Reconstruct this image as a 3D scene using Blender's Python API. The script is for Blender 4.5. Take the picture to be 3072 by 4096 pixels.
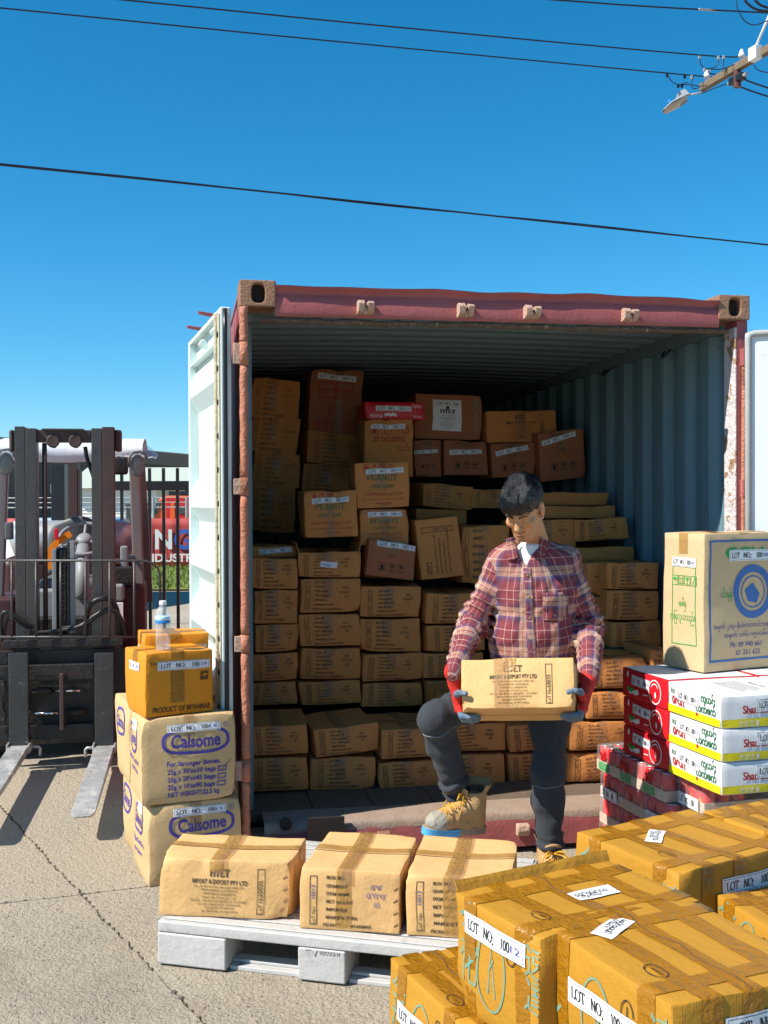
import bpy, bmesh, math, random
import numpy as np
from mathutils import Vector, Matrix, noise as mnoise

for o in list(bpy.data.objects):
    bpy.data.objects.remove(o)
scene = bpy.context.scene
COL = scene.collection
R = math.radians

# ---------------------------------------------------------------- camera
CAM_H, FPX, PITCH, ROLL = 1.64, 4400.0, R(-0.588), R(-0.2125)
cam_d = bpy.data.cameras.new('camera')
cam_d.sensor_fit = 'VERTICAL'
cam_d.sensor_height = 36.0
cam_d.lens = 36.0 * FPX / 4096.0
cam_d.clip_start, cam_d.clip_end = 0.05, 3000.0
cam = bpy.data.objects.new('camera', cam_d)
COL.objects.link(cam)
cam.matrix_world = (Matrix.Translation((0, 0, CAM_H)) @ Matrix.Rotation(R(90) + PITCH, 4, 'X')
                    @ Matrix.Rotation(ROLL, 4, 'Z'))
scene.camera = cam

# ---------------------------------------------------------------- light
SUN_DIR = Vector((0.938, 0.432, -1.05)).normalized()          # the way the light travels
sun_el = math.asin(-SUN_DIR.z)
to_sun = -SUN_DIR
world = bpy.data.worlds.new('World')
scene.world = world
world.use_nodes = True
wn = world.node_tree
wn.nodes.clear()
w_out = wn.nodes.new('ShaderNodeOutputWorld')
w_bg = wn.nodes.new('ShaderNodeBackground')
w_sky = wn.nodes.new('ShaderNodeTexSky')
w_sky.sky_type = 'NISHITA'
w_sky.sun_disc = False
w_sky.sun_elevation = sun_el
w_sky.sun_rotation = math.atan2(to_sun.x, to_sun.y)
w_sky.altitude = 800
w_sky.air_density = 1.05
w_sky.dust_density = 0.0
w_sky.ozone_density = 10.0
w_bg.inputs['Strength'].default_value = 0.102
w_hs = wn.nodes.new('ShaderNodeHueSaturation')        # the phone's vivid colour
w_hs.inputs['Saturation'].default_value = 1.2
w_hs.inputs['Hue'].default_value = 0.482
wn.links.new(w_sky.outputs['Color'], w_hs.inputs['Color'])
wn.links.new(w_hs.outputs['Color'], w_bg.inputs['Color'])
wn.links.new(w_bg.outputs['Background'], w_out.inputs['Surface'])
sun_d = bpy.data.lights.new('sun', 'SUN')
sun_d.energy = 5.0
sun_d.angle = R(0.53)
sun_d.color = (1.0, 0.945, 0.85)
sun = bpy.data.objects.new('sun', sun_d)
COL.objects.link(sun)
sun.rotation_euler = SUN_DIR.to_track_quat('-Z', 'Y').to_euler()
scene.view_settings.view_transform = 'Standard'
scene.view_settings.look = 'None'
scene.view_settings.exposure = 0.62
scene.view_settings.gamma = 1.0
scene.view_settings.use_curve_mapping = False
scene.render.engine = 'CYCLES'
scene.cycles.use_denoising = True
scene.cycles.max_bounces = 8
scene.cycles.diffuse_bounces = 4
scene.cycles.transparent_max_bounces = 16

# ---------------------------------------------------------------- measuring helpers
# photograph measured on a 1659 x 2212 grid; these turn a measured point into a place in the yard
GS = 3072.0 / 1659.0
def ray(vx, vy):
    u, v = vx * GS - 1536, vy * GS - 2048
    c, s = math.cos(-ROLL), math.sin(-ROLL)
    u, v = c * u - s * v, s * u + c * v
    x, fw, up = u / FPX, 1.0, -v / FPX
    c, s = math.cos(PITCH), math.sin(PITCH)
    return Vector((x, fw * c - up * s, fw * s + up * c))
def at(vx, vy, Y):
    r = ray(vx, vy)
    return Vector((0, 0, CAM_H)) + r * (Y / r.y)
def gz(vx, vy, z=0.0):
    r = ray(vx, vy)
    return Vector((0, 0, CAM_H)) + r * ((z - CAM_H) / r.z)
YAW = R(10.156)
CO = Vector((-0.6376, 4.8807, 0.03))           # container: front left bottom corner
CAX = Vector((math.cos(YAW), math.sin(YAW), 0))
CAY = Vector((-math.sin(YAW), math.cos(YAW), 0))
def cw(lx, ly, lz):
    return CO + CAX * lx + CAY * ly + Vector((0, 0, lz))
def cpl(vx, vy, ly):
    r = ray(vx, vy)
    o = Vector((0, 0, CAM_H)) - CO
    t = (ly - o.dot(CAY)) / r.dot(CAY)
    p = o + r * t
    return p.dot(CAX), p.z                     # local x and height above the container's base
# ---------------------------------------------------------------- object helpers
def tag(o, label=None, cat=None, group=None, kind=None):
    if label: o['label'] = label
    if cat: o['category'] = cat
    if group: o['group'] = group
    if kind: o['kind'] = kind
    return o
def empty(name, loc=(0, 0, 0), rz=0.0, label=None, cat=None, group=None):
    o = bpy.data.objects.new(name, None)
    COL.objects.link(o)
    o.empty_display_size = 0.1
    o.location = loc
    o.rotation_euler = (0, 0, rz)
    return tag(o, label, cat, group)
def link_mesh(name, me, mats, parent=None, smooth=False, matrix=None):
    o = bpy.data.objects.new(name, me)
    COL.objects.link(o)
    if not isinstance(mats, (list, tuple)): mats = [mats]
    if len(me.materials) == 0:
        for m in mats: me.materials.append(m)
    if smooth:
        me.polygons.foreach_set('use_smooth', [True] * len(me.polygons))
    if parent is not None: o.parent = parent
    if matrix is not None: o.matrix_local = matrix
    return o
def mesh_from(name, verts, faces):
    me = bpy.data.meshes.new(name)
    me.from_pydata([tuple(v) for v in verts], [], [tuple(f) for f in faces])
    me.update()
    return me

class MB:
    """collects shapes, then builds ONE mesh object"""
    def __init__(s): s.v = []; s.f = []; s.m = []; s.cur = 0
    def add(s, vs, fs):
        b = len(s.v)
        s.v += [Vector(v) for v in vs]
        s.f += [tuple(b + i for i in f) for f in fs]
        s.m += [s.cur] * len(fs)
        return s
    def box(s, c, d, rot=None):
        hx, hy, hz = d[0] / 2, d[1] / 2, d[2] / 2
        vs = [Vector((x, y, z)) for x in (-hx, hx) for y in (-hy, hy) for z in (-hz, hz)]
        if rot is not None: vs = [rot @ v for v in vs]
        c = Vector(c)
        return s.add([c + v for v in vs], [(0, 1, 3, 2), (4, 6, 7, 5), (0, 4, 5, 1), (2, 3, 7, 6), (0, 2, 6, 4), (1, 5, 7, 3)])
    def bb(s, x0, x1, y0, y1, z0, z1):
        return s.box(((x0 + x1) / 2, (y0 + y1) / 2, (z0 + z1) / 2), (abs(x1 - x0), abs(y1 - y0), abs(z1 - z0)))
    def cyl(s, a, b, ra, rb=None, n=16, cap=True):
        a, b = Vector(a), Vector(b)
        if rb is None: rb = ra
        q = (b - a).to_track_quat('Z', 'Y')
        vs = []
        for c, r in ((a, ra), (b, rb)):
            for i in range(n):
                t = 2 * math.pi * i / n
                vs.append(c + q @ Vector((r * math.cos(t), r * math.sin(t), 0)))
        fs = [(i, (i + 1) % n, n + (i + 1) % n, n + i) for i in range(n)]
        if cap: fs += [tuple(range(n - 1, -1, -1)), tuple(range(n, 2 * n))]
        return s.add(vs, fs)
    def tube(s, pts, r, n=8, rr=None, cap=True):
        pts = [Vector(p) for p in pts]
        vs = []
        up = None
        for i, p in enumerate(pts):
            d = (pts[min(i + 1, len(pts) - 1)] - pts[max(i - 1, 0)]).normalized()
            if up is None:
                up = Vector((0, 0, 1)) if abs(d.z) < 0.9 else Vector((1, 0, 0))
            e1 = d.cross(up)
            if e1.length < 1e-5: e1 = d.orthogonal()
            e1.normalize()
            e2 = e1.cross(d)
            up = e2
            rad = rr[i] if rr else r
            for k in range(n):
                t = 2 * math.pi * k / n
                vs.append(p + (e1 * math.cos(t) + e2 * math.sin(t)) * rad)
        fs = []
        for i in range(len(pts) - 1):
            for k in range(n):
                fs.append((i * n + k, i * n + (k + 1) % n, (i + 1) * n + (k + 1) % n, (i + 1) * n + k))
        if cap:
            fs.append(tuple(range(n - 1, -1, -1)))
            fs.append(tuple(range((len(pts) - 1) * n, len(pts) * n)))
        return s.add(vs, fs)
    def prism(s, poly, fn, a, b):
        """poly of 2-D points swept between the two values a, b; fn(u, v, w) gives the place"""
        n = len(poly)
        vs = [fn(u, v, a) for u, v in poly] + [fn(u, v, b) for u, v in poly]
        fs = [(i, (i + 1) % n, n + (i + 1) % n, n + i) for i in range(n)]
        fs += [tuple(range(n - 1, -1, -1)), tuple(range(n, 2 * n))]
        return s.add(vs, fs)
    def lathe(s, prof, c=(0, 0, 0), n=24, q=None):
        c = Vector(c)
        vs = []
        for r, z in prof:
            for k in range(n):
                t = 2 * math.pi * k / n
                v = Vector((r * math.cos(t), r * math.sin(t), z))
                vs.append(c + (q @ v if q is not None else v))
        fs = []
        for i in range(len(prof) - 1):
            for k in range(n):
                fs.append((i * n + k, i * n + (k + 1) % n, (i + 1) * n + (k + 1) % n, (i + 1) * n + k))
        fs.append(tuple(range(n - 1, -1, -1)))
        fs.append(tuple(range((len(prof) - 1) * n, len(prof) * n)))
        return s.add(vs, fs)
    def grid(s, fn, nu, nv):
        vs = [fn(i / nu, j / nv) for j in range(nv + 1) for i in range(nu + 1)]
        w = nu + 1
        fs = [(j * w + i, j * w + i + 1, (j + 1) * w + i + 1, (j + 1) * w + i) for j in range(nv) for i in range(nu)]
        return s.add(vs, fs)
    def xf(s, M):
        s.v = [M @ v for v in s.v]
        return s
    def build(s, name, mats, parent=None, smooth=False, bevel=0.0, fixn=True, seg=2):
        me = mesh_from(name, s.v, s.f)
        if not isinstance(mats, (list, tuple)): mats = [mats]
        for m in mats: me.materials.append(m)
        if len(mats) > 1: me.polygons.foreach_set('material_index', s.m)
        if fixn:
            bm = bmesh.new(); bm.from_mesh(me)
            bmesh.ops.recalc_face_normals(bm, faces=bm.faces)
            bm.to_mesh(me); bm.free()
        o = link_mesh(name, me, mats, parent, smooth)
        if bevel > 0:
            b = o.modifiers.new('bevel', 'BEVEL')
            b.width = bevel; b.segments = seg; b.limit_method = 'ANGLE'; b.angle_limit = R(40)
            me.polygons.foreach_set('use_smooth', [True] * len(me.polygons))
            w = o.modifiers.new('wn', 'WEIGHTED_NORMAL'); w.keep_sharp = False
        return o

def copy_tree(o, parent=None):
    c = o.copy()
    COL.objects.link(c)
    c.parent = parent
    for ch in o.children: copy_tree(ch, c)
    return c

# ---------------------------------------------------------------- materials
MATS = {}
def N(nt, t, **kw):
    n = nt.nodes.new(t)
    for k, v in kw.items():
        if k in n.inputs.keys(): n.inputs[k].default_value = v
        else: setattr(n, k, v)
    return n
def rgba(c): return (c[0], c[1], c[2], 1.0)
def mat(name, col, rough=0.6, metal=0.0, spec=0.5, var=None, spots=None, bump=None, coat=0.0, trans=0.0, ior=1.45,
        emit=None, scratch=None, alpha=1.0, sub=0.0, sheen=0.0, roughvar=0.0, flute=None):
    """var: (scale, amount 0..1, other colour)  spots: (scale, threshold, colour, softness[, rough])  bump: [(scale, strength, detail)]"""
    m = bpy.data.materials.new(name)
    MATS[name] = m
    m.use_nodes = True
    nt = m.node_tree
    b = nt.nodes['Principled BSDF']
    b.inputs['Base Color'].default_value = rgba(col)
    b.inputs['Roughness'].default_value = rough
    b.inputs['Metallic'].default_value = metal
    b.inputs['Specular IOR Level'].default_value = spec
    b.inputs['IOR'].default_value = ior
    b.inputs['Coat Weight'].default_value = coat
    b.inputs['Transmission Weight'].default_value = trans
    b.inputs['Alpha'].default_value = alpha
    if sub: 
        b.inputs['Subsurface Weight'].default_value = sub
        b.inputs['Subsurface Radius'].default_value = (0.01, 0.004, 0.002)
    if sheen: b.inputs['Sheen Weight'].default_value = sheen
    if emit:
        b.inputs['Emission Color'].default_value = rgba(emit[0]); b.inputs['Emission Strength'].default_value = emit[1]
    tc = N(nt, 'ShaderNodeTexCoord')
    oi = N(nt, 'ShaderNodeObjectInfo')
    off = N(nt, 'ShaderNodeVectorMath', operation='SCALE'); off.inputs[0].default_value = (37.1, 17.3, 53.7)
    nt.links.new(oi.outputs['Random'], off.inputs['Scale'])
    add = N(nt, 'ShaderNodeVectorMath', operation='ADD')
    nt.links.new(tc.outputs['Object'], add.inputs[0]); nt.links.new(off.outputs[0], add.inputs[1])
    co = add.outputs[0]
    cur = None
    def mix(fac, a, bcol):
        mx = N(nt, 'ShaderNodeMix', data_type='RGBA')
        nt.links.new(fac, mx.inputs[0])
        if a is None: mx.inputs[6].default_value = rgba(col)
        else: nt.links.new(a, mx.inputs[6])
        if hasattr(bcol, 'is_output'): nt.links.new(bcol, mx.inputs[7])
        else: mx.inputs[7].default_value = rgba(bcol)
        return mx.outputs[2]
    if var:
        for vr in (var if isinstance(var, list) else [var]):
            n = N(nt, 'ShaderNodeTexNoise', Scale=vr[0], Detail=6.0, Roughness=0.6)
            nt.links.new(co, n.inputs['Vector'])
            mr = N(nt, 'ShaderNodeMapRange'); mr.inputs[1].default_value = 0.3; mr.inputs[2].default_value = 0.7
            mr.inputs[4].default_value = vr[1]
            nt.links.new(n.outputs[0], mr.inputs[0])
            cur = mix(mr.outputs[0], cur, vr[2])
    if spots:
        for sp in (spots if isinstance(spots, list) else [spots]):
            n = N(nt, 'ShaderNodeTexNoise', Scale=sp[0], Detail=8.0, Roughness=0.65)
            if len(sp) > 5:
                mp = N(nt, 'ShaderNodeMapping'); mp.inputs['Scale'].default_value = sp[5]
                nt.links.new(co, mp.inputs[0]); nt.links.new(mp.outputs[0], n.inputs['Vector'])
            else: nt.links.new(co, n.inputs['Vector'])
            mr = N(nt, 'ShaderNodeMapRange'); mr.inputs[1].default_value = sp[1]; mr.inputs[2].default_value = sp[1] + sp[3]
            nt.links.new(n.outputs[0], mr.inputs[0])
            cur = mix(mr.outputs[0], cur, sp[2])
    if cur is not None: nt.links.new(cur, b.inputs['Base Color'])
    if roughvar:
        n = N(nt, 'ShaderNodeTexNoise', Scale=14.0, Detail=5.0)
        nt.links.new(co, n.inputs['Vector'])
        mr = N(nt, 'ShaderNodeMapRange'); mr.inputs[1].default_value = 0.3; mr.inputs[2].default_value = 0.7
        mr.inputs[3].default_value = max(0.02, rough - roughvar); mr.inputs[4].default_value = min(1, rough + roughvar)
        nt.links.new(n.outputs[0], mr.inputs[0]); nt.links.new(mr.outputs[0], b.inputs['Roughness'])
    prev = None
    for bp in (bump or []):
        n = N(nt, 'ShaderNodeTexNoise', Scale=bp[0], Detail=bp[2] if len(bp) > 2 else 4.0, Roughness=0.6)
        if len(bp) > 3:
            mp = N(nt, 'ShaderNodeMapping'); mp.inputs['Scale'].default_value = bp[3]
            nt.links.new(co, mp.inputs[0]); nt.links.new(mp.outputs[0], n.inputs['Vector'])
        else: nt.links.new(co, n.inputs['Vector'])
        bn = N(nt, 'ShaderNodeBump', Strength=bp[1], Distance=0.02)
        nt.links.new(n.outputs[0], bn.inputs['Height'])
        if prev: nt.links.new(prev, bn.inputs['Normal'])
        prev = bn.outputs[0]
    if flute:
        w = N(nt, 'ShaderNodeTexWave', Scale=flute[0], Distortion=0.6, bands_direction='DIAGONAL')
        mp = N(nt, 'ShaderNodeMapping'); mp.inputs['Scale'].default_value = (1, 1, 0.02)
        nt.links.new(co, mp.inputs[0]); nt.links.new(mp.outputs[0], w.inputs['Vector'])
        bn = N(nt, 'ShaderNodeBump', Strength=flute[1], Distance=0.004)
        nt.links.new(w.outputs['Fac'], bn.inputs['Height'])
        if prev: nt.links.new(prev, bn.inputs['Normal'])
        prev = bn.outputs[0]
    if prev: nt.links.new(prev, b.inputs['Normal'])
    return m
def clear_mat(name, tint, gloss_rough=0.12, opacity=0.25, base=(0.8, 0.8, 0.8)):
    """thin clear film: mostly see-through, with a gloss of its own"""
    m = bpy.data.materials.new(name); MATS[name] = m
    m.use_nodes = True
    nt = m.node_tree; nt.nodes.clear()
    out = N(nt, 'ShaderNodeOutputMaterial')
    tr = N(nt, 'ShaderNodeBsdfTransparent', Color=rgba(tint))
    pb = N(nt, 'ShaderNodeBsdfPrincipled', Roughness=gloss_rough)
    pb.inputs['Base Color'].default_value = rgba(base)
    tc = N(nt, 'ShaderNodeTexCoord')
    n = N(nt, 'ShaderNodeTexNoise', Scale=26.0, Detail=4.0)
    nt.links.new(tc.outputs['Object'], n.inputs['Vector'])
    bn = N(nt, 'ShaderNodeBump', Strength=0.35, Distance=0.02)
    nt.links.new(n.outputs[0], bn.inputs['Height']); nt.links.new(bn.outputs[0], pb.inputs['Normal'])
    fr = N(nt, 'ShaderNodeMath', operation='MULTIPLY'); fr.inputs[1].default_value = opacity
    mr = N(nt, 'ShaderNodeMapRange'); mr.inputs[1].default_value = 0.3; mr.inputs[2].default_value = 0.7; mr.inputs[3].default_value = 0.5; mr.inputs[4].default_value = 1.5
    nt.links.new(n.outputs[0], mr.inputs[0]); nt.links.new(mr.outputs[0], fr.inputs[0])
    mx = N(nt, 'ShaderNodeMixShader')
    nt.links.new(fr.outputs[0], mx.inputs[0]); nt.links.new(tr.outputs[0], mx.inputs[1]); nt.links.new(pb.outputs[0], mx.inputs[2])
    nt.links.new(mx.outputs[0], out.inputs['Surface'])
    return m

# ---------------------------------------------------------------- lettering
_tc = {}
def sans(s, bold=False):
    """flat outline of a word in the built-in font: cap height 1, starting at 0, 0"""
    k = (s, bold)
    if k in _tc: return _tc[k]
    cu = bpy.data.curves.new('t', 'FONT')
    cu.body = s
    cu.resolution_u = 3
    if bold: cu.offset = 0.028
    ob = bpy.data.objects.new('t', cu)
    COL.objects.link(ob)
    dg = bpy.context.evaluated_depsgraph_get()
    me = ob.evaluated_get(dg).to_mesh()
    vs = np.zeros(len(me.vertices) * 3); me.vertices.foreach_get('co', vs)
    vs = vs.reshape(-1, 3)[:, :2] / 0.70
    fs = [tuple(p.vertices) for p in me.polygons]
    ob.to_mesh_clear()
    bpy.data.objects.remove(ob); bpy.data.curves.remove(cu)
    if len(vs):
        vs = vs - np.array([vs[:, 0].min(), 0])
        w = vs[:, 0].max()
    else: w = 0.0
    _tc[k] = (vs, fs, w)
    return _tc[k]
def arc(cx, cy, rx, ry, a0, a1, n=12):
    return [(cx + rx * math.cos(R(a0 + (a1 - a0) * i / n)), cy + ry * math.sin(R(a0 + (a1 - a0) * i / n))) for i in range(n + 1)]
# seriffed capitals drawn as pen strokes: (width, [strokes], [serifs as x, y])
GL = {
 'A': (0.78, [[(0.1, 0), (0.39, 1)], [(0.39, 1), (0.68, 0)], [(0.2, 0.34), (0.58, 0.34)]], [(0.1, 0), (0.68, 0)]),
 'B': (0.68, [[(0.16, 0), (0.16, 1)], [(0.16, 1), (0.34, 1)] + arc(0.34, 0.76, 0.2, 0.24, 90, -90) + [(0.16, 0.52)], [(0.16, 0.52), (0.34, 0.52)] + arc(0.36, 0.26, 0.22, 0.26, 90, -90) + [(0.16, 0)]], [(0.16, 0), (0.16, 1)]),
 'C': (0.7, [arc(0.4, 0.5, 0.32, 0.5, 45, 315, 20)], []),
 'D': (0.76, [[(0.16, 0), (0.16, 1)], [(0.16, 1), (0.32, 1)] + arc(0.32, 0.5, 0.34, 0.5, 90, -90, 16) + [(0.16, 0)]], [(0.16, 0), (0.16, 1)]),
 'E': (0.64, [[(0.16, 0), (0.16, 1)], [(0.16, 1), (0.54, 1)], [(0.16, 0.52), (0.44, 0.52)], [(0.16, 0), (0.56, 0)], [(0.54, 1), (0.54, 0.84)], [(0.56, 0), (0.56, 0.18)]], [(0.16, 0), (0.16, 1)]),
 'F': (0.6, [[(0.16, 0), (0.16, 1)], [(0.16, 1), (0.54, 1)], [(0.16, 0.52), (0.44, 0.52)], [(0.54, 1), (0.54, 0.82)]], [(0.16, 0), (0.16, 1)]),
 'G': (0.76, [arc(0.4, 0.5, 0.32, 0.5, 45, 340, 20), [(0.66, 0.05), (0.66, 0.42)]], [(0.66, 0.42)]),
 'H': (0.8, [[(0.16, 0), (0.16, 1)], [(0.64, 0), (0.64, 1)], [(0.16, 0.52), (0.64, 0.52)]], [(0.16, 0), (0.16, 1), (0.64, 0), (0.64, 1)]),
 'I': (0.36, [[(0.18, 0), (0.18, 1)]], [(0.18, 0), (0.18, 1)]),
 'K': (0.78, [[(0.16, 0), (0.16, 1)], [(0.62, 1), (0.18, 0.45)], [(0.3, 0.58), (0.64, 0)]], [(0.16, 0), (0.16, 1), (0.62, 1), (0.64, 0)]),
 'L': (0.62, [[(0.16, 0), (0.16, 1)], [(0.16, 0), (0.56, 0)], [(0.56, 0), (0.56, 0.22)]], [(0.16, 0), (0.16, 1)]),
 'M': (0.94, [[(0.14, 0), (0.14, 1)], [(0.14, 1), (0.46, 0.08)], [(0.46, 0.08), (0.78, 1)], [(0.78, 0), (0.78, 1)]], [(0.14, 0), (0.14, 1), (0.78, 0), (0.78, 1)]),
 'N': (0.82, [[(0.16, 0), (0.16, 1)], [(0.16, 1), (0.66, 0)], [(0.66, 0), (0.66, 1)]], [(0.16, 0), (0.16, 1), (0.66, 1)]),
 'O': (0.8, [arc(0.4, 0.5, 0.33, 0.5, 0, 360, 24)], []),
 'P': (0.64, [[(0.16, 0), (0.16, 1)], [(0.16, 1), (0.34, 1)] + arc(0.34, 0.74, 0.22, 0.26, 90, -90) + [(0.16, 0.48)]], [(0.16, 0), (0.16, 1)]),
 'Q': (0.8, [arc(0.4, 0.5, 0.33, 0.5, 0, 360, 24), [(0.42, 0.1), (0.7, -0.18)]], []),
 'R': (0.74, [[(0.16, 0), (0.16, 1)], [(0.16, 1), (0.34, 1)] + arc(0.34, 0.75, 0.2, 0.25, 90, -90) + [(0.16, 0.5)], [(0.36, 0.5), (0.64, 0)]], [(0.16, 0), (0.16, 1), (0.64, 0)]),
 'S': (0.58, [arc(0.29, 0.75, 0.2, 0.25, 40, 270, 12) + arc(0.29, 0.26, 0.21, 0.26, 90, -140, 12)], []),
 'T': (0.68, [[(0.34, 0), (0.34, 1)], [(0.06, 1), (0.62, 1)], [(0.06, 1), (0.06, 0.8)], [(0.62, 1), (0.62, 0.8)]], [(0.34, 0)]),
 'U': (0.8, [[(0.16, 1), (0.16, 0.3)] + arc(0.4, 0.3, 0.24, 0.3, 180, 360, 12) + [(0.64, 1)]], [(0.16, 1), (0.64, 1)]),
 'V': (0.76, [[(0.08, 1), (0.38, 0)], [(0.38, 0), (0.68, 1)]], [(0.08, 1), (0.68, 1)]),
 'W': (1.0, [[(0.06, 1), (0.28, 0)], [(0.28, 0), (0.5, 0.9)], [(0.5, 0.9), (0.72, 0)], [(0.72, 0), (0.94, 1)]], [(0.06, 1), (0.94, 1)]),
 'X': (0.76, [[(0.1, 1), (0.66, 0)], [(0.66, 1), (0.1, 0)]], [(0.1, 1), (0.66, 1), (0.1, 0), (0.66, 0)]),
 'Y': (0.74, [[(0.08, 1), (0.37, 0.48)], [(0.66, 1), (0.37, 0.48)], [(0.37, 0), (0.37, 0.48)]], [(0.08, 1), (0.66, 1), (0.37, 0)]),
 '0': (0.58, [arc(0.29, 0.5, 0.2, 0.5, 0, 360, 20)], []),
 '1': (0.5, [[(0.26, 0), (0.26, 1)], [(0.26, 1), (0.1, 0.86)]], [(0.26, 0)]),
 '2': (0.56, [arc(0.27, 0.74, 0.19, 0.26, 160, -40, 10) + [(0.08, 0.0)], [(0.08, 0.0), (0.48, 0.0)]], []),
 '3': (0.54, [arc(0.25, 0.76, 0.18, 0.24, 150, -90, 10), arc(0.25, 0.26, 0.2, 0.26, 90, -150, 10)], []),
 '5': (0.54, [[(0.46, 1), (0.14, 1), (0.12, 0.56)] + arc(0.26, 0.3, 0.2, 0.3, 110, -140, 10)], []),
 ';': (0.36, [[(0.14, 0.55), (0.14, 0.66)], [(0.16, 0.1), (0.15, 0.0), (0.08, -0.16)]], []),
 ':': (0.36, [[(0.14, 0.52), (0.14, 0.64)], [(0.14, 0.0), (0.14, 0.12)]], []),
 '.': (0.3, [[(0.12, 0.0), (0.12, 0.1)]], []),
 '-': (0.4, [[(0.06, 0.4), (0.32, 0.4)]], []), ' ': (0.42, [], []),
}
def stroke(pts, wfn, closed=False):
    vs, fs = [], []
    n = len(pts)
    for i in range(n):
        a = pts[max(i - 1, 0)]; c = pts[min(i + 1, n - 1)]
        if closed and i in (0, n - 1): a, c = pts[n - 2], pts[1]
        dx, dy = c[0] - a[0], c[1] - a[1]
        l = math.hypot(dx, dy) or 1
        dx, dy = dx / l, dy / l
        w = wfn(dx, dy) / 2
        vs += [(pts[i][0] - dy * w, pts[i][1] + dx * w), (pts[i][0] + dy * w, pts[i][1] - dx * w)]
        if i: fs.append((2 * i - 2, 2 * i - 1, 2 * i + 1, 2 * i))
    return vs, fs
def serif(s, weight=1.0):
    k = ('§', s, weight)
    if k in _tc: return _tc[k]
    V, F, x = [], [], 0.0
    pen = lambda dx, dy: (0.065 + 0.095 * abs(dy)) * weight
    for ch in s:
        wd, st, se = GL.get(ch, GL['-'])
        for p in st:
            vs, fs = stroke(p, pen, closed=len(p) > 3 and math.dist(p[0], p[-1]) < 1e-6)
            b = len(V)
            V += [(x + a, c) for a, c in vs]; F += [tuple(b + i for i in f) for f in fs]
        for sx, sy in se:
            b = len(V)
            t = 0.06 * weight
            y0, y1 = (sy, sy + t) if sy < 0.5 else (sy - t, sy)
            V += [(x + sx - 0.15, y0), (x + sx + 0.15, y0), (x + sx + 0.15, y1), (x + sx - 0.15, y1)]
            F.append((b, b + 1, b + 2, b + 3))
        x += wd
    _tc[k] = (np.array(V).reshape(-1, 2), F, x)
    return _tc[k]

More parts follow.
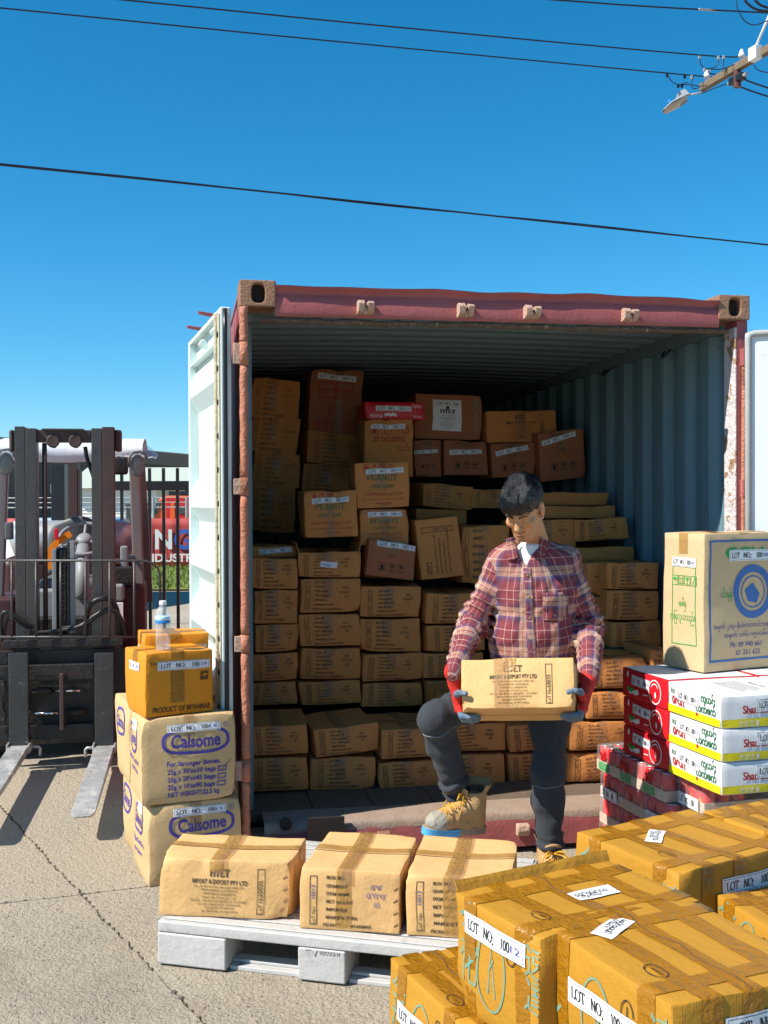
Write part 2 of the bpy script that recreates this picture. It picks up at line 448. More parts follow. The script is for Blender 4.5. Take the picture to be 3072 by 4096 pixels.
class Ink:
    """flat print, laid out in metres on a face (0, 0 is the middle of the face)"""
    def __init__(s): s.v = []; s.f = []
    def add(s, vs, fs):
        b = len(s.v)
        s.v += [(float(a), float(c)) for a, c in vs]
        s.f += [tuple(b + i for i in f) for f in fs]
        return s
    def txt(s, t, x, y, h, al='l', rot=0.0, wid=None, font='sans', bold=False, weight=1.0, sx=1.0):
        vs, fs, w = (serif(t, weight) if font == 'serif' else sans(t, bold))
        if w <= 0: return s
        k = h * sx if wid is None else wid / w
        vx = vs[:, 0] * k; vy = vs[:, 1] * h
        W = w * k
        vx = vx - {'l': 0, 'c': W / 2, 'r': W}[al]
        c, sn = math.cos(rot), math.sin(rot)
        return s.add(np.stack([x + vx * c - vy * sn, y + vx * sn + vy * c], 1), fs)
    def rect(s, x0, y0, x1, y1, nx=1, ny=1):
        vs = [(x0 + (x1 - x0) * i / nx, y0 + (y1 - y0) * j / ny) for j in range(ny + 1) for i in range(nx + 1)]
        w = nx + 1
        return s.add(vs, [(j * w + i, j * w + i + 1, (j + 1) * w + i + 1, (j + 1) * w + i) for j in range(ny) for i in range(nx)])
    def frame(s, x0, y0, x1, y1, t):
        n = max(2, int(abs(x1 - x0) / 0.03)); m = max(2, int(abs(y1 - y0) / 0.03))
        s.rect(x0, y0, x1, y0 + t, n, 1); s.rect(x0, y1 - t, x1, y1, n, 1)
        s.rect(x0, y0 + t, x0 + t, y1 - t, 1, m); return s.rect(x1 - t, y0 + t, x1, y1 - t, 1, m)
    def line(s, pts, w, closed=False):
        vs, fs = stroke(pts, lambda a, b: w, closed)
        return s.add(vs, fs)
    def disc(s, x, y, r, ry=None, n=20):
        ry = ry or r
        return s.add([(x, y)] + [(x + r * math.cos(2 * math.pi * i / n), y + ry * math.sin(2 * math.pi * i / n)) for i in range(n)],
                     [(0, 1 + i, 1 + (i + 1) % n) for i in range(n)])
    def poly(s, pts): return s.add(pts, [tuple(range(len(pts)))])
    def scrawl(s, x, y, h, n, seed, w=0.0016):
        """handwriting: n joined loops"""
        rd = random.Random(seed)
        p = []
        for i in range(n):
            cx = x + h * 0.72 * i
            k = rd.random()
            a = 360 if k < 0.5 else 200
            up = h * (0.32 + 0.25 * rd.random())
            p += arc(cx, y + up * 0.5, h * (0.2 + 0.15 * rd.random()), up, 200 + 60 * k, 200 + 60 * k - a, 7)
            if rd.random() < 0.3: p.append((cx + h * 0.3, y - h * 0.35))
        return s.line(p, w)
    def icons(s, x, y, q, kinds='bgu', gap=1.35):
        """handling marks in frames: b box up, g glass in hands, u umbrella, a arrows, h hook"""
        for i, k in enumerate(kinds):
            cx = x + i * q * gap
            s.frame(cx - q / 2, y - q * 0.62, cx + q / 2, y + q * 0.62, q * 0.07)
            if k == 'u':
                s.poly([(cx + q * 0.34 * math.cos(R(a)), y + q * 0.05 + q * 0.34 * math.sin(R(a))) for a in range(0, 181, 20)])
                s.rect(cx - q * 0.03, y - q * 0.42, cx + q * 0.03, y + q * 0.06)
            elif k == 'g':
                s.poly([(cx - q * 0.3, y + q * 0.4), (cx - q * 0.1, y - q * 0.02), (cx + q * 0.1, y - q * 0.02), (cx + q * 0.3, y + q * 0.4)])
                s.rect(cx - q * 0.04, y - q * 0.36, cx + q * 0.04, y); s.rect(cx - q * 0.2, y - q * 0.44, cx + q * 0.2, y - q * 0.36)
            elif k == 'b':
                s.poly([(cx - q * 0.34, y + q * 0.1), (cx + q * 0.34, y + q * 0.1), (cx, y + q * 0.46)]); s.rect(cx - q * 0.24, y - q * 0.46, cx + q * 0.24, y + q * 0.1)
            elif k == 'a':
                for dx in (-q * 0.2, q * 0.2):
                    s.poly([(cx + dx - q * 0.15, y + q * 0.16), (cx + dx + q * 0.15, y + q * 0.16), (cx + dx, y + q * 0.46)])
                    s.rect(cx + dx - q * 0.05, y - q * 0.3, cx + dx + q * 0.05, y + q * 0.16)
                s.rect(cx - q * 0.4, y - q * 0.44, cx + q * 0.4, y - q * 0.36)
            elif k == 'h':
                s.line([(cx + q * 0.2, y + q * 0.42), (cx - q * 0.05, y - q * 0.1)] + arc(cx - q * 0.12, y - q * 0.2, q * 0.14, q * 0.16, 30, -180, 8), q * 0.07)
        return s

# ---------------------------------------------------------------- cartons
class Carton:
    def __init__(s, w, d, h, seed=0, crumple=1.0, bulge=0.006, sag=0.006, r=0.005, crush=None, lean=0.0, cell=0.035):
        s.w, s.d, s.h, s.r, s.cell = w, d, h, r, cell
        rd = random.Random(seed)
        s.o = Vector((rd.uniform(0, 90), rd.uniform(0, 90), rd.uniform(0, 90)))
        s.cr, s.bu, s.sag = crumple, bulge * rd.uniform(0.5, 1.4), sag * rd.uniform(0.3, 1.5)
        s.crush = crush or []
        s.sh = (rd.uniform(-1, 1) * 0.006 * crumple, rd.uniform(-1, 1) * 0.006 * crumple + lean)
        s.rd = rd
    def deform(s, p):
        w, d, h = s.w / 2, s.d / 2, s.h
        x, y, z = p
        fx, fy, fz = 1 - (x / w) ** 2, 1 - (y / d) ** 2, 1 - (2 * z / h - 1) ** 2
        fx, fy, fz = max(fx, 0), max(fy, 0), max(fz, 0)
        b = s.bu
        q = Vector((x + (x / w) * b * fy * fz + s.sh[0] * z / h, y + (y / d) * b * fx * fz + s.sh[1] * z / h,
                    z - s.sag * fx * fy * (z / h) ** 2))
        if s.cr:
            n1 = mnoise.noise_vector(Vector((x, y, z)) * 6.0 + s.o)
            n2 = mnoise.noise_vector(Vector((x, y, z)) * 17.0 + s.o)
            k = min(1.0, 0.25 + z / h)
            q += Vector((n1.x, n1.y, n1.z * 0.6 * k)) * (0.0075 * s.cr) + Vector((n2.x, n2.y, n2.z * k)) * (0.0025 * s.cr)
        for cx, cy, cz, rad, amt in s.crush:
            c = Vector((cx * w, cy * d, cz * h))
            dist = (Vector((x, y, z)) - c).length
            if dist < rad:
                t = (1 - dist / rad) ** 1.5
                ctr = Vector((0, 0, h * 0.5))
                q += (ctr - c).normalized() * amt * t * (0.7 + 0.6 * mnoise.noise(Vector((x, y, z)) * 30 + s.o))
        return q
    def ticks(s, half, lo=None):
        a, b = (-half, half) if lo is None else lo
        n = max(3, int((b - a) / s.cell))
        return [a] + [a + s.r + (b - a - 2 * s.r) * i / n for i in range(n + 1)] + [b]
    def body(s):
        w, d, h, r = s.w / 2, s.d / 2, s.h, s.r
        tx, ty, tz = s.ticks(w), s.ticks(d), s.ticks(0, (0, h))
        key, vs, fs = {}, [], []
        def vert(p):
            k = (round(p[0], 5), round(p[1], 5), round(p[2], 5))
            if k in key: return key[k]
            inner = Vector((max(-w + r, min(w - r, p[0])), max(-d + r, min(d - r, p[1])), max(r, min(h - r, p[2]))))
            dv = Vector(p) - inner
            q = inner + dv.normalized() * r if dv.length > 1e-9 else Vector(p)
            vs.append(s.deform(q)); key[k] = len(vs) - 1
            return key[k]
        def face(us, ws, fn, flip):
            for i in range(len(us) - 1):
                for j in range(len(ws) - 1):
                    q = [vert(fn(us[i], ws[j])), vert(fn(us[i + 1], ws[j])), vert(fn(us[i + 1], ws[j + 1])), vert(fn(us[i], ws[j + 1]))]
                    if len(set(q)) == 4: fs.append(tuple(q[::-1] if flip else q))
        face(tx, tz, lambda a, b: (a, -d, b), False); face(tx, tz, lambda a, b: (a, d, b), True)
        face(ty, tz, lambda a, b: (-w, a, b), True); face(ty, tz, lambda a, b: (w, a, b), False)
        face(tx, ty, lambda a, b: (a, b, h), False); face(tx, ty, lambda a, b: (a, b, 0), True)
        return vs, fs
    def on(s, face, u, v, eps):
        w, d, h = s.w / 2, s.d / 2, s.h
        if face == 'F': p, n = (u, -d, v + h / 2), Vector((0, -1, 0))
        elif face == 'B': p, n = (-u, d, v + h / 2), Vector((0, 1, 0))
        elif face == 'L': p, n = (-w, -u, v + h / 2), Vector((-1, 0, 0))
        elif face == 'R': p, n = (w, u, v + h / 2), Vector((1, 0, 0))
        elif face == 'T': p, n = (u, v, h), Vector((0, 0, 1))
        else: p, n = (u, -v, 0), Vector((0, 0, -1))
        p = (max(-w, min(w, p[0])), max(-d, min(d, p[1])), max(0, min(h, p[2])))
        return s.deform(p) + n * eps
    def ink(s, name, face, ink, m, parent, eps=0.0019):
        me = mesh_from(name, [s.on(face, u, v, eps) for u, v in ink.v], ink.f)
        o = link_mesh(name, me, m, parent)
        if name not in ('paper_label', 'paper_sheet', 'white_top', 'mark_panel'): o['kind'] = 'stuff'
        return o
    def over(s, name, path, wid, m, parent, eps=0.0022, along='x'):
        """a strip of tape: path is a list of (face, u, v); laid cross-wise width wid"""
        V, F = [], []
        for i, (f, u, v, du, dv) in enumerate(path):
            for k in (-1, -0.33, 0.33, 1):
                V.append(s.on(f, u + du * k * wid / 2, v + dv * k * wid / 2, eps))
            if i:
                for k in range(3):
                    F.append((4 * i - 4 + k, 4 * i - 3 + k, 4 * i + 1 + k, 4 * i + k))
        return link_mesh(name, mesh_from(name, V, F), m, parent, smooth=True)
    def tape_x(s, m, parent, y=0.0, wid=0.05, dn=0.06, n=10, name='tape', both=(1, 1)):
        """along x over the top, hanging dn down the left and right sides"""
        w, h = s.w / 2, s.h
        p = []
        if both[0]: p += [('L', -y, h / 2 - dn * (1 - t), -1, 0) for t in (0, 0.5, 0.97)]
        p += [('T', -w + 2 * w * i / n, y, 0, 1) for i in range(n + 1)]
        if both[1]: p += [('R', y, h / 2 - dn * t, 1, 0) for t in (0.03, 0.5, 1)]
        return s.over(name, p, wid, m, parent)
    def tape_y(s, m, parent, x=0.0, wid=0.05, dn=0.06, n=10, name='tape', both=(1, 1)):
        d, h = s.d / 2, s.h
        p = []
        if both[0]: p += [('F', x, h / 2 - dn * (1 - t), 1, 0) for t in (0, 0.5, 0.97)]
        p += [('T', x, -d + 2 * d * i / n, 1, 0) for i in range(n + 1)]
        if both[1]: p += [('B', -x, h / 2 - dn * t, -1, 0) for t in (0.03, 0.5, 1)]
        return s.over(name, p, wid, m, parent)
    def paper(s, face, u, v, w, h, rot, lines, parent, m_paper, m_ink, name='paper_label', eps=0.003):
        """a stuck-on paper with print; lines are callables drawing on an Ink centred on the paper"""
        c, sn = math.cos(rot), math.sin(rot)
        def mv(I):
            I.v = [(u + a * c - b * sn, v + a * sn + b * c) for a, b in I.v]; return I
        pp = mv(Ink().rect(-w / 2, -h / 2, w / 2, h / 2, max(4, int(w / 0.02)), 3))
        po = s.ink(name, face, pp, m_paper, parent, eps)
        for k, fn in enumerate(lines):
            I = Ink(); fn(I)
            s.ink('lettering', face, mv(I), m_ink if not isinstance(m_ink, list) else m_ink[min(k, len(m_ink) - 1)], po, eps + 0.0012)
        return po
def lot_lines(w, h, num, font='serif'):
    def a(I):
        I.txt('LOT', -w * 0.44, -h * 0.24, h * 0.48, wid=w * 0.2, font='serif')
        I.txt('NO;', -w * 0.16, -h * 0.24, h * 0.48, wid=w * 0.2, font='serif')
        I.txt('100', w * 0.14, -h * 0.24, h * 0.48, wid=w * 0.15, font='serif')
        I.frame(-w * 0.475, -h * 0.42, w * 0.475, h * 0.42, 0.0012)
    def b(I):
        if num: I.txt(num, w * 0.305, -h * 0.16, h * 0.34, wid=w * 0.065 * len(num))
    return [a, b]
# ---------------------------------------------------------------- shared materials
M = {}
M['concrete'] = mat('concrete', (0.42, 0.355, 0.265), 0.9, spec=0.25, var=[(2.2, 0.45, (0.33, 0.28, 0.21)), (38, 0.5, (0.49, 0.425, 0.33))],
                    spots=[(75, 0.57, (0.19, 0.15, 0.105), 0.12), (120, 0.62, (0.56, 0.50, 0.42), 0.05), (1.1, 0.58, (0.30, 0.225, 0.15), 0.25), (0.45, 0.60, (0.24, 0.20, 0.15), 0.2), (3.2, 0.68, (0.15, 0.12, 0.09), 0.12)],
                    bump=[(90, 0.9, 6), (30, 0.5, 4), (4, 0.3, 2)])
M['dirt'] = mat('joint_dirt', (0.13, 0.105, 0.08), 0.95, bump=[(60, 0.8, 5)])
M['gravel'] = mat('gravel', (0.40, 0.34, 0.26), 0.95, var=(0.6, 0.6, (0.30, 0.25, 0.19)), spots=(9, 0.6, (0.16, 0.13, 0.10), 0.1), bump=[(30, 0.8, 5)])
M['red_steel'] = mat('red_steel', (0.34, 0.088, 0.090), 0.55, var=[(7, 0.6, (0.25, 0.062, 0.064)), (2.5, 0.4, (0.38, 0.125, 0.12))],
                     spots=[(26, 0.66, (0.16, 0.055, 0.03), 0.08), (60, 0.71, (0.42, 0.20, 0.17), 0.04)], bump=[(60, 0.15, 4), (5, 0.12, 2)])
M['rust_bar'] = mat('rust_bar', (0.44, 0.155, 0.085), 0.6, var=(9, 0.8, (0.50, 0.21, 0.13)), spots=[(14, 0.56, (0.20, 0.075, 0.03), 0.08, 0, (1, 1, 0.25)), (50, 0.66, (0.10, 0.05, 0.03), 0.06)],
                    bump=[(22, 0.8, 5), (70, 0.5, 4)])
M['rust_cast'] = mat('rusty_casting', (0.36, 0.20, 0.12), 0.8, var=(10, 0.8, (0.27, 0.13, 0.075)), spots=[(70, 0.6, (0.12, 0.06, 0.035), 0.1), (7, 0.62, (0.30, 0.10, 0.08), 0.1)],
                     bump=[(90, 0.9, 5)])
M['black_hole'] = mat('hole_shade_dark_steel', (0.03, 0.02, 0.016), 0.9)  # near black: shade inside holes put into the colour; also bolts, floor base
M['grime'] = mat('grime_strip', (0.16, 0.11, 0.07), 0.9, var=(20, 0.8, (0.09, 0.05, 0.03)), spots=(45, 0.6, (0.40, 0.30, 0.20), 0.08), bump=[(50, 1.0, 5)])
M['in_wall'] = mat('inner_wall_paint', (0.125, 0.225, 0.27), 0.55, var=[(3, 0.5, (0.10, 0.185, 0.225)), (14, 0.35, (0.155, 0.25, 0.29))],
                   spots=[(24, 0.665, (0.07, 0.055, 0.05), 0.02, 0, (1, 1, 0.32)), (70, 0.72, (0.05, 0.04, 0.04), 0.02), (12, 0.66, (0.21, 0.27, 0.30), 0.06, 0, (1, 1, 0.25))], bump=[(9, 0.15, 3)])
M['in_roof'] = mat('inner_roof_paint', (0.15, 0.22, 0.24), 0.6, var=(4, 0.5, (0.115, 0.17, 0.19)), spots=(60, 0.72, (0.05, 0.04, 0.04), 0.03))
M['flaking'] = mat('flaking_paint', (0.62, 0.57, 0.56), 0.7, var=(5, 0.4, (0.55, 0.47, 0.47)),
                   spots=[(11, 0.56, (0.33, 0.19, 0.10), 0.03), (60, 0.62, (0.24, 0.13, 0.07), 0.06)], bump=[(40, 0.7, 5), (11, 0.6, 3)])
M['door_white'] = mat('door_paint', (0.62, 0.72, 0.70), 0.45, var=(5, 0.4, (0.55, 0.66, 0.65)), spots=[(30, 0.70, (0.33, 0.32, 0.29), 0.03), (75, 0.73, (0.16, 0.12, 0.09), 0.02)], bump=[(7, 0.12, 2)])
M['door_white2'] = mat('door_paint_scuffed', (0.66, 0.69, 0.72), 0.5, var=(4, 0.4, (0.60, 0.63, 0.66)), spots=[(40, 0.655, (0.30, 0.33, 0.37), 0.03, 0, (1, 1, 2.5)), (14, 0.70, (0.42, 0.36, 0.30), 0.05)])
M['gasket'] = mat('gasket_rubber', (0.42, 0.40, 0.30), 0.8, var=(12, 0.8, (0.52, 0.46, 0.30)), spots=(25, 0.62, (0.20, 0.13, 0.08), 0.08), bump=[(30, 0.6, 4)])
M['gasket_grey'] = mat('gasket_grey', (0.36, 0.37, 0.37), 0.7, var=(20, 0.5, (0.28, 0.28, 0.27)))
M['door_rust'] = mat('door_edge_rust', (0.25, 0.13, 0.08), 0.85, var=(16, 0.8, (0.14, 0.075, 0.05)), spots=(35, 0.58, (0.50, 0.44, 0.36), 0.05), bump=[(35, 1.0, 5)])
M['plywood'] = mat('floor_plywood', (0.15, 0.105, 0.075), 0.75, var=(5, 0.7, (0.105, 0.073, 0.052)), spots=[(22, 0.64, (0.05, 0.04, 0.035), 0.06, 0, (3, 0.4, 1)), (9, 0.66, (0.24, 0.20, 0.17), 0.1)], bump=[(25, 0.3, 4)])
M['sill_top'] = mat('worn_sill', (0.33, 0.245, 0.185), 0.75, var=(12, 0.8, (0.26, 0.185, 0.14)), spots=[(20, 0.60, (0.27, 0.12, 0.09), 0.08), (60, 0.66, (0.12, 0.08, 0.06), 0.05)], bump=[(60, 0.25, 5)])
M['primer'] = mat('chipped_cam', (0.46, 0.27, 0.21), 0.7, var=(25, 0.8, (0.50, 0.37, 0.26)), spots=(50, 0.60, (0.28, 0.10, 0.075), 0.06), bump=[(60, 0.5, 4)])
M['black_paint'] = mat('black_paint', (0.012, 0.013, 0.015), 0.35, spec=0.5)
M['grass'] = mat('grass', (0.13, 0.20, 0.035), 0.9, var=(1.5, 0.8, (0.24, 0.28, 0.07)))

# ---------------------------------------------------------------- ground
def wob(p, q, n, amp, seed):
    """a crack: points from p to q that wander sideways"""
    p, q = Vector(p), Vector(q)
    d = q - p; nn = Vector((-d.y, d.x)).normalized()
    out = []
    for i in range(n + 1):
        t = i / n
        x = p + d * t
        out.append(x + nn * amp * (mnoise.noise(Vector((x.x * 3, x.y * 3, seed))) + 0.6 * mnoise.noise(Vector((x.x * 16, x.y * 16, seed)))))
    return out
g = MB().grid(lambda u, v: ((u - 0.5) * 1600, -40 + v * 1600, -0.03), 8, 8).build('ground', M['gravel'])
tag(g, kind='structure')
J1a, J1b = gz(0, 1743).xy, gz(428, 2203).xy            # the long joint
J2a, J2b = gz(0, 1953).xy, gz(337, 1913).xy            # the joint across it
def lineint(a, b, c, d):
    r, s = b - a, d - c
    k = r.x * s.y - r.y * s.x
    t = ((c - a).x * s.y - (c - a).y * s.x) / k
    return a + r * t
X0 = lineint(J1a, J1b, J2a, J2b)
d1 = (J1b - J1a).normalized(); d2 = (J2b - J2a).normalized()
armA = wob(X0, X0 - d1 * 9.0, 150, 0.02, 1.0); armB = wob(X0, X0 + d1 * 7.0, 130, 0.02, 2.0)
armC = wob(X0, X0 - d2 * 9.0, 120, 0.012, 3.0); armD = wob(X0, X0 + d2 * 8.0, 120, 0.012, 4.0)
def slab(arm1, arm2, far):
    """one slab of the yard between two joint arms"""
    c = (arm1[-1] + arm2[-1]) / 2
    pts = [p for p in arm1[::-1]] + [p for p in arm2[1:]]
    inn = ((arm1[60] + arm2[60]) / 2 - X0).normalized()
    mb = MB()
    pts2 = []
    for i, p in enumerate(pts):
        k = 0.0055 + 0.004 * mnoise.noise(Vector((p.x * 11, p.y * 11, 7.7 + far[0].x)))
        pts2.append(p + inn * max(0.002, k))
    pts2 += [Vector(f) for f in far]
    top = [(p.x, p.y, 0.0) for p in pts2]
    n = len(top)
    mb.add(top + [(p[0], p[1], -0.028) for p in top], [tuple(range(n))] + [(i, (i + 1) % n, n + (i + 1) % n, n + i) for i in range(n)])
    me = mesh_from('concrete_slab', mb.v, mb.f)
    bm = bmesh.new(); bm.from_mesh(me)
    bmesh.ops.triangulate(bm, faces=[f for f in bm.faces if len(f.verts) > 4])
    bmesh.ops.recalc_face_normals(bm, faces=bm.faces); bm.to_mesh(me); bm.free()
    return link_mesh('concrete_slab', me, M['concrete'], g)
eA, eB, eC, eD = armA[-1], armB[-1], armC[-1], armD[-1]
s1 = slab(armA, armD, [eD + d1 * -9.0])
s2 = slab(armD, armB, [eB + d2 * 8.0])
s3 = slab(armB, armC, [eC + d1 * 7.0])
s4 = slab(armC, armA, [eA - d2 * 9.0])
dm = MB()
for arm in (armA, armB, armC, armD):
    for i in range(0, len(arm) - 1):
        if mnoise.noise(Vector((arm[i].x * 2.3, arm[i].y * 2.3, 5))) > -0.35:
            p = arm[i]
            sc_ = 0.006 + 0.012 * max(0, mnoise.noise(Vector((p.x * 7, p.y * 7, 9))))
            dm.lathe([(sc_, 0.0), (sc_ * 0.8, 0.002 + 0.1 * sc_), (sc_ * 0.2, 0.003 + 0.2 * sc_)], (p.x, p.y, 0.0005), 7)
tag(dm.build('joint_dirt', M['dirt'], g), kind='stuff')
pm = MB(); prd = random.Random(77)
for i in range(650):
    vx, vy = prd.uniform(0, 700), prd.uniform(1640, 2212)
    p = gz(vx, vy, 0)
    r = prd.uniform(0.0015, 0.0045)
    pm.lathe([(r, 0), (r * 0.9, r * 0.6), (r * 0.3, r * 1.0)], (p.x, p.y, 0.0003), 6)
tag(pm.build('loose_grit', mat('grit', (0.34, 0.29, 0.23), 0.9, var=(30, 0.9, (0.16, 0.13, 0.10))), g), kind='stuff')

# ---------------------------------------------------------------- shipping container
CW_, CL_, CH_ = 2.438, 6.06, 2.591
cont = empty('shipping_container', CO, YAW, 'open rusty red shipping container packed with stacked cartons', 'container')
def oval(cx, cz, rx, rz, n=20, p=3.0):
    return [(cx + rx * math.copysign(abs(math.cos(t)) ** (2 / p), math.cos(t)), cz + rz * math.copysign(abs(math.sin(t)) ** (2 / p), math.sin(t)))
            for t in [2 * math.pi * i / n for i in range(n)]]
def casting(x0, z0, name='corner_casting', yoff=-0.012):
    """corner casting block with its slot in the front face"""
    mb = MB()
    w, h, d = 0.162, 0.118, 0.178
    n = 24
    ov = oval(x0 + w * 0.52, z0 + h * 0.50, 0.030, 0.043, n)
    def orect(t):
        c, s = math.cos(t), math.sin(t)
        k = 1 / max(abs(c) / (w / 2), abs(s) / (h / 2))
        return (x0 + w / 2 + c * k, z0 + h / 2 + s * k)
    outer = [orect(2 * math.pi * i / n) for i in range(n)]
    # put the rectangle's corners in
    for cx, cz in ((x0, z0), (x0 + w, z0), (x0, z0 + h), (x0 + w, z0 + h)):
        i = min(range(n), key=lambda k: (outer[k][0] - cx) ** 2 + (outer[k][1] - cz) ** 2)
        outer[i] = (cx, cz)
    vs = [(u, yoff, z) for u, z in outer] + [(u, yoff, z) for u, z in ov] + [(u, 0.03, z) for u, z in ov] + [(u, d, z) for u, z in outer]
    fs = []
    for i in range(n):
        j = (i + 1) % n
        fs += [(i, j, n + j, n + i), (n + i, n + j, 2 * n + j, 2 * n + i), (i, 3 * n + i, 3 * n + j, j)]
    fs.append(tuple(range(3 * n, 4 * n)))
    mb.add(vs, fs)
    o = mb.build(name, M['rust_cast'], cont, bevel=0.006)
    MB().box((x0 + w * 0.52, 0.075, z0 + h / 2), (0.10, 0.09, 0.1)).build('casting_hollow', M['black_hole'], o)  # dark block behind the slot, the hollow's shade put into its colour
    return o
for x0 in (0.0, CW_ - 0.162):
    for z0 in (0.0, CH_ - 0.118):
        casting(x0, z0)
# corner posts
def dented(fn, nu, nv): return MB().grid(fn, nu, nv)
MB().bb(0.0, 0.030, 0.02, 0.13, 0.118, CH_ - 0.118).build('corner_post', M['red_steel'], cont, bevel=0.004)
MB().bb(0.0, 0.036, 0.13, 0.17, 0.118, CH_ - 0.118).build('corner_post', M['red_steel'], cont)
pr = MB()
for x0, x1, y0, y1 in ((CW_ - 0.056, CW_, 0.012, 0.05), (CW_ - 0.056, CW_ - 0.03, 0.05, 0.13), ):
    pr.bb(x0, x1, y0, y1, 0.118, CH_ - 0.118)
pr.build('corner_post', M['red_steel'], cont, bevel=0.004)
MB().bb(CW_ - 0.068, CW_ - 0.0565, 0.010, 0.12, 0.16, CH_ - 0.15).build('door_jamb', M['flaking'], cont, bevel=0.004)
# hinge bars, rust-streaked, in lengths between the hinge lugs
hb_x = cpl(529, 1200, -0.02)[0]
zs = [cpl(529, y, -0.02)[1] for y in (662, 737, 790, 1030, 1072, 1370, 1412, 1640, 1690, 1790)]
for k, (za, zb) in enumerate([(zs[0], zs[1]), (zs[2], zs[3]), (zs[4], zs[5]), (zs[6], zs[7]), (zs[8], 0.12)]):
    n = 14
    pts = [(hb_x + 0.0016 * math.sin(i * 1.7 + k), -0.012, za + (zb - za) * i / n) for i in range(n + 1)]
    MB().tube(pts, 0.019, 14, rr=[0.0195 + 0.0012 * mnoise.noise(Vector((i * 0.9, k * 3.1, 2))) for i in range(n + 1)]).build('hinge_bar', M['rust_bar'], cont, smooth=True)
for za, zb in ((zs[1], zs[2]), (zs[3], zs[4]), (zs[5], zs[6]), (zs[7], zs[8])):
    o = MB().cyl((hb_x, -0.012, za - 0.003), (hb_x, -0.012, zb + 0.003), 0.0215, n=16).build('hinge_lug', M['rust_bar'], cont, smooth=True)
    MB().bb(hb_x - 0.048, hb_x - 0.012, -0.022, -0.006, zb + 0.008, za - 0.008).build('hinge_plate', M['primer'], o, bevel=0.003)
# right hinge bar, slightly bowed
pts = [(CW_ - 0.030 - 0.006 * math.sin(math.pi * i / 30), -0.012, 0.15 + (2.30 - 0.15) * i / 30) for i in range(31)]
MB().tube(pts, 0.012, 10).build('hinge_bar', M['rust_bar'], cont, smooth=True)
for z in (0.5, 1.05, 1.62, 2.25):
    MB().bb(CW_ - 0.046, CW_ - 0.014, -0.030, 0.008, z, z + 0.085).build('hinge_lug', M['red_steel'], cont, bevel=0.004)
# door header: dented plate with a lip on top
hz0 = cpl(800, 690, 0.0)[1]
def header(u, v):
    x = 0.158 + u * (CW_ - 0.316)
    zt = CH_ - 0.022 - 0.010 * mnoise.noise(Vector((x * 4, 1, 3))) - 0.012 * math.exp(-((x - 2.2) / 0.10) ** 2)
    prof = [(0.0, hz0 + 0.004), (-0.004, hz0 + 0.006), (-0.008, hz0 + 0.03), (-0.002, hz0 + 0.09), (0.008, zt - 0.03), (-0.006, zt - 0.012), (-0.022, zt), (0.02, zt + 0.006), (0.16, zt + 0.006)]
    k = v * (len(prof) - 1); i = min(int(k), len(prof) - 2); t = k - i
    y = prof[i][0] + (prof[i + 1][0] - prof[i][0]) * t
    z = prof[i][1] + (prof[i + 1][1] - prof[i][1]) * t
    dn = 0.0035 * mnoise.noise(Vector((x * 3.5, z * 9, 8))) + 0.0012 * mnoise.noise(Vector((x * 11, z * 14, 8)))
    return (x, y + dn * (1 if v < 0.95 else 0), z)
MB().grid(header, 90, 16).build('door_header', M['red_steel'], cont, smooth=True)
def grim(u, v):
    x = 0.10 + u * (CW_ - 0.2)
    a = v * 2 * math.pi
    r = 0.013 + 0.006 * mnoise.noise(Vector((x * 9, v * 2, 4))) + 0.004 * mnoise.noise(Vector((x * 40, v * 5, 4)))
    return (x, 0.020 + r * 1.2 * math.cos(a), hz0 - 0.012 + r * math.sin(a))
MB().grid(grim, 120, 8).build('dirty_seal', M['grime'], cont, smooth=True)
for vx in (790, 1006, 1150, 1361):
    cx = cpl(vx, 670, -0.03)[0]; cz = cpl(vx, 660 + (vx - 790) * 0.03, -0.03)[1] - 0.006
    mb = MB()
    fn = lambda a, b, w: (cx + w, -0.012 - a, cz + b)
    mb.prism([(-0.008, -0.032), (0.022, -0.030), (0.045, -0.018), (0.052, 0.012), (0.040, 0.026), (0.02, 0.03), (-0.008, 0.026)], fn, -0.036, -0.008)
    mb.prism([(-0.008, -0.030), (0.02, -0.028), (0.043, -0.010), (0.049, 0.014), (0.034, 0.024), (-0.008, 0.024)], fn, 0.008, 0.036)
    mb.prism([(-0.008, -0.034), (0.025, -0.033), (0.030, -0.004), (-0.008, -0.002)], fn, -0.008, 0.008)
    mb.v = [v + mnoise.noise_vector(v * 55) * 0.0035 for v in mb.v]
    mb.build('lock_keeper', M['primer'], cont, bevel=0.0022)
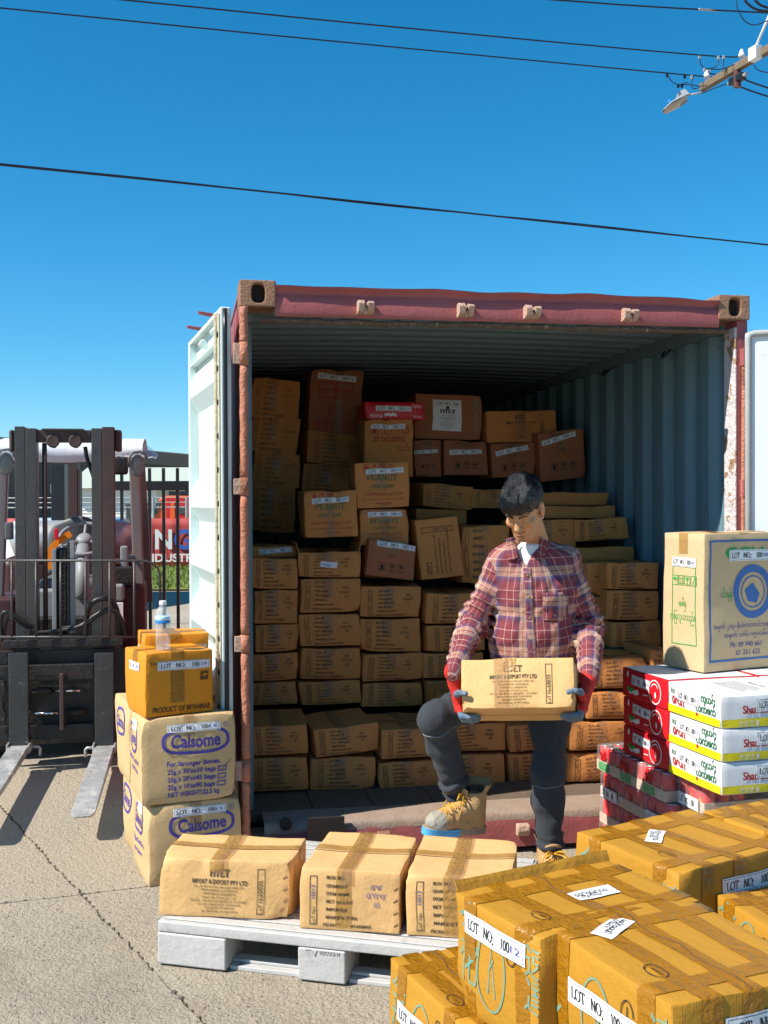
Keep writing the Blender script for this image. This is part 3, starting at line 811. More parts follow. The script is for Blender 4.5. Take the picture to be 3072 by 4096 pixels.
# sill
sz = 0.158
sl = MB()
sl.grid(lambda u, v: (0.162 + u * (CW_ - 0.324), [-0.006, -0.006, -0.004, -0.002, 0.002, 0.012, 0.02][round(v * 6)] + 0.004 * mnoise.noise(Vector((u * 9, v * 3, 1))),
                      [0.0, 0.03, 0.06, 0.09, 0.12, 0.146, 0.150][round(v * 6)]), 70, 6)
sl.build('door_sill', M['red_steel'], cont, smooth=True)
st = MB().grid(lambda u, v: (0.10 + u * (CW_ - 0.2), [0.002, 0.004, 0.014, 0.05, 0.12, 0.2][round(v * 5)] + 0.002 * mnoise.noise(Vector((u * 30, v, 6))),
                             [0.118, 0.140, 0.156, 0.163, 0.166, 0.166][round(v * 5)] + 0.002 * mnoise.noise(Vector((u * 14, v * 4, 6)))), 90, 5)
st.build('sill_plate', M['sill_top'], cont, smooth=True)
for x0, x1 in ((cpl(664, 1790, -.01)[0], cpl(744, 1790, -.01)[0]),):
    zt = cpl(700, 1766, -.01)[1]
    MB().bb(x0, x1, -0.014, 0.0, 0.004, zt).build('sill_pocket', M['black_hole'], cont)  # dark block on the sill face, the opening's shade put into its colour
    MB().cyl((cpl(617, 1775, -.01)[0], -0.014, zt - 0.02), (cpl(617, 1775, -.01)[0], 0, zt - 0.02), 0.028).build('sill_hole', M['black_hole'], cont)  # dark disc, the round hole's shade put into its colour
for vx in (830, 1130, 1395):
    cx = cpl(vx, 1790, -0.03)[0]
    MB().prism([(-0.0, -0.03), (0.03, -0.026), (0.044, 0.0), (0.036, 0.026), (0.0, 0.03)], lambda a, b, w: (cx + w, -0.008 - a, 0.082 + b), -0.03, 0.03).build(
        'lock_keeper', M['rust_cast'] if vx == 830 else M['primer'], cont, bevel=0.006)
# floor boards
nb = 8
for i in range(nb):
    x0 = 0.05 + (CW_ - 0.1) * i / nb
    MB().bb(x0 + 0.002, x0 + (CW_ - 0.1) / nb - 0.002, 0.201, 5.9, 0.12, 0.165).build('floor_board', M['plywood'], cont, bevel=0.002)
MB().bb(0.04, CW_ - 0.04, 0.13, 5.95, 0.05, 0.118).build('floor_base', M['black_hole'], cont)
# corrugated sides, roof, end
def corr(t, per, dep):
    k = (t / per) % 1.0
    return dep * min(1.0, max(0.0, (k - 0.28) / 0.16)) if k < 0.66 else dep * min(1.0, max(0.0, (0.96 - k) / 0.16))
def sheet(fn, L, n, zl, name, m):
    mb = MB()
    ts = [L * i / n for i in range(n + 1)]
    vs, fs = [], []
    for t in ts:
        vs += [fn(t, z) for z in zl]
    k = len(zl)
    for i in range(n):
        for j in range(k - 1):
            fs.append((i * k + j, i * k + j + 1, (i + 1) * k + j + 1, (i + 1) * k + j))
    mb.add(vs, fs)
    o = mb.build(name, m, cont)
    so = o.modifiers.new('thick', 'SOLIDIFY'); so.thickness = 0.003; so.offset = 0
    return o
zl = [0.15, 0.7, 1.3, 1.9, 2.43]
sheet(lambda t, z: (CW_ - 0.028 - corr(t, 0.276, 0.040) + 0.006 * mnoise.noise(Vector((t * 2, z * 2, 3))), 0.15 + t, z), 5.85, 420, zl, 'side_wall', M['in_wall'])
sheet(lambda t, z: (0.028 + corr(t, 0.276, 0.040), 0.15 + t, z), 5.85, 420, zl, 'side_wall', M['in_wall'])
sheet(lambda t, x: (x, 0.12 + t, 2.535 - corr(t + 0.1, 0.209, 0.024) - 0.018 * (2 * abs(x - CW_ / 2) / CW_) ** 2), 5.9, 560, [0.03, 0.6, 1.2, 1.8, CW_ - 0.03], 'roof_sheet', M['in_roof'])
sheet(lambda t, z: (0.04 + t, 6.0 - corr(t, 0.25, 0.04), z), CW_ - 0.08, 120, [0.12, 2.556], 'end_wall', M['in_wall'])
for x in (0.034, CW_ - 0.034):
    MB().bb(x - 0.032, x + 0.032, 0.15, 6.0, 2.432, 2.505).build('roof_rail', M['in_roof'], cont, bevel=0.006)
MB().bb(0.0, CW_, 0.16, 6.05, 2.545, 2.56).build('roof_skin', M['red_steel'], cont)
MB().bb(CW_ - 0.0005, CW_ + 0.004, 0.18, 6.0, 0.12, 2.5).build('outer_skin', M['red_steel'], cont)
MB().bb(-0.004, 0.0005, 0.18, 6.0, 0.12, 2.5).build('outer_skin', M['red_steel'], cont)
for y in (0.75, 1.62):
    mb = MB(); mb.tube([(CW_ - 0.075 - 0.03 * math.sin(a), y + 0.035 * math.cos(a), 2.425 - 0.035 * math.sin(a)) for a in [math.pi * i / 10 for i in range(11)]], 0.006, 8)
    mb.build('lashing_ring', M['black_paint'], cont, smooth=True)

# ---------------------------------------------------------------- container doors (each swings on its own hinge)
def door_frame(name, hinge, dirv, normal, label):
    """local x runs along the door from the hinge, local -y is the inner face"""
    d = empty(name, hinge, 0, label, 'container door')
    ex, ey = Vector(dirv).normalized(), -Vector(normal).normalized()
    d.matrix_world = Matrix.Translation(hinge) @ Matrix((ex, ey, Vector((0, 0, 1)))).transposed().to_4x4()
    return d
hl = cw(-0.035, 0.0, 0)
ldir = (CAX * -0.118 + CAY * 0.993)
lnor = (CAX * -0.993 + CAY * -0.118)
ld = door_frame('container_door', hl, ldir, lnor, 'pale green corrugated door swung back along left side of container')
DW, DZ0, DZ1 = 1.15, 0.13, 2.47
ribs = [2.20, 1.62, 1.315, 1.02, 0.715, 0.41]
def prof(z):
    for c in ribs:
        k = abs(z - c)
        if k < 0.115: return 0.046 * (1.0 if k < 0.04 else (0.115 - k) / 0.075)
    return 0.0
zz = sorted(set([DZ0 + 0.05, 2.33] + [round(c + s * k, 4) for c in ribs for s in (-1, 1) for k in (0.04, 0.115)]))
zz = [z for z in zz if DZ0 + 0.05 <= z <= 2.33]
mb = MB()
k = len(zz); nx = 6; vs = []; fs = []
for i in range(nx + 1):
    x = 0.085 + (DW - 0.125) * i / nx
    vs += [(x, -prof(z) + 0.0, z) for z in zz]
for i in range(nx):
    for j in range(k - 1): fs.append((i * k + j, i * k + j + 1, (i + 1) * k + j + 1, (i + 1) * k + j))
mb.add(vs, fs)
o = mb.build('door_panel', M['door_white'], ld)
so = o.modifiers.new('thick', 'SOLIDIFY'); so.thickness = 0.003
MB().bb(0.0, 0.10, -0.050, 0.0, DZ0, DZ1).build('door_stile', M['door_white'], ld, bevel=0.008)
MB().bb(DW - 0.04, DW, -0.052, 0.0, DZ0, DZ1).build('door_stile', M['door_white'], ld, bevel=0.006)
MB().bb(0.1005, DW - 0.0405, -0.050, -0.044, DZ1 - 0.022, DZ1 - 0.004).build('top_flange', M['door_white'], ld)
MB().bb(0.1005, DW - 0.0405, -0.044, 0.0, DZ1 - 0.012, DZ1 - 0.006).build('top_rail', M['door_white'], ld)
MB().bb(0.1005, DW - 0.0405, -0.046, 0.0, 2.332, 2.340).build('cross_rail', M['door_white'], ld)
MB().bb(0.1005, DW - 0.0405, -0.010, 0.0, 2.340, DZ1 - 0.0125).build('upper_plate', M['door_white'], ld)
MB().bb(0.1005, DW - 0.0405, -0.050, 0.0, DZ0, DZ0 + 0.05).build('bottom_rail', M['door_white'], ld, bevel=0.004)
for x in (0.3, 0.72):
    mb = MB()
    for dx in (-0.022, 0.022): mb.prism([(0, -0.02), (0.03, -0.016), (0.042, 0.0), (0.03, 0.02), (0, 0.022)], lambda a, b, w: (x + dx + w, -0.010 - a, 2.402 + b), -0.011, 0.011)
    mb.build('lock_keeper', M['door_white'], ld, bevel=0.004)
# gasket and bolted strip along the hinge edge
MB().tube([(0.066 + 0.002 * math.sin(i * 1.3), -0.058, DZ0 + (DZ1 - DZ0 - 0.02) * i / 60) for i in range(61)], 0.011, 10).build('gasket', M['gasket'], ld, smooth=True)
MB().grid(lambda u, v: (0.079 + 0.016 * u, -0.052 - 0.004 * mnoise.noise(Vector((u * 3, v * 30, 2))) , DZ0 + 0.05 + v * 1.35), 3, 90).build('rust_streak', M['door_rust'], ld, smooth=True)
MB().bb(0.004, 0.05, -0.056, -0.0502, DZ0 + 0.02, DZ1 - 0.03).build('clamp_strip', M['gasket'], ld, bevel=0.002)
for i in range(15):
    z = 0.25 + i * 0.15
    MB().cyl((0.03, -0.062, z), (0.03, -0.055, z), 0.012, 0.014, n=10).build('bolt', M['black_hole'], ld)
MB().tube([(-0.012, -0.03, DZ0 + (DZ1 - DZ0 - 0.01) * i / 20) for i in range(21)], 0.010, 8).build('edge_seal', M['black_paint'], ld, smooth=True)
for x, h in ((0.42, 0.0), (0.86, 0.0)):
    MB().prism([(-0.05, 0.0), (0.07, 0.02), (0.075, 0.034), (0.0, 0.026), (-0.05, 0.022)], lambda a, b, w: (x + w, -0.02 - a, DZ1 + 0.012 + b), -0.012, 0.012).build('lock_cam', M['red_steel'], ld, bevel=0.003)
for x in (0.42, 0.86):
    MB().cyl((x, 0.03, 0.15), (x, 0.03, DZ1 + 0.03), 0.017).build('lock_bar', M['red_steel'], ld, smooth=True)

hr = cw(CW_ - 0.052, -0.060, 0)
ang = R(-24)
rdir = CAX * math.cos(ang) + CAY * math.sin(ang)
rnor = Vector((rdir.y, -rdir.x, 0))
rdoor = door_frame('container_door', hr, rdir, rnor, 'scuffed white door standing open at right of container')
MB().bb(0.0, DW, -0.022, 0.022, DZ0, DZ1 - 0.07).build('door_panel', M['door_white2'], rdoor, bevel=0.006)
gk = [(0.012, DZ0), (0.012, DZ1 - 0.10), (0.02, DZ1 - 0.082), (0.04, DZ1 - 0.076), (DW, DZ1 - 0.076)]
MB().tube([(x, -0.026, z) for x, z in gk], 0.016, 10).build('gasket', M['gasket_grey'], rdoor, smooth=True)
for zc in (0.55, 1.0, 1.45):
    MB().bb(0.15, DW - 0.1, -0.027, -0.0225, zc - 0.006, zc + 0.006).build('panel_seam', M['door_white2'], rdoor)
# ---------------------------------------------------------------- carton materials
def kraft(name, c, v=0.85, rough=0.75, flute=0.25, dark=0.8):
    return mat(name, c, rough, spec=0.3, var=[(5, 0.5, tuple(x * v for x in c)), (0.9, 0.35, tuple(min(1, x * 1.12) for x in c))],
               spots=[(16, 0.68, tuple(x * 0.72 for x in c), 0.12)], bump=[(9, 0.22, 3), (55, 0.16, 4)], flute=(170.0, flute*0.6))
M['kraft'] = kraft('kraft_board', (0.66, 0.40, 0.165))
M['kraft_in'] = kraft('kraft_board_stack', (0.60, 0.238, 0.068))  # kraft copy for the stack: warm bounce and interior shade put into the colour
M['calsome'] = kraft('calsome_board', (0.60, 0.405, 0.20), flute=0.5)
M['orange'] = kraft('orange_board', (0.68, 0.25, 0.012), rough=0.45)
M['yellow'] = kraft('yellow_board', (0.46, 0.222, 0.022), rough=0.55, flute=0.3)
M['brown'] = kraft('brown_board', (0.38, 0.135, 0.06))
M['ccu'] = kraft('cracker_board', (0.60, 0.43, 0.24), flute=0.45)
M['redbox'] = mat('red_print_board', (0.62, 0.012, 0.022), 0.4, spec=0.5, var=(6, 0.3, (0.50, 0.010, 0.02)), bump=[(8, 0.2, 3)])
M['whitebox'] = mat('white_print_board', (0.76, 0.76, 0.76), 0.45, spec=0.4, var=(6, 0.3, (0.70, 0.70, 0.71)), bump=[(8, 0.22, 3)], flute=(150, 0.25))
M['lemon'] = mat('yellow_print', (0.80, 0.66, 0.01), 0.45)
M['paper'] = mat('white_paper', (0.80, 0.80, 0.81), 0.6, var=(20, 0.25, (0.74, 0.74, 0.76)), bump=[(30, 0.2, 3)])
M['ink'] = mat('black_ink', (0.028, 0.022, 0.018), 0.7)
M['ink_soft'] = mat('faded_ink', (0.085, 0.058, 0.034), 0.75)
M['ink_blue'] = mat('blue_pen', (0.05, 0.06, 0.30), 0.7)
M['ink_navy'] = mat('navy_print', (0.060, 0.042, 0.28), 0.6, var=(14, 0.4, (0.10, 0.07, 0.30)))
M['ink_teal'] = mat('teal_print', (0.09, 0.30, 0.27), 0.6, var=(18, 0.8, (0.34, 0.27, 0.08)))
M['ink_green'] = mat('green_print', (0.015, 0.33, 0.06), 0.6)
M['ink_dgreen'] = mat('dark_green_print', (0.02, 0.14, 0.06), 0.6)
M['ink_red'] = mat('red_print', (0.42, 0.02, 0.02), 0.6)
M['ink_blue2'] = mat('mid_blue_print', (0.045, 0.14, 0.38), 0.6)
M['ink_brown'] = mat('dark_brown_print', (0.10, 0.045, 0.01), 0.7)
M['tape'] = mat('brown_tape', (0.47, 0.265, 0.07), 0.22, spec=0.5, var=(12, 0.5, (0.40, 0.21, 0.045)), bump=[(40, 0.5, 3), (9, 0.3, 2)], alpha=0.62)
M['tape_y'] = mat('amber_tape', (0.36, 0.15, 0.005), 0.2, spec=0.5, var=(10, 0.6, (0.35, 0.15, 0.008)), bump=[(45, 0.55, 4), (10, 0.4, 2)], alpha=0.85)
M['tape_clear'] = clear_mat('clear_tape', (0.90, 0.82, 0.70), 0.12, 0.26, (0.50, 0.36, 0.22))

CARTONS = 'cartons stacked inside the container'
def q_print(w, h, seed, lot='10013', hand=True):
    """the form printed on the end of the plain export cartons"""
    rd = random.Random(seed)
    a, b = Ink(), Ink()
    x0, x1 = -0.40 * w, -0.325 * w
    a.frame(x0, -0.42 * h, x1, 0.40 * h, 0.0022)
    a.txt('LoT No:', x0 + 0.055 * w, -0.40 * h, 0.035 * w, rot=R(90))
    b.txt(lot, x0 + 0.055 * w, 0.02 * h, 0.04 * w, rot=R(90))
    rows = ['BOX NO.', 'QUANTITY', 'ITEM NAME', 'NET WEIGHT', 'IMPORTER', 'MANUFACTURE :', 'PRODUCT OF MYANMAR']
    for i, t in enumerate(rows):
        y = 0.36 * h - i * 0.133 * h
        a.txt(t, -0.235 * w - (0.03 * w if i == 6 else 0), y, 0.052 * h, font='serif', wid=len(t) * 0.0265 * w, weight=1.15)
        if i < 5: a.txt(':', 0.16 * w, y, 0.05 * h, font='serif')
    if hand:
        b.scrawl(0.23 * w, 0.36 * h - 0.133 * h, 0.075 * h, rd.randint(3, 4), seed)
        b.scrawl(0.19 * w, 0.36 * h - 0.27 * h, 0.085 * h, rd.randint(5, 6), seed + 1)
        b.scrawl(0.26 * w, 0.36 * h - 0.41 * h, 0.08 * h, 2, seed + 2)
    return a, b
def h_print(w, h, lot='10035'):
    a, b = Ink(), Ink()
    a.txt('HTET', -0.03 * w, 0.22 * h, 0.13 * h, 'c', font='serif', wid=0.155 * w, weight=1.35)
    a.txt('IMPORT & EXPORT PTY LTD', -0.03 * w, 0.09 * h, 0.075 * h, 'c', wid=0.42 * w, bold=True)
    for i, (t, k) in enumerate([('No. 10, Barnes Place Werribee 3030, VIC,', .38), ('MELBOURNE, AUSTRALIA', .27), ('0449796553, 0406426759', .24), ('Export By H-Htet Co., Ltd.', .25),
                                ('NO.325, 10th BLOCK, BALEKKA - 34 STREET,', .43), ('SOUTH OKKALAPA TOWNSHIP,', .32), ('YANGON, MYANMAR', .22), ('09 77075706, 09 420100023', .27)]):
        a.txt(t, -0.03 * w, 0.02 * h - i * 0.062 * h, 0.036 * h, 'c', wid=k * w)
    x0 = 0.25 * w
    a.frame(x0, -0.42 * h, x0 + 0.058 * w, 0.38 * h, 0.0022)
    a.txt('LoT No-:', x0 + 0.043 * w, -0.40 * h, 0.03 * w, rot=R(90))
    b.txt(lot, x0 + 0.043 * w, -0.08 * h, 0.034 * w, rot=R(90))
    return a, b
_seed = [100]
def make(name, label, cat, c, m, M4, group=None):
    """thing = empty + carton body"""
    e = empty(name, (0, 0, 0), 0, label, cat, group)
    e.matrix_world = M4
    vs, fs = c.body()
    me = mesh_from('carton_body', vs, fs)
    link_mesh('carton_body', me, m, e, smooth=True)
    me.set_sharp_from_angle(angle=R(35))
    return e
def inside(rect, ly, d, label, kind='q', tilt=0.0, yaw=0.0, m=None, lot='10013', hand=True, lotlabel=None, cr=1.0, tape=True, dim=False, name='carton'):
    x0, y0, x1, y1 = rect
    _seed[0] += 7
    sd = _seed[0]
    la, za = cpl(x0, y1, ly); lb, zb = cpl(x1, y0, ly)
    la2, _ = cpl(x0, y0, ly); lb2, _ = cpl(x1, y1, ly)
    w, h = (lb + lb2 - la - la2) / 2, zb - za
    cx = (la + lb + la2 + lb2) / 4
    rd = random.Random(sd)
    if kind == 'q': yaw += rd.uniform(-3.5, 3.5); tilt += rd.uniform(-1.1, 1.1)
    M4 = (Matrix.Translation(cw(cx, ly + d / 2, za)) @ Matrix.Rotation(YAW + R(yaw), 4, 'Z')
          @ Matrix.Translation((0, -d / 2, h / 2)) @ Matrix.Rotation(R(tilt), 4, 'Y') @ Matrix.Translation((0, d / 2, -h / 2)))
    crush = [(rd.choice((-1, 1)), -1, rd.choice((0, 1)), 0.10, 0.034 * cr * rd.random())]
    if rd.random() < 0.6: crush.append((rd.choice((-1, 1)), -1, rd.choice((0, 1)), 0.09, 0.03 * cr * rd.random()))
    if rd.random() < 0.4: crush.append((rd.uniform(-0.6, 0.6), -1, 1, 0.10, 0.02 * cr))
    c = Carton(w - 0.004, d, h - 0.003, sd, crumple=cr * 1.25, bulge=0.008, sag=0.010, crush=crush, cell=0.032)
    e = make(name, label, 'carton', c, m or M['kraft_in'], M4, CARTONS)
    w, h = c.w, c.h
    if kind == 'q':
        a, b = q_print(w, h, sd, rd.choice((lot, lot, '10018', '10003')), hand)
        ra, ox, oy = R(rd.uniform(-1.8, 1.8)), rd.uniform(-0.03, 0.03) * w, rd.uniform(-0.04, 0.03) * h
        for q_ in (a, b): q_.v = [(u * math.cos(ra) - v * math.sin(ra) + ox, u * math.sin(ra) + v * math.cos(ra) + oy) for u, v in q_.v]
        c.ink('printed_form', 'F', a, M['ink_soft'] if dim else M['ink'], e)
        c.ink('handwriting', 'F', b, M['ink'], e, 0.0018)
        if tape: c.tape_y(M['tape_clear'], e, x=-0.04 * w, wid=0.055, dn=h * rd.uniform(0.45, 0.8), both=(1, 0), name='clear_tape')
        if rd.random() < 0.5: c.tape_x(M['tape'], e, y=0.0, wid=0.05, dn=0.05)
    elif kind == 'h':
        a, b = h_print(w, h, lot)
        c.ink('printed_address', 'F', a, M['ink'], e); c.ink('handwriting', 'F', b, M['ink'], e, 0.0018)
        c.tape_y(M['tape_clear'], e, x=0.0, wid=0.05, dn=h * 0.9, both=(1, 0), name='clear_tape')
    elif kind == 'i':
        a = Ink()
        q = 0.13 * w
        a.icons(-0.2 * w, -0.22 * h, q, 'bgu', 1.55)
        a.txt('(50)', 0.0, 0.08 * h, 0.07 * h, 'c')
        b = Ink().txt('ကောင်း', 0, 0.36 * h, 0.11 * h, 'c', wid=0.45 * w)
        a.add(b.v, b.f)
        c.ink('handling_marks', 'F', a, M['ink'], e)
        c.tape_y(M['tape_clear'], e, x=0.0, wid=0.05, dn=h * 0.4, both=(1, 0), name='clear_tape')
    elif kind == 'p':
        a = Ink().txt('PEANUT', 0.0, 0.10 * h, 0.125 * h, 'c', font='serif', wid=0.58 * w)
        a.txt('CRISP CANDY', 0.0, -0.06 * h, 0.075 * h, 'c', font='serif', wid=0.46 * w)
        c.ink('printed_name', 'F', a, M['ink_dgreen'], e)
        b = Ink().icons(-0.30 * w, 0.395 * h, 0.10 * w, 'bgua', 1.5)
        b.txt('Grand Manufacturing Co.Ltd', 0, -0.22 * h, 0.075 * h, 'c', wid=0.74 * w)
        b.txt('Tel: +95-9-5003 781, +95-9-421021588', 0, -0.33 * h, 0.04 * h, 'c', wid=0.78 * w)
        b.txt('+95-9-977786', 0, -0.42 * h, 0.04 * h, 'c', wid=0.34 * w)
        c.ink('printed_maker', 'F', b, M['ink_red'], e)
        c.tape_y(M['tape_clear'], e, x=0.0, wid=0.045, dn=h * 0.98, both=(1, 0), name='clear_tape')
    if lotlabel:
        u, v, k, num, rot = lotlabel
        lw, lh = k * w, k * w * 0.145
        c.paper('F', u * w, v * h, lw, lh, R(rot), lot_lines(lw, lh, num), e, M['paper'], [M['ink'], M['ink_blue']])
    return c, e

# row A: front row on the container floor
A = 0.52
inside((547, 1633, 671, 1711), A, .43, 'tan export carton on container floor at far left of front row', lot='10013')
inside((547, 1564, 670, 1633), A, .43, 'tan export carton resting on the far left floor carton of front row', lot='10001')
inside((674, 1632, 816, 1709), A, .43, 'tan export carton second from left on container floor, front row')
inside((674, 1566, 816, 1632), A, .43, 'tilted tan carton second from left on top of front floor row', tilt=-3.5)
inside((819, 1640, 952, 1708), A, .43, 'crumpled tan carton third from left on container floor behind raised boot', cr=1.8)
inside((819, 1570, 950, 1640), A, .43, 'tan carton third from left in second layer, half hidden by raised leg', cr=1.4)
inside((956, 1626, 1094, 1699), A, .43, 'tan carton on container floor directly between the man\'s legs')
inside((956, 1561, 1094, 1626), A, .43, 'tan carton in second layer seen between the man\'s legs')
inside((960, 1500, 1092, 1561), A, .43, 'tan carton in third layer hidden behind the held box')
inside((1096, 1624, 1224, 1692), A, .43, 'tan floor carton behind the man\'s standing leg', hand=False)
inside((1096, 1561, 1228, 1624), A, .43, 'second layer tan carton behind the man\'s standing thigh')
inside((1227, 1622, 1372, 1690), A - .12, .35, 'tan floor carton right of standing leg, beside the can trays')
inside((1229, 1555, 1374, 1622), A - .12, .35, 'tan carton in second layer right of the standing leg', lot='10013')
inside((1272, 1489, 1400, 1555), A - .12, .35, 'tan carton in third layer beside red gloved hand', lot='10013')
inside((1276, 1420, 1404, 1489), A - .12, .36, 'topmost tan carton of the column right of the man\'s elbow', lot='10001')
inside((1378, 1500, 1440, 1690), A - .12, .35, 'tan carton standing behind the red boxes at container wall', kind='n')
inside((1406, 1402, 1450, 1498), A - .12, .36, 'tan carton wedged between right column and container wall', kind='q')
# row B: second row, five high
B = 1.0
ys = [1204, 1273, 1348, 1409, 1472, 1524]
for i, t in enumerate(['top', 'second from top', 'third from top', 'fourth from top', 'bottom']):
    inside((545, ys[i], 643, ys[i + 1]), B, .43, 'tan carton, %s of the leftmost five-high column behind the rusty post' % t, tilt=0.8 if i < 2 else 0)
ys = [1190, 1248, 1324, 1397, 1469, 1524]
for i, t in enumerate(['', 'second from top', 'third from top', 'fourth from top', 'bottom']):
    if i == 0:
        c, e = inside((645, ys[0], 778, ys[1]), B, .43, 'heavily taped tan carton with raised flaps on top of second column', cr=1.6)
        c.tape_x(M['tape_clear'], e, y=-0.16, wid=0.10, dn=0.1, name='clear_tape')
        c.paper('F', 0.0, 0.0, 0.09, 0.03, R(-4), [lambda I: I.scrawl(-0.035, -0.005, 0.012, 6, 5)], e, M['paper'], M['ink_blue'])
        for sgn in (-1, 1):
            V = [(sgn * (c.w / 2 - 0.004), -c.d / 2, c.h - 0.01), (sgn * (c.w / 2 - 0.004), c.d / 2, c.h - 0.01), (sgn * (c.w / 2 + 0.012), c.d / 2 - 0.02, c.h + 0.05), (sgn * (c.w / 2 + 0.012), -c.d / 2 + 0.03, c.h + 0.05)]
            fl = link_mesh('flap', mesh_from('flap', V, [(0, 1, 2, 3)]), M['kraft_in'], e)
            fl.modifiers.new('t', 'SOLIDIFY').thickness = 0.004
    else:
        inside((645, ys[i], 778, ys[i + 1]), B, .43, 'tan export carton, %s in second column from rusty post' % t)
ys = [1265, 1334, 1409, 1472, 1528]
for i, t in enumerate(['top', 'second from top', 'third from top', 'bottom']):
    inside((782, ys[i], 913, ys[i + 1]), B, .43, 'tan export carton, %s of third column left of the man' % t)
ys = [1279, 1348, 1409, 1465, 1524]
for i, t in enumerate(['top', 'second', 'third', 'lowest']):
    inside((917, ys[i], 1046, ys[i + 1]), B, .43, 'tan carton, %s in the column behind the man\'s lowered arm' % t, hand=False)
for i, (y0, y1) in enumerate(((1214, 1288), (1288, 1358))):
    inside((1196, y0, 1316, y1), 0.88, .43, 'tan carton right behind plaid sleeve, %s of its pair' % ('upper', 'lower')[i])
for i, (y0, y1) in enumerate(((1213, 1274), (1274, 1340), (1340, 1398))):
    inside((1316, y0, 1426, y1), 0.76, .43, 'tan carton by the blue inner wall, %s of right column' % ('top', 'middle', 'bottom')[i])
# cartons lying on row B
inside((540, 1178, 640, 1204), 1.12, .35, 'dark flat carton with paper label lying on leftmost column', kind='n', lotlabel=(0.05, 0.1, 0.75, '', 3), dim=True)
inside((657, 1059, 772, 1161), 1.10, .30, 'peanut candy carton standing left of the two stacked ones', 'p', tilt=-1.5, lotlabel=(0.0, 0.30, 0.72, '29', 2.5))
inside((769, 998, 885, 1097), 1.12, .30, 'upper of two stacked peanut candy cartons', 'p', tilt=-1.2, lotlabel=(0.05, 0.31, 0.70, '29', 2.5))
inside((778, 1098, 884, 1178), 1.12, .30, 'lower of two stacked peanut candy cartons', 'p', lotlabel=(0.03, 0.36, 0.74, '29', 1.5))
inside((782, 1178, 884, 1250), 1.30, .30, 'plain carton hidden under the stacked peanut candy cartons', 'n')
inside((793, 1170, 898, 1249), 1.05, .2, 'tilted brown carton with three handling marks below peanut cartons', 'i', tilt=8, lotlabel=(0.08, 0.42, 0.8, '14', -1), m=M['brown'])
c, e = inside((903, 1118, 997, 1250), 1.12, .3, 'carton leaning on its end with sideways lettering left of the man\'s shoulder', 'n', tilt=-6)
I = Ink().frame(-0.38 * c.w, 0.27 * c.h, 0.36 * c.w, 0.36 * c.h, 0.003)
I.txt('Lot No: 10001', 0.3 * c.w, 0.335 * c.h, 0.05 * c.w, rot=R(180))
I.txt('HTET', -0.22 * c.w, -0.42 * c.h, 0.11 * c.w, rot=R(90), font='serif')
for i, t in enumerate(('IMPORT & EXPORT PTY LTD', 'MELBOURNE, AUSTRALIA', '0449796553, 0406426759', 'SOUTH OKKALAPA TOWNSHIP')):
    I.txt(t, (-0.07 + 0.1 * i) * c.w, -0.42 * c.h, 0.05 * c.w, rot=R(90))
c.ink('printed_address', 'F', I, M['ink'], e)
inside((997, 1134, 1100, 1262), 1.2, .43, 'shadowed tan carton just left of the man\'s neck', 'q', hand=False, dim=True)
# row C: deep inside
C = 2.2
for i, (r, t) in enumerate([((541, 818, 645, 905), 6), ((541, 898, 647, 978), 4.5), ((543, 975, 646, 1050), 4), ((543, 1046, 640, 1150), 3)]):
    inside(r, C, .43, 'dim tan carton, %s of the leaning stack deep inside at left' % ('topmost', 'second', 'third', 'lowest')[i], tilt=t, lot='10001', dim=True)
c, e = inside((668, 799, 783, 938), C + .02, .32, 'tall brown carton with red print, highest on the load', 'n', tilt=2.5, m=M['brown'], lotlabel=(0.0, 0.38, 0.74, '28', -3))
I = Ink()
for x0, x1 in ((-0.32, 0.0), (0.0, 0.32)):
    for y0, y1 in ((0.18, 0.31), (0.06, 0.19)): I.frame(x0 * c.w, y0 * c.h, x1 * c.w, y1 * c.h, 0.006)
I.txt('ငွေ၈', 0.0, -0.14 * c.h, 0.14 * c.h, 'c', wid=0.32 * c.w)
I.icons(-0.33 * c.w, -0.36 * c.h, 0.14 * c.w, 'bguah', 1.2)
c.ink('red_print', 'F', I, M['ink_red'], e)
c.tape_y(M['tape_clear'], e, x=0.02, wid=0.05, dn=c.h * 0.98, both=(1, 0), name='clear_tape')
c.tape_x(M['tape_clear'], e, y=-0.10, wid=0.09, dn=0.05, name='clear_tape')
inside((661, 934, 779, 1004), C + .02, .43, 'dim tan carton under the tall red-printed carton', tilt=4.5, lot='10001', dim=True)
inside((656, 1003, 766, 1066), C + .02, .43, 'very dark tan carton, lowest under the tall red-printed carton', tilt=3.5, dim=True)
c, e = inside((785, 903, 892, 1030), 1.72, .3, 'brown twenty dozens carton behind the stacked peanut cartons', 'n', lotlabel=(-0.02, 0.36, 0.72, '26', -1.5))
I = Ink().txt('20 DOZENS', 0, 0.10 * c.h, 0.085 * c.h, 'c', wid=0.66 * c.w, bold=True)
I.icons(-0.3 * c.w, 0.30 * c.h, 0.15 * c.w, 'bgua', 1.4); I.txt('ကောင်း', 0.28 * c.w, -0.06 * c.h, 0.1 * c.h, 'c', wid=0.3 * c.w)
c.ink('red_print', 'F', I, M['ink_red'], e)
c, e = inside((788, 868, 918, 905), 1.70, .34, 'flat red snack carton lying on the twenty dozens carton', 'n', m=M['redbox'], lotlabel=(-0.02, 0.12, 0.60, '01', -1), name='red_snack_carton', cr=0.4)
I = Ink().icons(-0.40 * c.w, -0.33 * c.h, 0.045 * c.w, 'uagb', 1.2).txt('20 Pcs', 0.3 * c.w, -0.4 * c.h, 0.13 * c.h)
for k in range(5): I.disc((-0.16 + 0.04 * k) * c.w, -0.26 * c.h + 0.04 * c.h * (k % 2), 0.024 * c.w, 0.10 * c.h, 12)
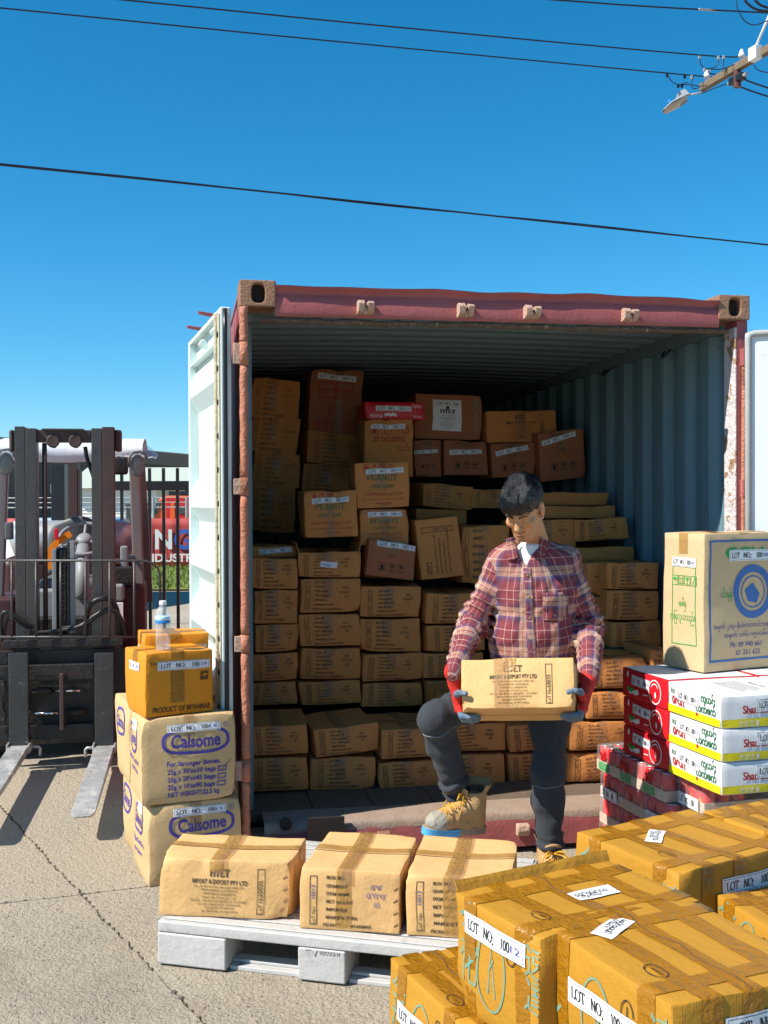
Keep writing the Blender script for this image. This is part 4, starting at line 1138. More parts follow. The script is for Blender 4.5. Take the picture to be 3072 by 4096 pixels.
I.txt('Spicy', 0.3 * c.w, 0.2 * c.h, 0.2 * c.h)
c.ink('white_print', 'F', I, M['paper'], e)
c, e = inside((897, 852, 1041, 949), 2.02, .4, 'brown carton bearing a large white paper sheet, upper middle', 'n', m=M['brown'], tilt=1)
def sheet_lines(I):
    w, h = 0.19, 0.19
    I.txt('LOT NO; 100', -0.075, 0.068, 0.017, font='serif', wid=0.15)
    I.frame(-0.09, 0.058, 0.09, 0.094, 0.0012)
    I.txt('HTET', 0, 0.012, 0.024, 'c', font='serif', wid=0.10, weight=1.5)
    for i in range(8): I.txt(('IMPORT & EXPORT', 'No. 10 Barnes Place Werribee', 'MELBOURNE AUSTRALIA', '0449796553', 'Export By H-Htet Co Ltd', 'SOUTH OKKALAPA', 'YANGON MYANMAR', '(100K)')[i], 0, -0.006 - i * 0.0115, 0.006, 'c')
    I.disc(0, 0.048, 0.011)
c.paper('F', -0.01, 0.01, 0.19, 0.20, R(-1), [sheet_lines], e, M['paper'], M['ink'], name='paper_sheet')
I = Ink()
for k in range(5): I.txt('金利木火土'[k], 0.36 * c.w, (0.30 - 0.15 * k) * c.h, 0.035)
c.ink('blue_characters', 'F', I, M['ink_teal'], e)
inside((1053, 887, 1204, 955), 2.0, .4, 'long tan carton with address print on top of upper middle row', 'h', tilt=-1.5, lot='10001')
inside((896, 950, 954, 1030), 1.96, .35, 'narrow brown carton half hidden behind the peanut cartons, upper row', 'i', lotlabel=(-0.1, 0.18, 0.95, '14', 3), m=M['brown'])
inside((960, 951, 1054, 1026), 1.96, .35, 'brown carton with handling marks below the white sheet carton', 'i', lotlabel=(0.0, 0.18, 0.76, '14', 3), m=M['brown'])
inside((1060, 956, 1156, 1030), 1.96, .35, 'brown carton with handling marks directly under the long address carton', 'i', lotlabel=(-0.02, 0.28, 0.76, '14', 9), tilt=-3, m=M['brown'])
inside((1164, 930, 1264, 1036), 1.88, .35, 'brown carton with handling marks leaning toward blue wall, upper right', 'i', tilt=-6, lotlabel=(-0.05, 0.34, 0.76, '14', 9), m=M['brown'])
inside((908, 1046, 1020, 1098), 1.75, .43, 'dim tilted tan carton right of the stacked peanut cartons', tilt=4, dim=True)
inside((1023, 1056, 1130, 1098), 1.75, .43, 'dim tan carton behind the man\'s fringe', tilt=1, dim=True, hand=False)
inside((900, 1098, 1010, 1150), 1.8, .43, 'dark plain carton below the tilted carton right of peanut cartons', 'n')
inside((1150, 1062, 1314, 1092), 1.48, .43, 'low dark carton with red-printed tape right of the man\'s head', 'n')
inside((1140, 1092, 1330, 1120), 1.36, .43, 'wide shadowed carton beneath the red-taped low carton', 'n')
inside((1130, 1122, 1244, 1186), 1.2, .43, 'tan carton right beside the man\'s ear', tilt=-1, dim=True)
inside((1247, 1118, 1362, 1167), 1.17, .43, 'tan carton near blue wall, level with the man\'s shoulder', tilt=-2, lot='10001')
inside((1200, 1180, 1370, 1214), 1.11, .43, 'shadowed carton under the shoulder-level cartons at right', 'n')

# ---------------------------------------------------------------- cartons by the left door
GRP_C = 'branded cartons by the left door'
def yawbox(A2, dirx, w, d, z0, c):
    """matrix for a carton whose front left bottom corner stands at A2, front running along dirx"""
    ex = Vector((dirx[0], dirx[1], 0)).normalized(); ey = Vector((-ex.y, ex.x, 0))
    p = Vector((A2[0], A2[1], z0)) + ex * (w / 2) + ey * (d / 2)
    return Matrix.Translation(p) @ Matrix((ex, ey, Vector((0, 0, 1)))).transposed().to_4x4()
def calsome_print(c, e, side=True):
    w, h = c.w, c.h
    k = w / 0.42
    I = Ink()
    cx, cy, rx, ry = 0.03 * k, 0.08 * k, 0.145 * k, 0.052 * k
    pts = []
    for i in range(49):
        t = 2 * math.pi * i / 48
        pts.append((cx + rx * math.copysign(abs(math.cos(t)) ** 0.55, math.cos(t)), cy + ry * math.copysign(abs(math.sin(t)) ** 0.8, math.sin(t))))
    I.line(pts, 0.014 * k, closed=True)
    I.txt('Calsome', cx, cy - 0.026 * k, 0.056 * k, 'c', wid=0.225 * k, bold=True)
    I.line(arc(cx + rx * 0.96, cy + ry * 1.22, 0.011 * k, 0.011 * k, 0, 360, 16), 0.002, True); I.txt('R', cx + rx * 0.96, cy + ry * 1.22 - 0.005 * k, 0.010 * k, 'c')
    for i, (t, wd) in enumerate((('For Stronger Bones,', .235), ("25g x 30'sx30 bags", .215), ("25g x 20'sx45 bags", .215), ("25g x 10'sx90 bags", .215), ('NET WEIGHT;22.5 kg', .235))):
        y = (-0.028 - 0.0335 * i) * k
        I.txt(t, -0.095 * k, y, 0.020 * k, wid=wd * k, bold=True)
        if 1 <= i <= 3: I.frame(0.128 * k, y - 0.004 * k, 0.168 * k, y + 0.019 * k, 0.0045 * k)
    c.ink('printed_brand', 'F', I, M['ink_navy'], e)
    c.ink('pen_tick', 'F', Ink().line([(0.132 * k, -0.05 * k), (0.145 * k, -0.06 * k), (0.19 * k, -0.012 * k)], 0.002), M['ink'], e, 0.002)
    if side:
        J = Ink()
        d = c.d; cx, rx = 0.0, 0.10 * k
        pts = [(cx + rx * math.copysign(abs(math.cos(t)) ** 0.6, math.cos(t)), cy + ry * 1.15 * math.copysign(abs(math.sin(t)) ** 0.85, math.sin(t))) for t in [2 * math.pi * i / 40 for i in range(41)]]
        J.line(pts, 0.012 * k, True)
        J.txt('Calsome', cx, cy - 0.026 * k, 0.052 * k, 'c', wid=0.16 * k, bold=True)
        J.txt('Nutritious Cereal Drink', cx, -0.03 * k, 0.022 * k, 'c', wid=0.24 * k, bold=True); J.txt('With Calcium', cx, -0.075 * k, 0.020 * k, 'c', wid=0.15 * k, bold=True)
        c.ink('printed_side', 'L', J, M['ink_navy'], e)
# lower front, upper front, and one behind each
c0 = at(320, 1905, 4.66).xy
cdir = Vector((math.cos(R(22)), math.sin(R(22)), 0)); cper = Vector((-cdir.y, cdir.x, 0))
LW, LD, LH = 0.405, 0.36, 0.345
def calsome(p, z0, dr, label, seed, lotn, cr=1.3, prints=True, yaw=0, paper=True, h=LH):
    c = Carton(LW, LD, h, seed, crumple=cr, bulge=0.016, sag=0.012, cell=0.03, r=0.007, crush=[(-1, -1, 1, 0.10, 0.03), (1, -1, 1, 0.08, 0.02), (1, -1, 0, 0.09, 0.025)])
    e = make('branded_carton', label, 'carton', c, M['calsome'], yawbox(p, dr, LW, LD, z0, c), GRP_C)
    if prints: calsome_print(c, e)
    else:
        J = Ink().line([(0.03 + 0.1 * math.copysign(abs(math.cos(t)) ** 0.6, math.cos(t)), 0.08 + 0.058 * math.sin(t)) for t in [2 * math.pi * i / 40 for i in range(41)]], 0.012, True)
        J.txt('Calsome', 0.03, 0.055, 0.05, 'c', wid=0.16, bold=True)
        c.ink('printed_side', 'L', J, M['ink_navy'], e)
    if paper:
        c.paper('F', 0.02, 0.135, 0.235, 0.034, R(0), lot_lines(0.235, 0.034, lotn), e, M['paper'], [M['ink'], M['ink_blue']])
        c.paper('L', 0.04, 0.135, 0.09, 0.045, R(0), lot_lines(0.09, 0.03, ''), e, M['paper'], M['ink'])
    c.tape_y(M['tape_clear'], e, x=0.0, wid=0.05, dn=0.09, both=(1, 0), name='clear_tape')
    return c, e
calsome(c0, 0.0, cdir, 'brown calcium drink carton at bottom of stack by door', 11, '15')
c1 = c0 + (-cdir * 0.025).xy
calsome(c1, LH + 0.004, Vector((math.cos(R(20)), math.sin(R(20)), 0)), 'calcium drink carton directly under the orange carton', 12, '15', h=0.37)
c2 = c0 + (cper * 0.385 + cdir * 0.012).xy
calsome(c2, 0.0, cdir, 'calcium drink carton on ground peeking out behind the stack', 13, '', prints=False, paper=False)
c3 = c1 + (cper * 0.39 + cdir * 0.010).xy
calsome(c3, LH + 0.004, cdir, 'calcium drink carton behind upper one with half an oval logo', 14, '', prints=False, paper=False, h=0.36)
# orange cartons
OZ = LH + 0.004 + 0.37 + 0.002
def orange_box(p, z0, dr, label, seed, w, d, h, front=True):
    c = Carton(w, d, h, seed, crumple=0.8, bulge=0.006, sag=0.004, cell=0.028, crush=[(-1, 1, 0, 0.08, 0.015)])
    e = make('orange_carton', label, 'carton', c, M['orange'], yawbox(p, dr, w, d, z0, c), 'orange cartons by the left door')
    I = Ink().txt('PRODUCT OF MYANMAR', 0.01, -0.44 * h, 0.052 * h * 1.6, 'c', wid=0.86 * w, bold=True)
    I.txt('Shipping Mark', -0.44 * w, 0.30 * h, 0.06 * h, wid=0.6 * w)
    c.ink('printed_lines', 'F', I, M['ink_brown'], e)
    J = Ink().rect(0.30 * w, 0.02 * h, 0.42 * w, 0.16 * h); c.ink('mark_panel', 'F', J, M['ink_brown'], e)
    K = Ink().poly([(0.36 * w + 0.045 * w * math.cos(R(a)), 0.09 * h + 0.035 * h * math.sin(R(a))) for a in range(0, 181, 20)]).rect(0.357 * w, 0.04 * h, 0.364 * w, 0.09 * h)
    c.ink('umbrella_mark', 'F', K, M['orange'], e, 0.0028)
    c.paper('F', 0.06 * w, 0.28 * h, 0.235, 0.038, R(0), lot_lines(0.235, 0.038, '28'), e, M['paper'], [M['ink'], M['ink_blue']])
    c.paper('L', 0.0, 0.26 * h, 0.12, 0.036, R(0), lot_lines(0.12, 0.036, '28'), e, M['paper'], [M['ink'], M['ink_blue']])
    c.tape_y(M['tape_y'], e, x=-0.01, wid=0.06, dn=h * 0.8, both=(1, 1))
    c.tape_x(M['tape_y'], e, y=0.0, wid=0.05, dn=0.05)
    return c, e
co_ = at(313, 1394, c1.y + 0.01)
odir = Vector((math.cos(R(31)), math.sin(R(31)), 0)); oper = Vector((-odir.y, odir.x, 0))
oc, oe = orange_box((co_.x, co_.y), OZ, odir, 'glossy orange carton under the water bottle', 21, 0.305, 0.27, 0.272)
ob2 = (co_ + oper * 0.285 + odir * 0.10).xy
orange_box(ob2, OZ - 0.01, Vector((math.cos(R(20)), math.sin(R(20)), 0)), 'second orange carton peeking out behind the bottle', 22, 0.29, 0.22, 0.325)

# ---------------------------------------------------------------- amber cartons in the foreground
GRP_Y = 'amber taped cartons in the foreground'
def amber(name_label, A_, C_, B_, t, h, seed, num='12', lab=(0.05, 0.20, 0.0), toplab=None, flap=False, crush=None, prints=True, wmul=1.0):
    PA, PC, PB = gz(*A_, t), gz(*C_, t), gz(*B_, t)
    ex = (PC - PA); w = ex.length * wmul; ex.normalize()
    ey = Vector((-ex.y, ex.x, 0)); d = (PB - PA).dot(ey)
    c = Carton(w, d, h, seed, crumple=0.85, bulge=0.004, sag=0.007, cell=0.020, r=0.0035, crush=crush or [(1, -1, 1, 0.06, 0.02), (-1, 1, 1, 0.08, 0.015)])
    e = make('amber_carton', name_label, 'carton', c, M['yellow'], yawbox(PA.xy, ex, w, d, t - h, c), GRP_Y)
    if not prints: return c, e
    for x in (-0.30 * w, 0.34 * w): c.tape_y(M['tape_y'], e, x=x, wid=0.052, dn=h * 0.98, n=14)
    for y in (-0.26 * d, 0.0, 0.30 * d): c.tape_x(M['tape_y'], e, y=y, wid=0.05, dn=h * 0.5, n=14)
    MB().tube([c.on('T', -w / 2 + w * i / 16, 0.008 * math.sin(i), 0.0022) for i in range(17)], 0.0018, 5).build('flap_seam', M['ink_brown'], e)
    I = Ink()
    s_ = 0.085
    I.txt('金', -0.45 * w, 0.12 * h, s_, sx=0.8); I.txt('化', -0.45 * w, -0.20 * h, s_, sx=0.8)
    I.txt('速', 0.36 * w, 0.16 * h, s_ * 0.7); I.txt('達', 0.36 * w, -0.12 * h, s_ * 0.7)
    I.line(arc(-0.02 * w, 0.02 * h, 0.055, 0.10, 0, 360, 24), 0.006, True)
    I.line([(-0.05 * w, -0.2 * h), (-0.02 * w, 0.2 * h), (0.03 * w, -0.22 * h)], 0.006); I.line([(-0.04 * w, 0.0), (0.01 * w, 0.1 * h)], 0.005)
    c.ink('teal_characters', 'F', I, M['ink_teal'], e)
    J = Ink().line(arc(0.0, 0.02 * h, 0.10, 0.09, 0, 360, 28), 0.004, True)
    for a in range(0, 360, 60): J.disc(0.05 * math.cos(R(a)), 0.02 * h + 0.05 * math.sin(R(a)), 0.016, n=10)
    J.txt('福', -0.02, 0.0, 0.05)
    c.ink('teal_emblem', 'R', J, M['ink_teal'], e)
    c.ink('pen_number', 'F', Ink().line(arc(0.22 * w, 0.26 * h, 0.020, 0.030, 0, 350, 18), 0.003).line([(0.222 * w, 0.20 * h), (0.22 * w, 0.32 * h)], 0.003), M['ink'], e, 0.003)
    c.ink('pen_number', 'T', Ink().line(arc(0.20 * w, -0.32 * d, 0.030, 0.018, 0, 350, 18), 0.0026).line([(0.17 * w, -0.32 * d), (0.24 * w, -0.31 * d)], 0.0026), M['ink'], e, 0.0034)
    lw, lh = 0.245, 0.052
    c.paper('F', lab[0] * w, lab[1] * h, lw, lh, R(lab[2]), lot_lines(lw, lh, num), e, M['paper'], [M['ink'], M['ink_blue']], eps=0.0038)
    c.paper('R', 0.05, 0.27 * h, lw, lh, R(0), lot_lines(lw, lh, num), e, M['paper'], [M['ink'], M['ink_blue']], eps=0.0038)
    if toplab:
        c.paper('T', toplab[0] * w, toplab[1] * d, 0.125, 0.052, R(toplab[2]), [lambda I: I.scrawl(-0.05, 0.0, 0.017, 8, seed, 0.0022), lambda I: I.scrawl(-0.04, -0.015, 0.012, 7, seed + 3, 0.0016)], e, M['paper'], M['ink'], eps=0.0038)
    if flap:
        V, F = [], []
        n = 14
        for i in range(n + 1):
            u = -w / 2 * 0.0 + 0
            y = -d / 2 + d * i / n
            wv = 0.006 * mnoise.noise(Vector((i * 0.6, seed, 1)))
            V += [(-w / 2 + 0.004, y, h - 0.004), (-w / 2 - 0.004 + wv, y, h + 0.013), (-w / 2 - 0.010 + wv, y, h + 0.022 + wv)]
            if i:
                b = 3 * i
                F += [(b - 3, b - 2, b + 1, b), (b - 2, b - 1, b + 2, b + 1)]
        fo = link_mesh('raised_flap', mesh_from('raised_flap', V, F), M['yellow'], e, smooth=True)
        fo.modifiers.new('t', 'SOLIDIFY').thickness = 0.003
        fo.data.polygons.foreach_set('use_smooth', [False] * len(fo.data.polygons))
    return c, e
amber('large amber taped carton nearest the camera at bottom right', (1171, 1989), (1457, 2178), (1490, 1943), 0.69, 0.30, 31, lab=(0.03, 0.16, 0), toplab=(-0.28, -0.18, -62))
amber('amber carton with a raised flap along its top edge, bottom centre', (986, 1925), (1163, 2026), (1398, 1893), 0.69, 0.27, 32, lab=(0.0, 0.30, 0), toplab=(0.0, 0.12, 90), flap=True,
      crush=[(1, -1, 1, 0.09, 0.045), (-1, -1, 0, 0.09, 0.03)])
amber('amber carton in front of the can trays, far side of the pile', (1239, 1797), (1460, 1884), (1455, 1738), 0.59, 0.33, 33, lab=(-0.08, 0.22, 0), toplab=(-0.14, -0.12, -50),
      crush=[(1, -1, 1, 0.08, 0.03)])
amber('amber carton at right edge behind the far amber carton', (1516, 1751), (1690, 1812), (1640, 1712), 0.60, 0.30, 34)
amber('low amber carton at right edge between two larger ones', (1544, 1930), (1700, 2032), (1760, 1908), 0.50, 0.25, 35, lab=(0.0, 0.2, 0))
amber('amber carton standing lowest at bottom left of the pile', (843, 2068), (1003, 2215), (1030, 2044), 0.42, 0.30, 36, lab=(-0.05, 0.14, 0))
amber('crumpled amber carton corner under the flap-topped carton', (983, 2150), (1120, 2275), (1170, 2118), 0.41, 0.29, 37, prints=False, crush=[(-1, -1, 1, 0.12, 0.05), (-1, 1, 1, 0.1, 0.03)])
amber('amber carton supporting the nearest large one from below', (1175, 2110), (1480, 2330), (1500, 2058), 0.385, 0.30, 38, prints=False)
amber('amber carton supporting the far one in front of trays', (1245, 1945), (1465, 2065), (1462, 1872), 0.255, 0.25, 39, prints=False)

# ---------------------------------------------------------------- snack cartons on the can trays
SA, SC = gz(1442, 1469, 0.89), gz(1555.6, 1503, 0.89)
sx_ = (SC - SA); sw = sx_.length; sx_.normalize(); sy_ = Vector((-sx_.y, sx_.x, 0))
SH = 0.128
def snack(p, z0, label, seed, red):
    w, d, h = sw, 0.42, SH - 0.003
    c = Carton(w, d, h, seed, crumple=0.45, bulge=0.003, sag=0.003, cell=0.03, crush=[(1, -1, 0, 0.05, 0.008)])
    e = make('red_snack_carton' if red else 'white_snack_carton', label, 'carton', c, M['redbox'] if red else M['whitebox'], yawbox(p.xy, sx_, w, d, z0, c),
             'red snack cartons' if red else 'white and yellow snack cartons')
    if red:
        c.ink('white_top', 'T', Ink().rect(-w / 2 + 0.006, -d / 2 + 0.006, w / 2 - 0.006, d / 2 - 0.006, 8, 8), M['whitebox'], e)
        I = Ink().line(arc(0.25 * w, -0.02 * h, 0.048, 0.050, 0, 360, 24), 0.005, True)
        I.line(arc(0.25 * w, 0.0, 0.030, 0.032, 30, 150, 10), 0.004); I.disc(0.26 * w, -0.12 * h, 0.006, 0.014, 10)
        for k in range(4): I.disc((-0.30 + 0.055 * k) * w, (-0.26 + 0.04 * (k % 2)) * h, 0.014, 0.012, 12)
        I.disc(-0.36 * w, 0.32 * h, 0.008, 0.014, 10)
        I.line([(0.0, -0.24 * h), (0.10 * w, -0.22 * h)], 0.004)
        c.ink('white_print', 'F', I, M['paper'], e)
        G = Ink()
        for k in range(3): G.disc((-0.34 + 0.05 * k) * w, (-0.16 - 0.06 * (k % 2)) * h, 0.012, 0.010, 8)
        c.ink('green_print', 'F', G, M['ink_green'], e, 0.0024)
    else:
        for f, L in (('F', w), ('R', d)):
            c.ink('yellow_band', f, Ink().rect(-L / 2 + 0.004, -h / 2 + 0.004, L / 2 - 0.004, -0.22 * h, 12, 2), M['lemon'], e)
        I = Ink().txt('ကယန်း', 0.28 * w, 0.18 * h, 0.22 * h, 'c', wid=0.26 * w, bold=True).txt('လက်ဖက်', 0.24 * w, -0.16 * h, 0.24 * h, 'c', wid=0.36 * w, bold=True)
        I.scrawl(-0.42 * w, 0.22 * h, 0.018, 3, 8, 0.003)
        c.ink('green_print', 'F', I, M['ink_dgreen'], e, 0.0024)
        J = Ink().scrawl(-0.38 * w, -0.10 * h, 0.034, 4, 3, 0.007); J.disc(0.08 * w, -0.27 * h, 0.008, n=12)
        c.ink('red_print', 'F', J, M['ink_red'], e, 0.0024)
        K = Ink().txt('Shan Shu', -0.28 * d, -0.06 * h, 0.24 * h, wid=0.13, bold=True); c.ink('red_script', 'R', K, M['ink_red'], e, 0.0024)
        Q = Ink().icons(-0.30 * d, -0.36 * h, 0.016, 'uagb', 1.5); c.ink('handling_marks', 'R', Q, M['paper'], e, 0.0028)
        c.ink('count', 'R', Ink().txt('20 Pcs', -0.02 * d, -0.42 * h, 0.13 * h, bold=True), M['ink_dgreen'], e, 0.0028)
        S = Ink().scrawl(-0.2 * w, 0.2 * d, 0.02, 9, 5, 0.0025)
        for k in range(6): S.line([(-0.3 * w, 0.1 * d - k * 0.02), (0.2 * w + 0.02 * (k % 3), 0.1 * d - k * 0.02)], 0.0035)
        c.ink('printed_lines', 'T', S, M['ink_soft'], e)
    lw, lh = 0.155, 0.042
    c.paper('F', -0.06 * w if red else -0.08 * w, 0.16 * h, lw, lh, R(-2), lot_lines(lw, lh, '01'), e, M['paper'], [M['ink'], M['ink_blue']])
    if not red: c.paper('R', 0.05, 0.18 * h, 0.22, 0.05, 0, lot_lines(0.22, 0.05, '01'), e, M['paper'], [M['ink'], M['ink_blue']])
    return c, e
rdm = random.Random(5)
for i in range(3):
    z0 = 0.89 - SH * (i + 1)
    n = ('top', 'middle', 'bottom')[i]
    snack(SA + sx_ * 0.004 + sy_ * rdm.uniform(-0.006, 0.006), z0, 'white and yellow snack carton, %s of its stack at right' % n, 50 + i, False)
    snack(SA - sx_ * (sw + 0.006) + sy_ * rdm.uniform(-0.012, 0.006), z0, 'red snack carton, %s of its stack beside the white ones' % n, 60 + i, True)
for i in range(3):
    z0 = 0.89 - SH * (i + 1)
    snack(SA + sx_ * 0.006 + sy_ * 0.43, z0, 'white snack carton in rear stack at right edge, %s layer' % ('top', 'middle', 'bottom')[i], 70 + i, False)
    snack(SA - sx_ * (sw + 0.006) + sy_ * 0.43, z0, 'red snack carton in rear stack under cracker carton, %s layer' % ('top', 'middle', 'bottom')[i], 80 + i, True)
# big cracker carton on top
KA, KC = gz(1433, 1437, 0.892), gz(1520, 1454, 0.892)
kx = (KC - KA); kw = kx.length; kx.normalize()
kh = 0.60
kc = Carton(kw, 0.46, kh, 91, crumple=0.7, bulge=0.006, sag=0.004, cell=0.035)
ke = make('cracker_carton', 'tall brown cracker carton with blue border standing on the snack cartons', 'carton', kc, M['ccu'], yawbox(KA.xy, kx, kw, 0.46, 0.893, kc))
I = Ink().frame(-0.27 * kw, -0.32 * kh, 0.32 * kw, 0.32 * kh, 0.004).icons(-0.20 * kw, 0.15 * kh, 0.14 * kw, 'uagh', 1.12)
I.txt('မဖိရ', 0, -0.04 * kh, 0.03, 'c', wid=0.05).txt('ကြေလွယ်သည်။', 0, -0.14 * kh, 0.03, 'c', wid=0.16)
kc.ink('green_print', 'F', I, M['ink_green'], ke)
kc.paper('F', 0.02 * kw, 0.285 * kh, 0.155, 0.042, R(-1), lot_lines(0.155, 0.042, '08'), ke, M['paper'], [M['ink'], M['ink_blue']])
J = Ink().frame(-0.20, -0.26, 0.21, 0.27, 0.009)
for k, (r0, r1) in enumerate(((0.118, 0.086), (0.072, 0.066))):
    J.line(arc(0.05, 0.04, (r0 + r1) / 2, (r0 + r1) / 2, 0, 360, 40), r0 - r1, True)
J.poly([(0.02, 0.0), (0.07, -0.01), (0.09, 0.03), (0.05, 0.08), (0.0, 0.05)])
kc.ink('blue_print', 'R', J, M['ink_blue2'], ke)
J = Ink().txt('အမှတ် ၂၁၄၊ ဗိုလ်တထောင်ဘုရား', -0.18, -0.115, 0.018, wid=0.34).txt('အမှတ် ၁၁၆၊ ၁၅လမ်း၊', -0.12, -0.155, 0.018, wid=0.26).txt('Ph: 09 940 661', -0.08, -0.20, 0.022, font='sans').txt('01 251 625', -0.045, -0.236, 0.022)
kc.ink('address_print', 'R', J, M['ink_navy'], ke)
kc.ink('green_print', 'R', Ink().txt('CCU', -0.11, 0.19, 0.045, wid=0.22, bold=True).txt('ငါးမုန့်', -0.135, 0.02, 0.03, wid=0.06), M['ink_green'], ke, 0.002)
kc.paper('R', 0.03, 0.20, 0.24, 0.05, 0, lot_lines(0.24, 0.05, '08'), ke, M['paper'], [M['ink'], M['ink_blue']], eps=0.0036)
kc.tape_x(M['tape_y'], ke, y=0.0, wid=0.055, dn=0.10, both=(0, 0)); kc.tape_y(M['tape'], ke, x=0.0, wid=0.055, dn=0.09)
# ---------------------------------------------------------------- grey plastic pallet and its cartons
M['pallet'] = mat('grey_plastic', (0.50, 0.49, 0.47), 0.5, var=(6, 0.5, (0.42, 0.41, 0.40)), spots=[(10, 0.57, (0.26, 0.26, 0.26), 0.16), (45, 0.66, (0.20, 0.20, 0.20), 0.05, 0, (0.4, 0.4, 3))], bump=[(20, 0.25, 4)])
PZ = 0.165
pFL, pFR = gz(340, 1985, PZ), gz(1082, 2062, PZ)
pex = (pFR - pFL).normalized(); pey = Vector((-pex.y, pex.x, 0))
pal = empty('plastic_pallet', (0, 0, 0), 0, 'light grey plastic pallet carrying three tan cartons on the ground', 'pallet')
pal.matrix_world = Matrix.Translation((pFL.x, pFL.y, 0)) @ Matrix((pex, pey, Vector((0, 0, 1)))).transposed().to_4x4()
PL, PD = 1.22, 1.0
MB().bb(0, PL, 0, PD, PZ - 0.045, PZ - 0.006).build('deck', M['pallet'], pal, bevel=0.006)
for i in range(17):
    y0 = 0.012 + i * (PD - 0.024) / 17
    MB().bb(0.012, PL - 0.012, y0 + 0.008, y0 + (PD - 0.024) / 17 - 0.006, PZ - 0.0055, PZ).build('deck_slat', M['pallet'], pal, bevel=0.002)
for x0, x1 in ((0.0, 0.26), (0.525, 0.695), (PL - 0.26, PL)):
    for y0, y1 in ((0.0, 0.17), (PD / 2 - 0.08, PD / 2 + 0.08), (PD - 0.17, PD)):
        def blk(u, v, w): return (u, v, w)
        b = MB()
        b.prism([(x0 - 0.0015, y0 - 0.0015), (x1, y0 - 0.0015), (x1, y1), (x0 - 0.0015, y1)], blk, 0.006, PZ - 0.0455)
        b.build('block', M['pallet'], pal, bevel=0.008)
for y0, y1 in ((0.03, 0.14), (PD / 2 - 0.055, PD / 2 + 0.055), (PD - 0.14, PD - 0.03)):
    for x0, x1 in ((0.2605, 0.5245), (0.6955, PL - 0.2605)):
        MB().bb(x0, x1, y0, y1, 0.0, 0.016).bb(x0, x1, y0 + 0.03, y1 - 0.03, 0.0162, 0.028).build('skid', M['pallet'], pal, bevel=0.003)
I = Ink().txt('VISCOUNT', 0.60, 0.104, 0.012, wid=0.075).line([(0.55, 0.116), (0.57, 0.116), (0.585, 0.096), (0.592, 0.116)], 0.004)
me = mesh_from('moulded_name', [(u, -0.0045, v) for u, v in I.v], I.f)
mo = link_mesh('moulded_name', me, M['pallet'], pal); tag(mo, kind='stuff')
mo.modifiers.new('t', 'SOLIDIFY').thickness = 0.004
GP = 'cartons on the grey pallet'
def pcarton(FL_, FR_, d, h, label, kind, seed, crush, w=None):
    a, b = gz(*FL_, PZ), gz(*FR_, PZ)
    ex = b - a; w = w or ex.length
    c = Carton(w, d, h, seed, crumple=0.85, bulge=0.003, sag=0.006, cell=0.020, r=0.003, crush=crush)
    e = make('carton', label, 'carton', c, M['kraft'], yawbox(a.xy, ex, w, d, PZ + 0.003, c), GP)
    if kind == 'h':
        p, q = h_print(w, h)
    else: p, q = q_print(w, h, seed)
    c.ink('printed_address' if kind == 'h' else 'printed_form', 'F', p, M['ink_soft'] if kind == 'h' else M['ink'], e); c.ink('handwriting', 'F', q, M['ink'] if kind == 'h' else M['ink_blue'], e, 0.002)
    c.ink('side_print', 'R', Ink().frame(-0.3 * d, -0.1 * h, -0.22 * d, 0.34 * h, 0.002).txt('LoT No:', -0.24 * d, -0.05 * h, 0.012, rot=R(90)), M['ink_soft'], e)
    c.tape_y(M['tape'], e, x=-0.06 * w, wid=0.055, dn=h * (0.2 if kind == 'h' else 0.95), n=14)
    c.tape_x(M['tape'], e, y=0.08 * d, wid=0.045, dn=0.05, n=14)
    c.tape_y(M['tape_clear'], e, x=-0.02 * w, wid=0.05, dn=0.05, n=14, both=(1, 0), name='clear_tape')
    # the seam where the two top flaps meet, and staples
    for s_ in (0,):
        sd_ = [c.on('T', -w / 2 + w * i / 16, 0.0, 0.0012) for i in range(17)]
        MB().tube(sd_, 0.0016, 5).build('flap_seam', M['ink_brown'], e)
    for k in range(4):
        p0 = c.on('F', 0.46 * w, (-0.35 + 0.2 * k) * h, 0.002); 
        MB().tube([p0 + Vector((-0.007, 0, -0.006)), p0 + Vector((0.007, -0.001, 0.006))], 0.0014, 5).build('staple', M['rust_cast'], e)
    return c, e
pcarton((342, 1977), (626, 1991), 0.28, 0.205, 'tan carton with address print at left end of grey pallet', 'h', 201, [(-1, -1, 1, 0.12, 0.035), (1, -1, 1, 0.07, 0.02), (-0.3, -1, 1, 0.10, 0.02), (1, -1, 0, 0.09, 0.03)])
pcarton((647, 2006), (862, 2020), 0.44, 0.205, 'middle tan carton on grey pallet with cross of brown tape', 'q', 202, [(-1, -1, 1, 0.06, 0.012), (1, 1, 1, 0.1, 0.02)])
pcarton((877, 2021), (1102, 2036), 0.44, 0.205, 'tan carton at right end of grey pallet, partly hidden by amber carton', 'q', 203, [(-1, -1, 1, 0.07, 0.02), (1, 1, 1, 0.1, 0.02)])

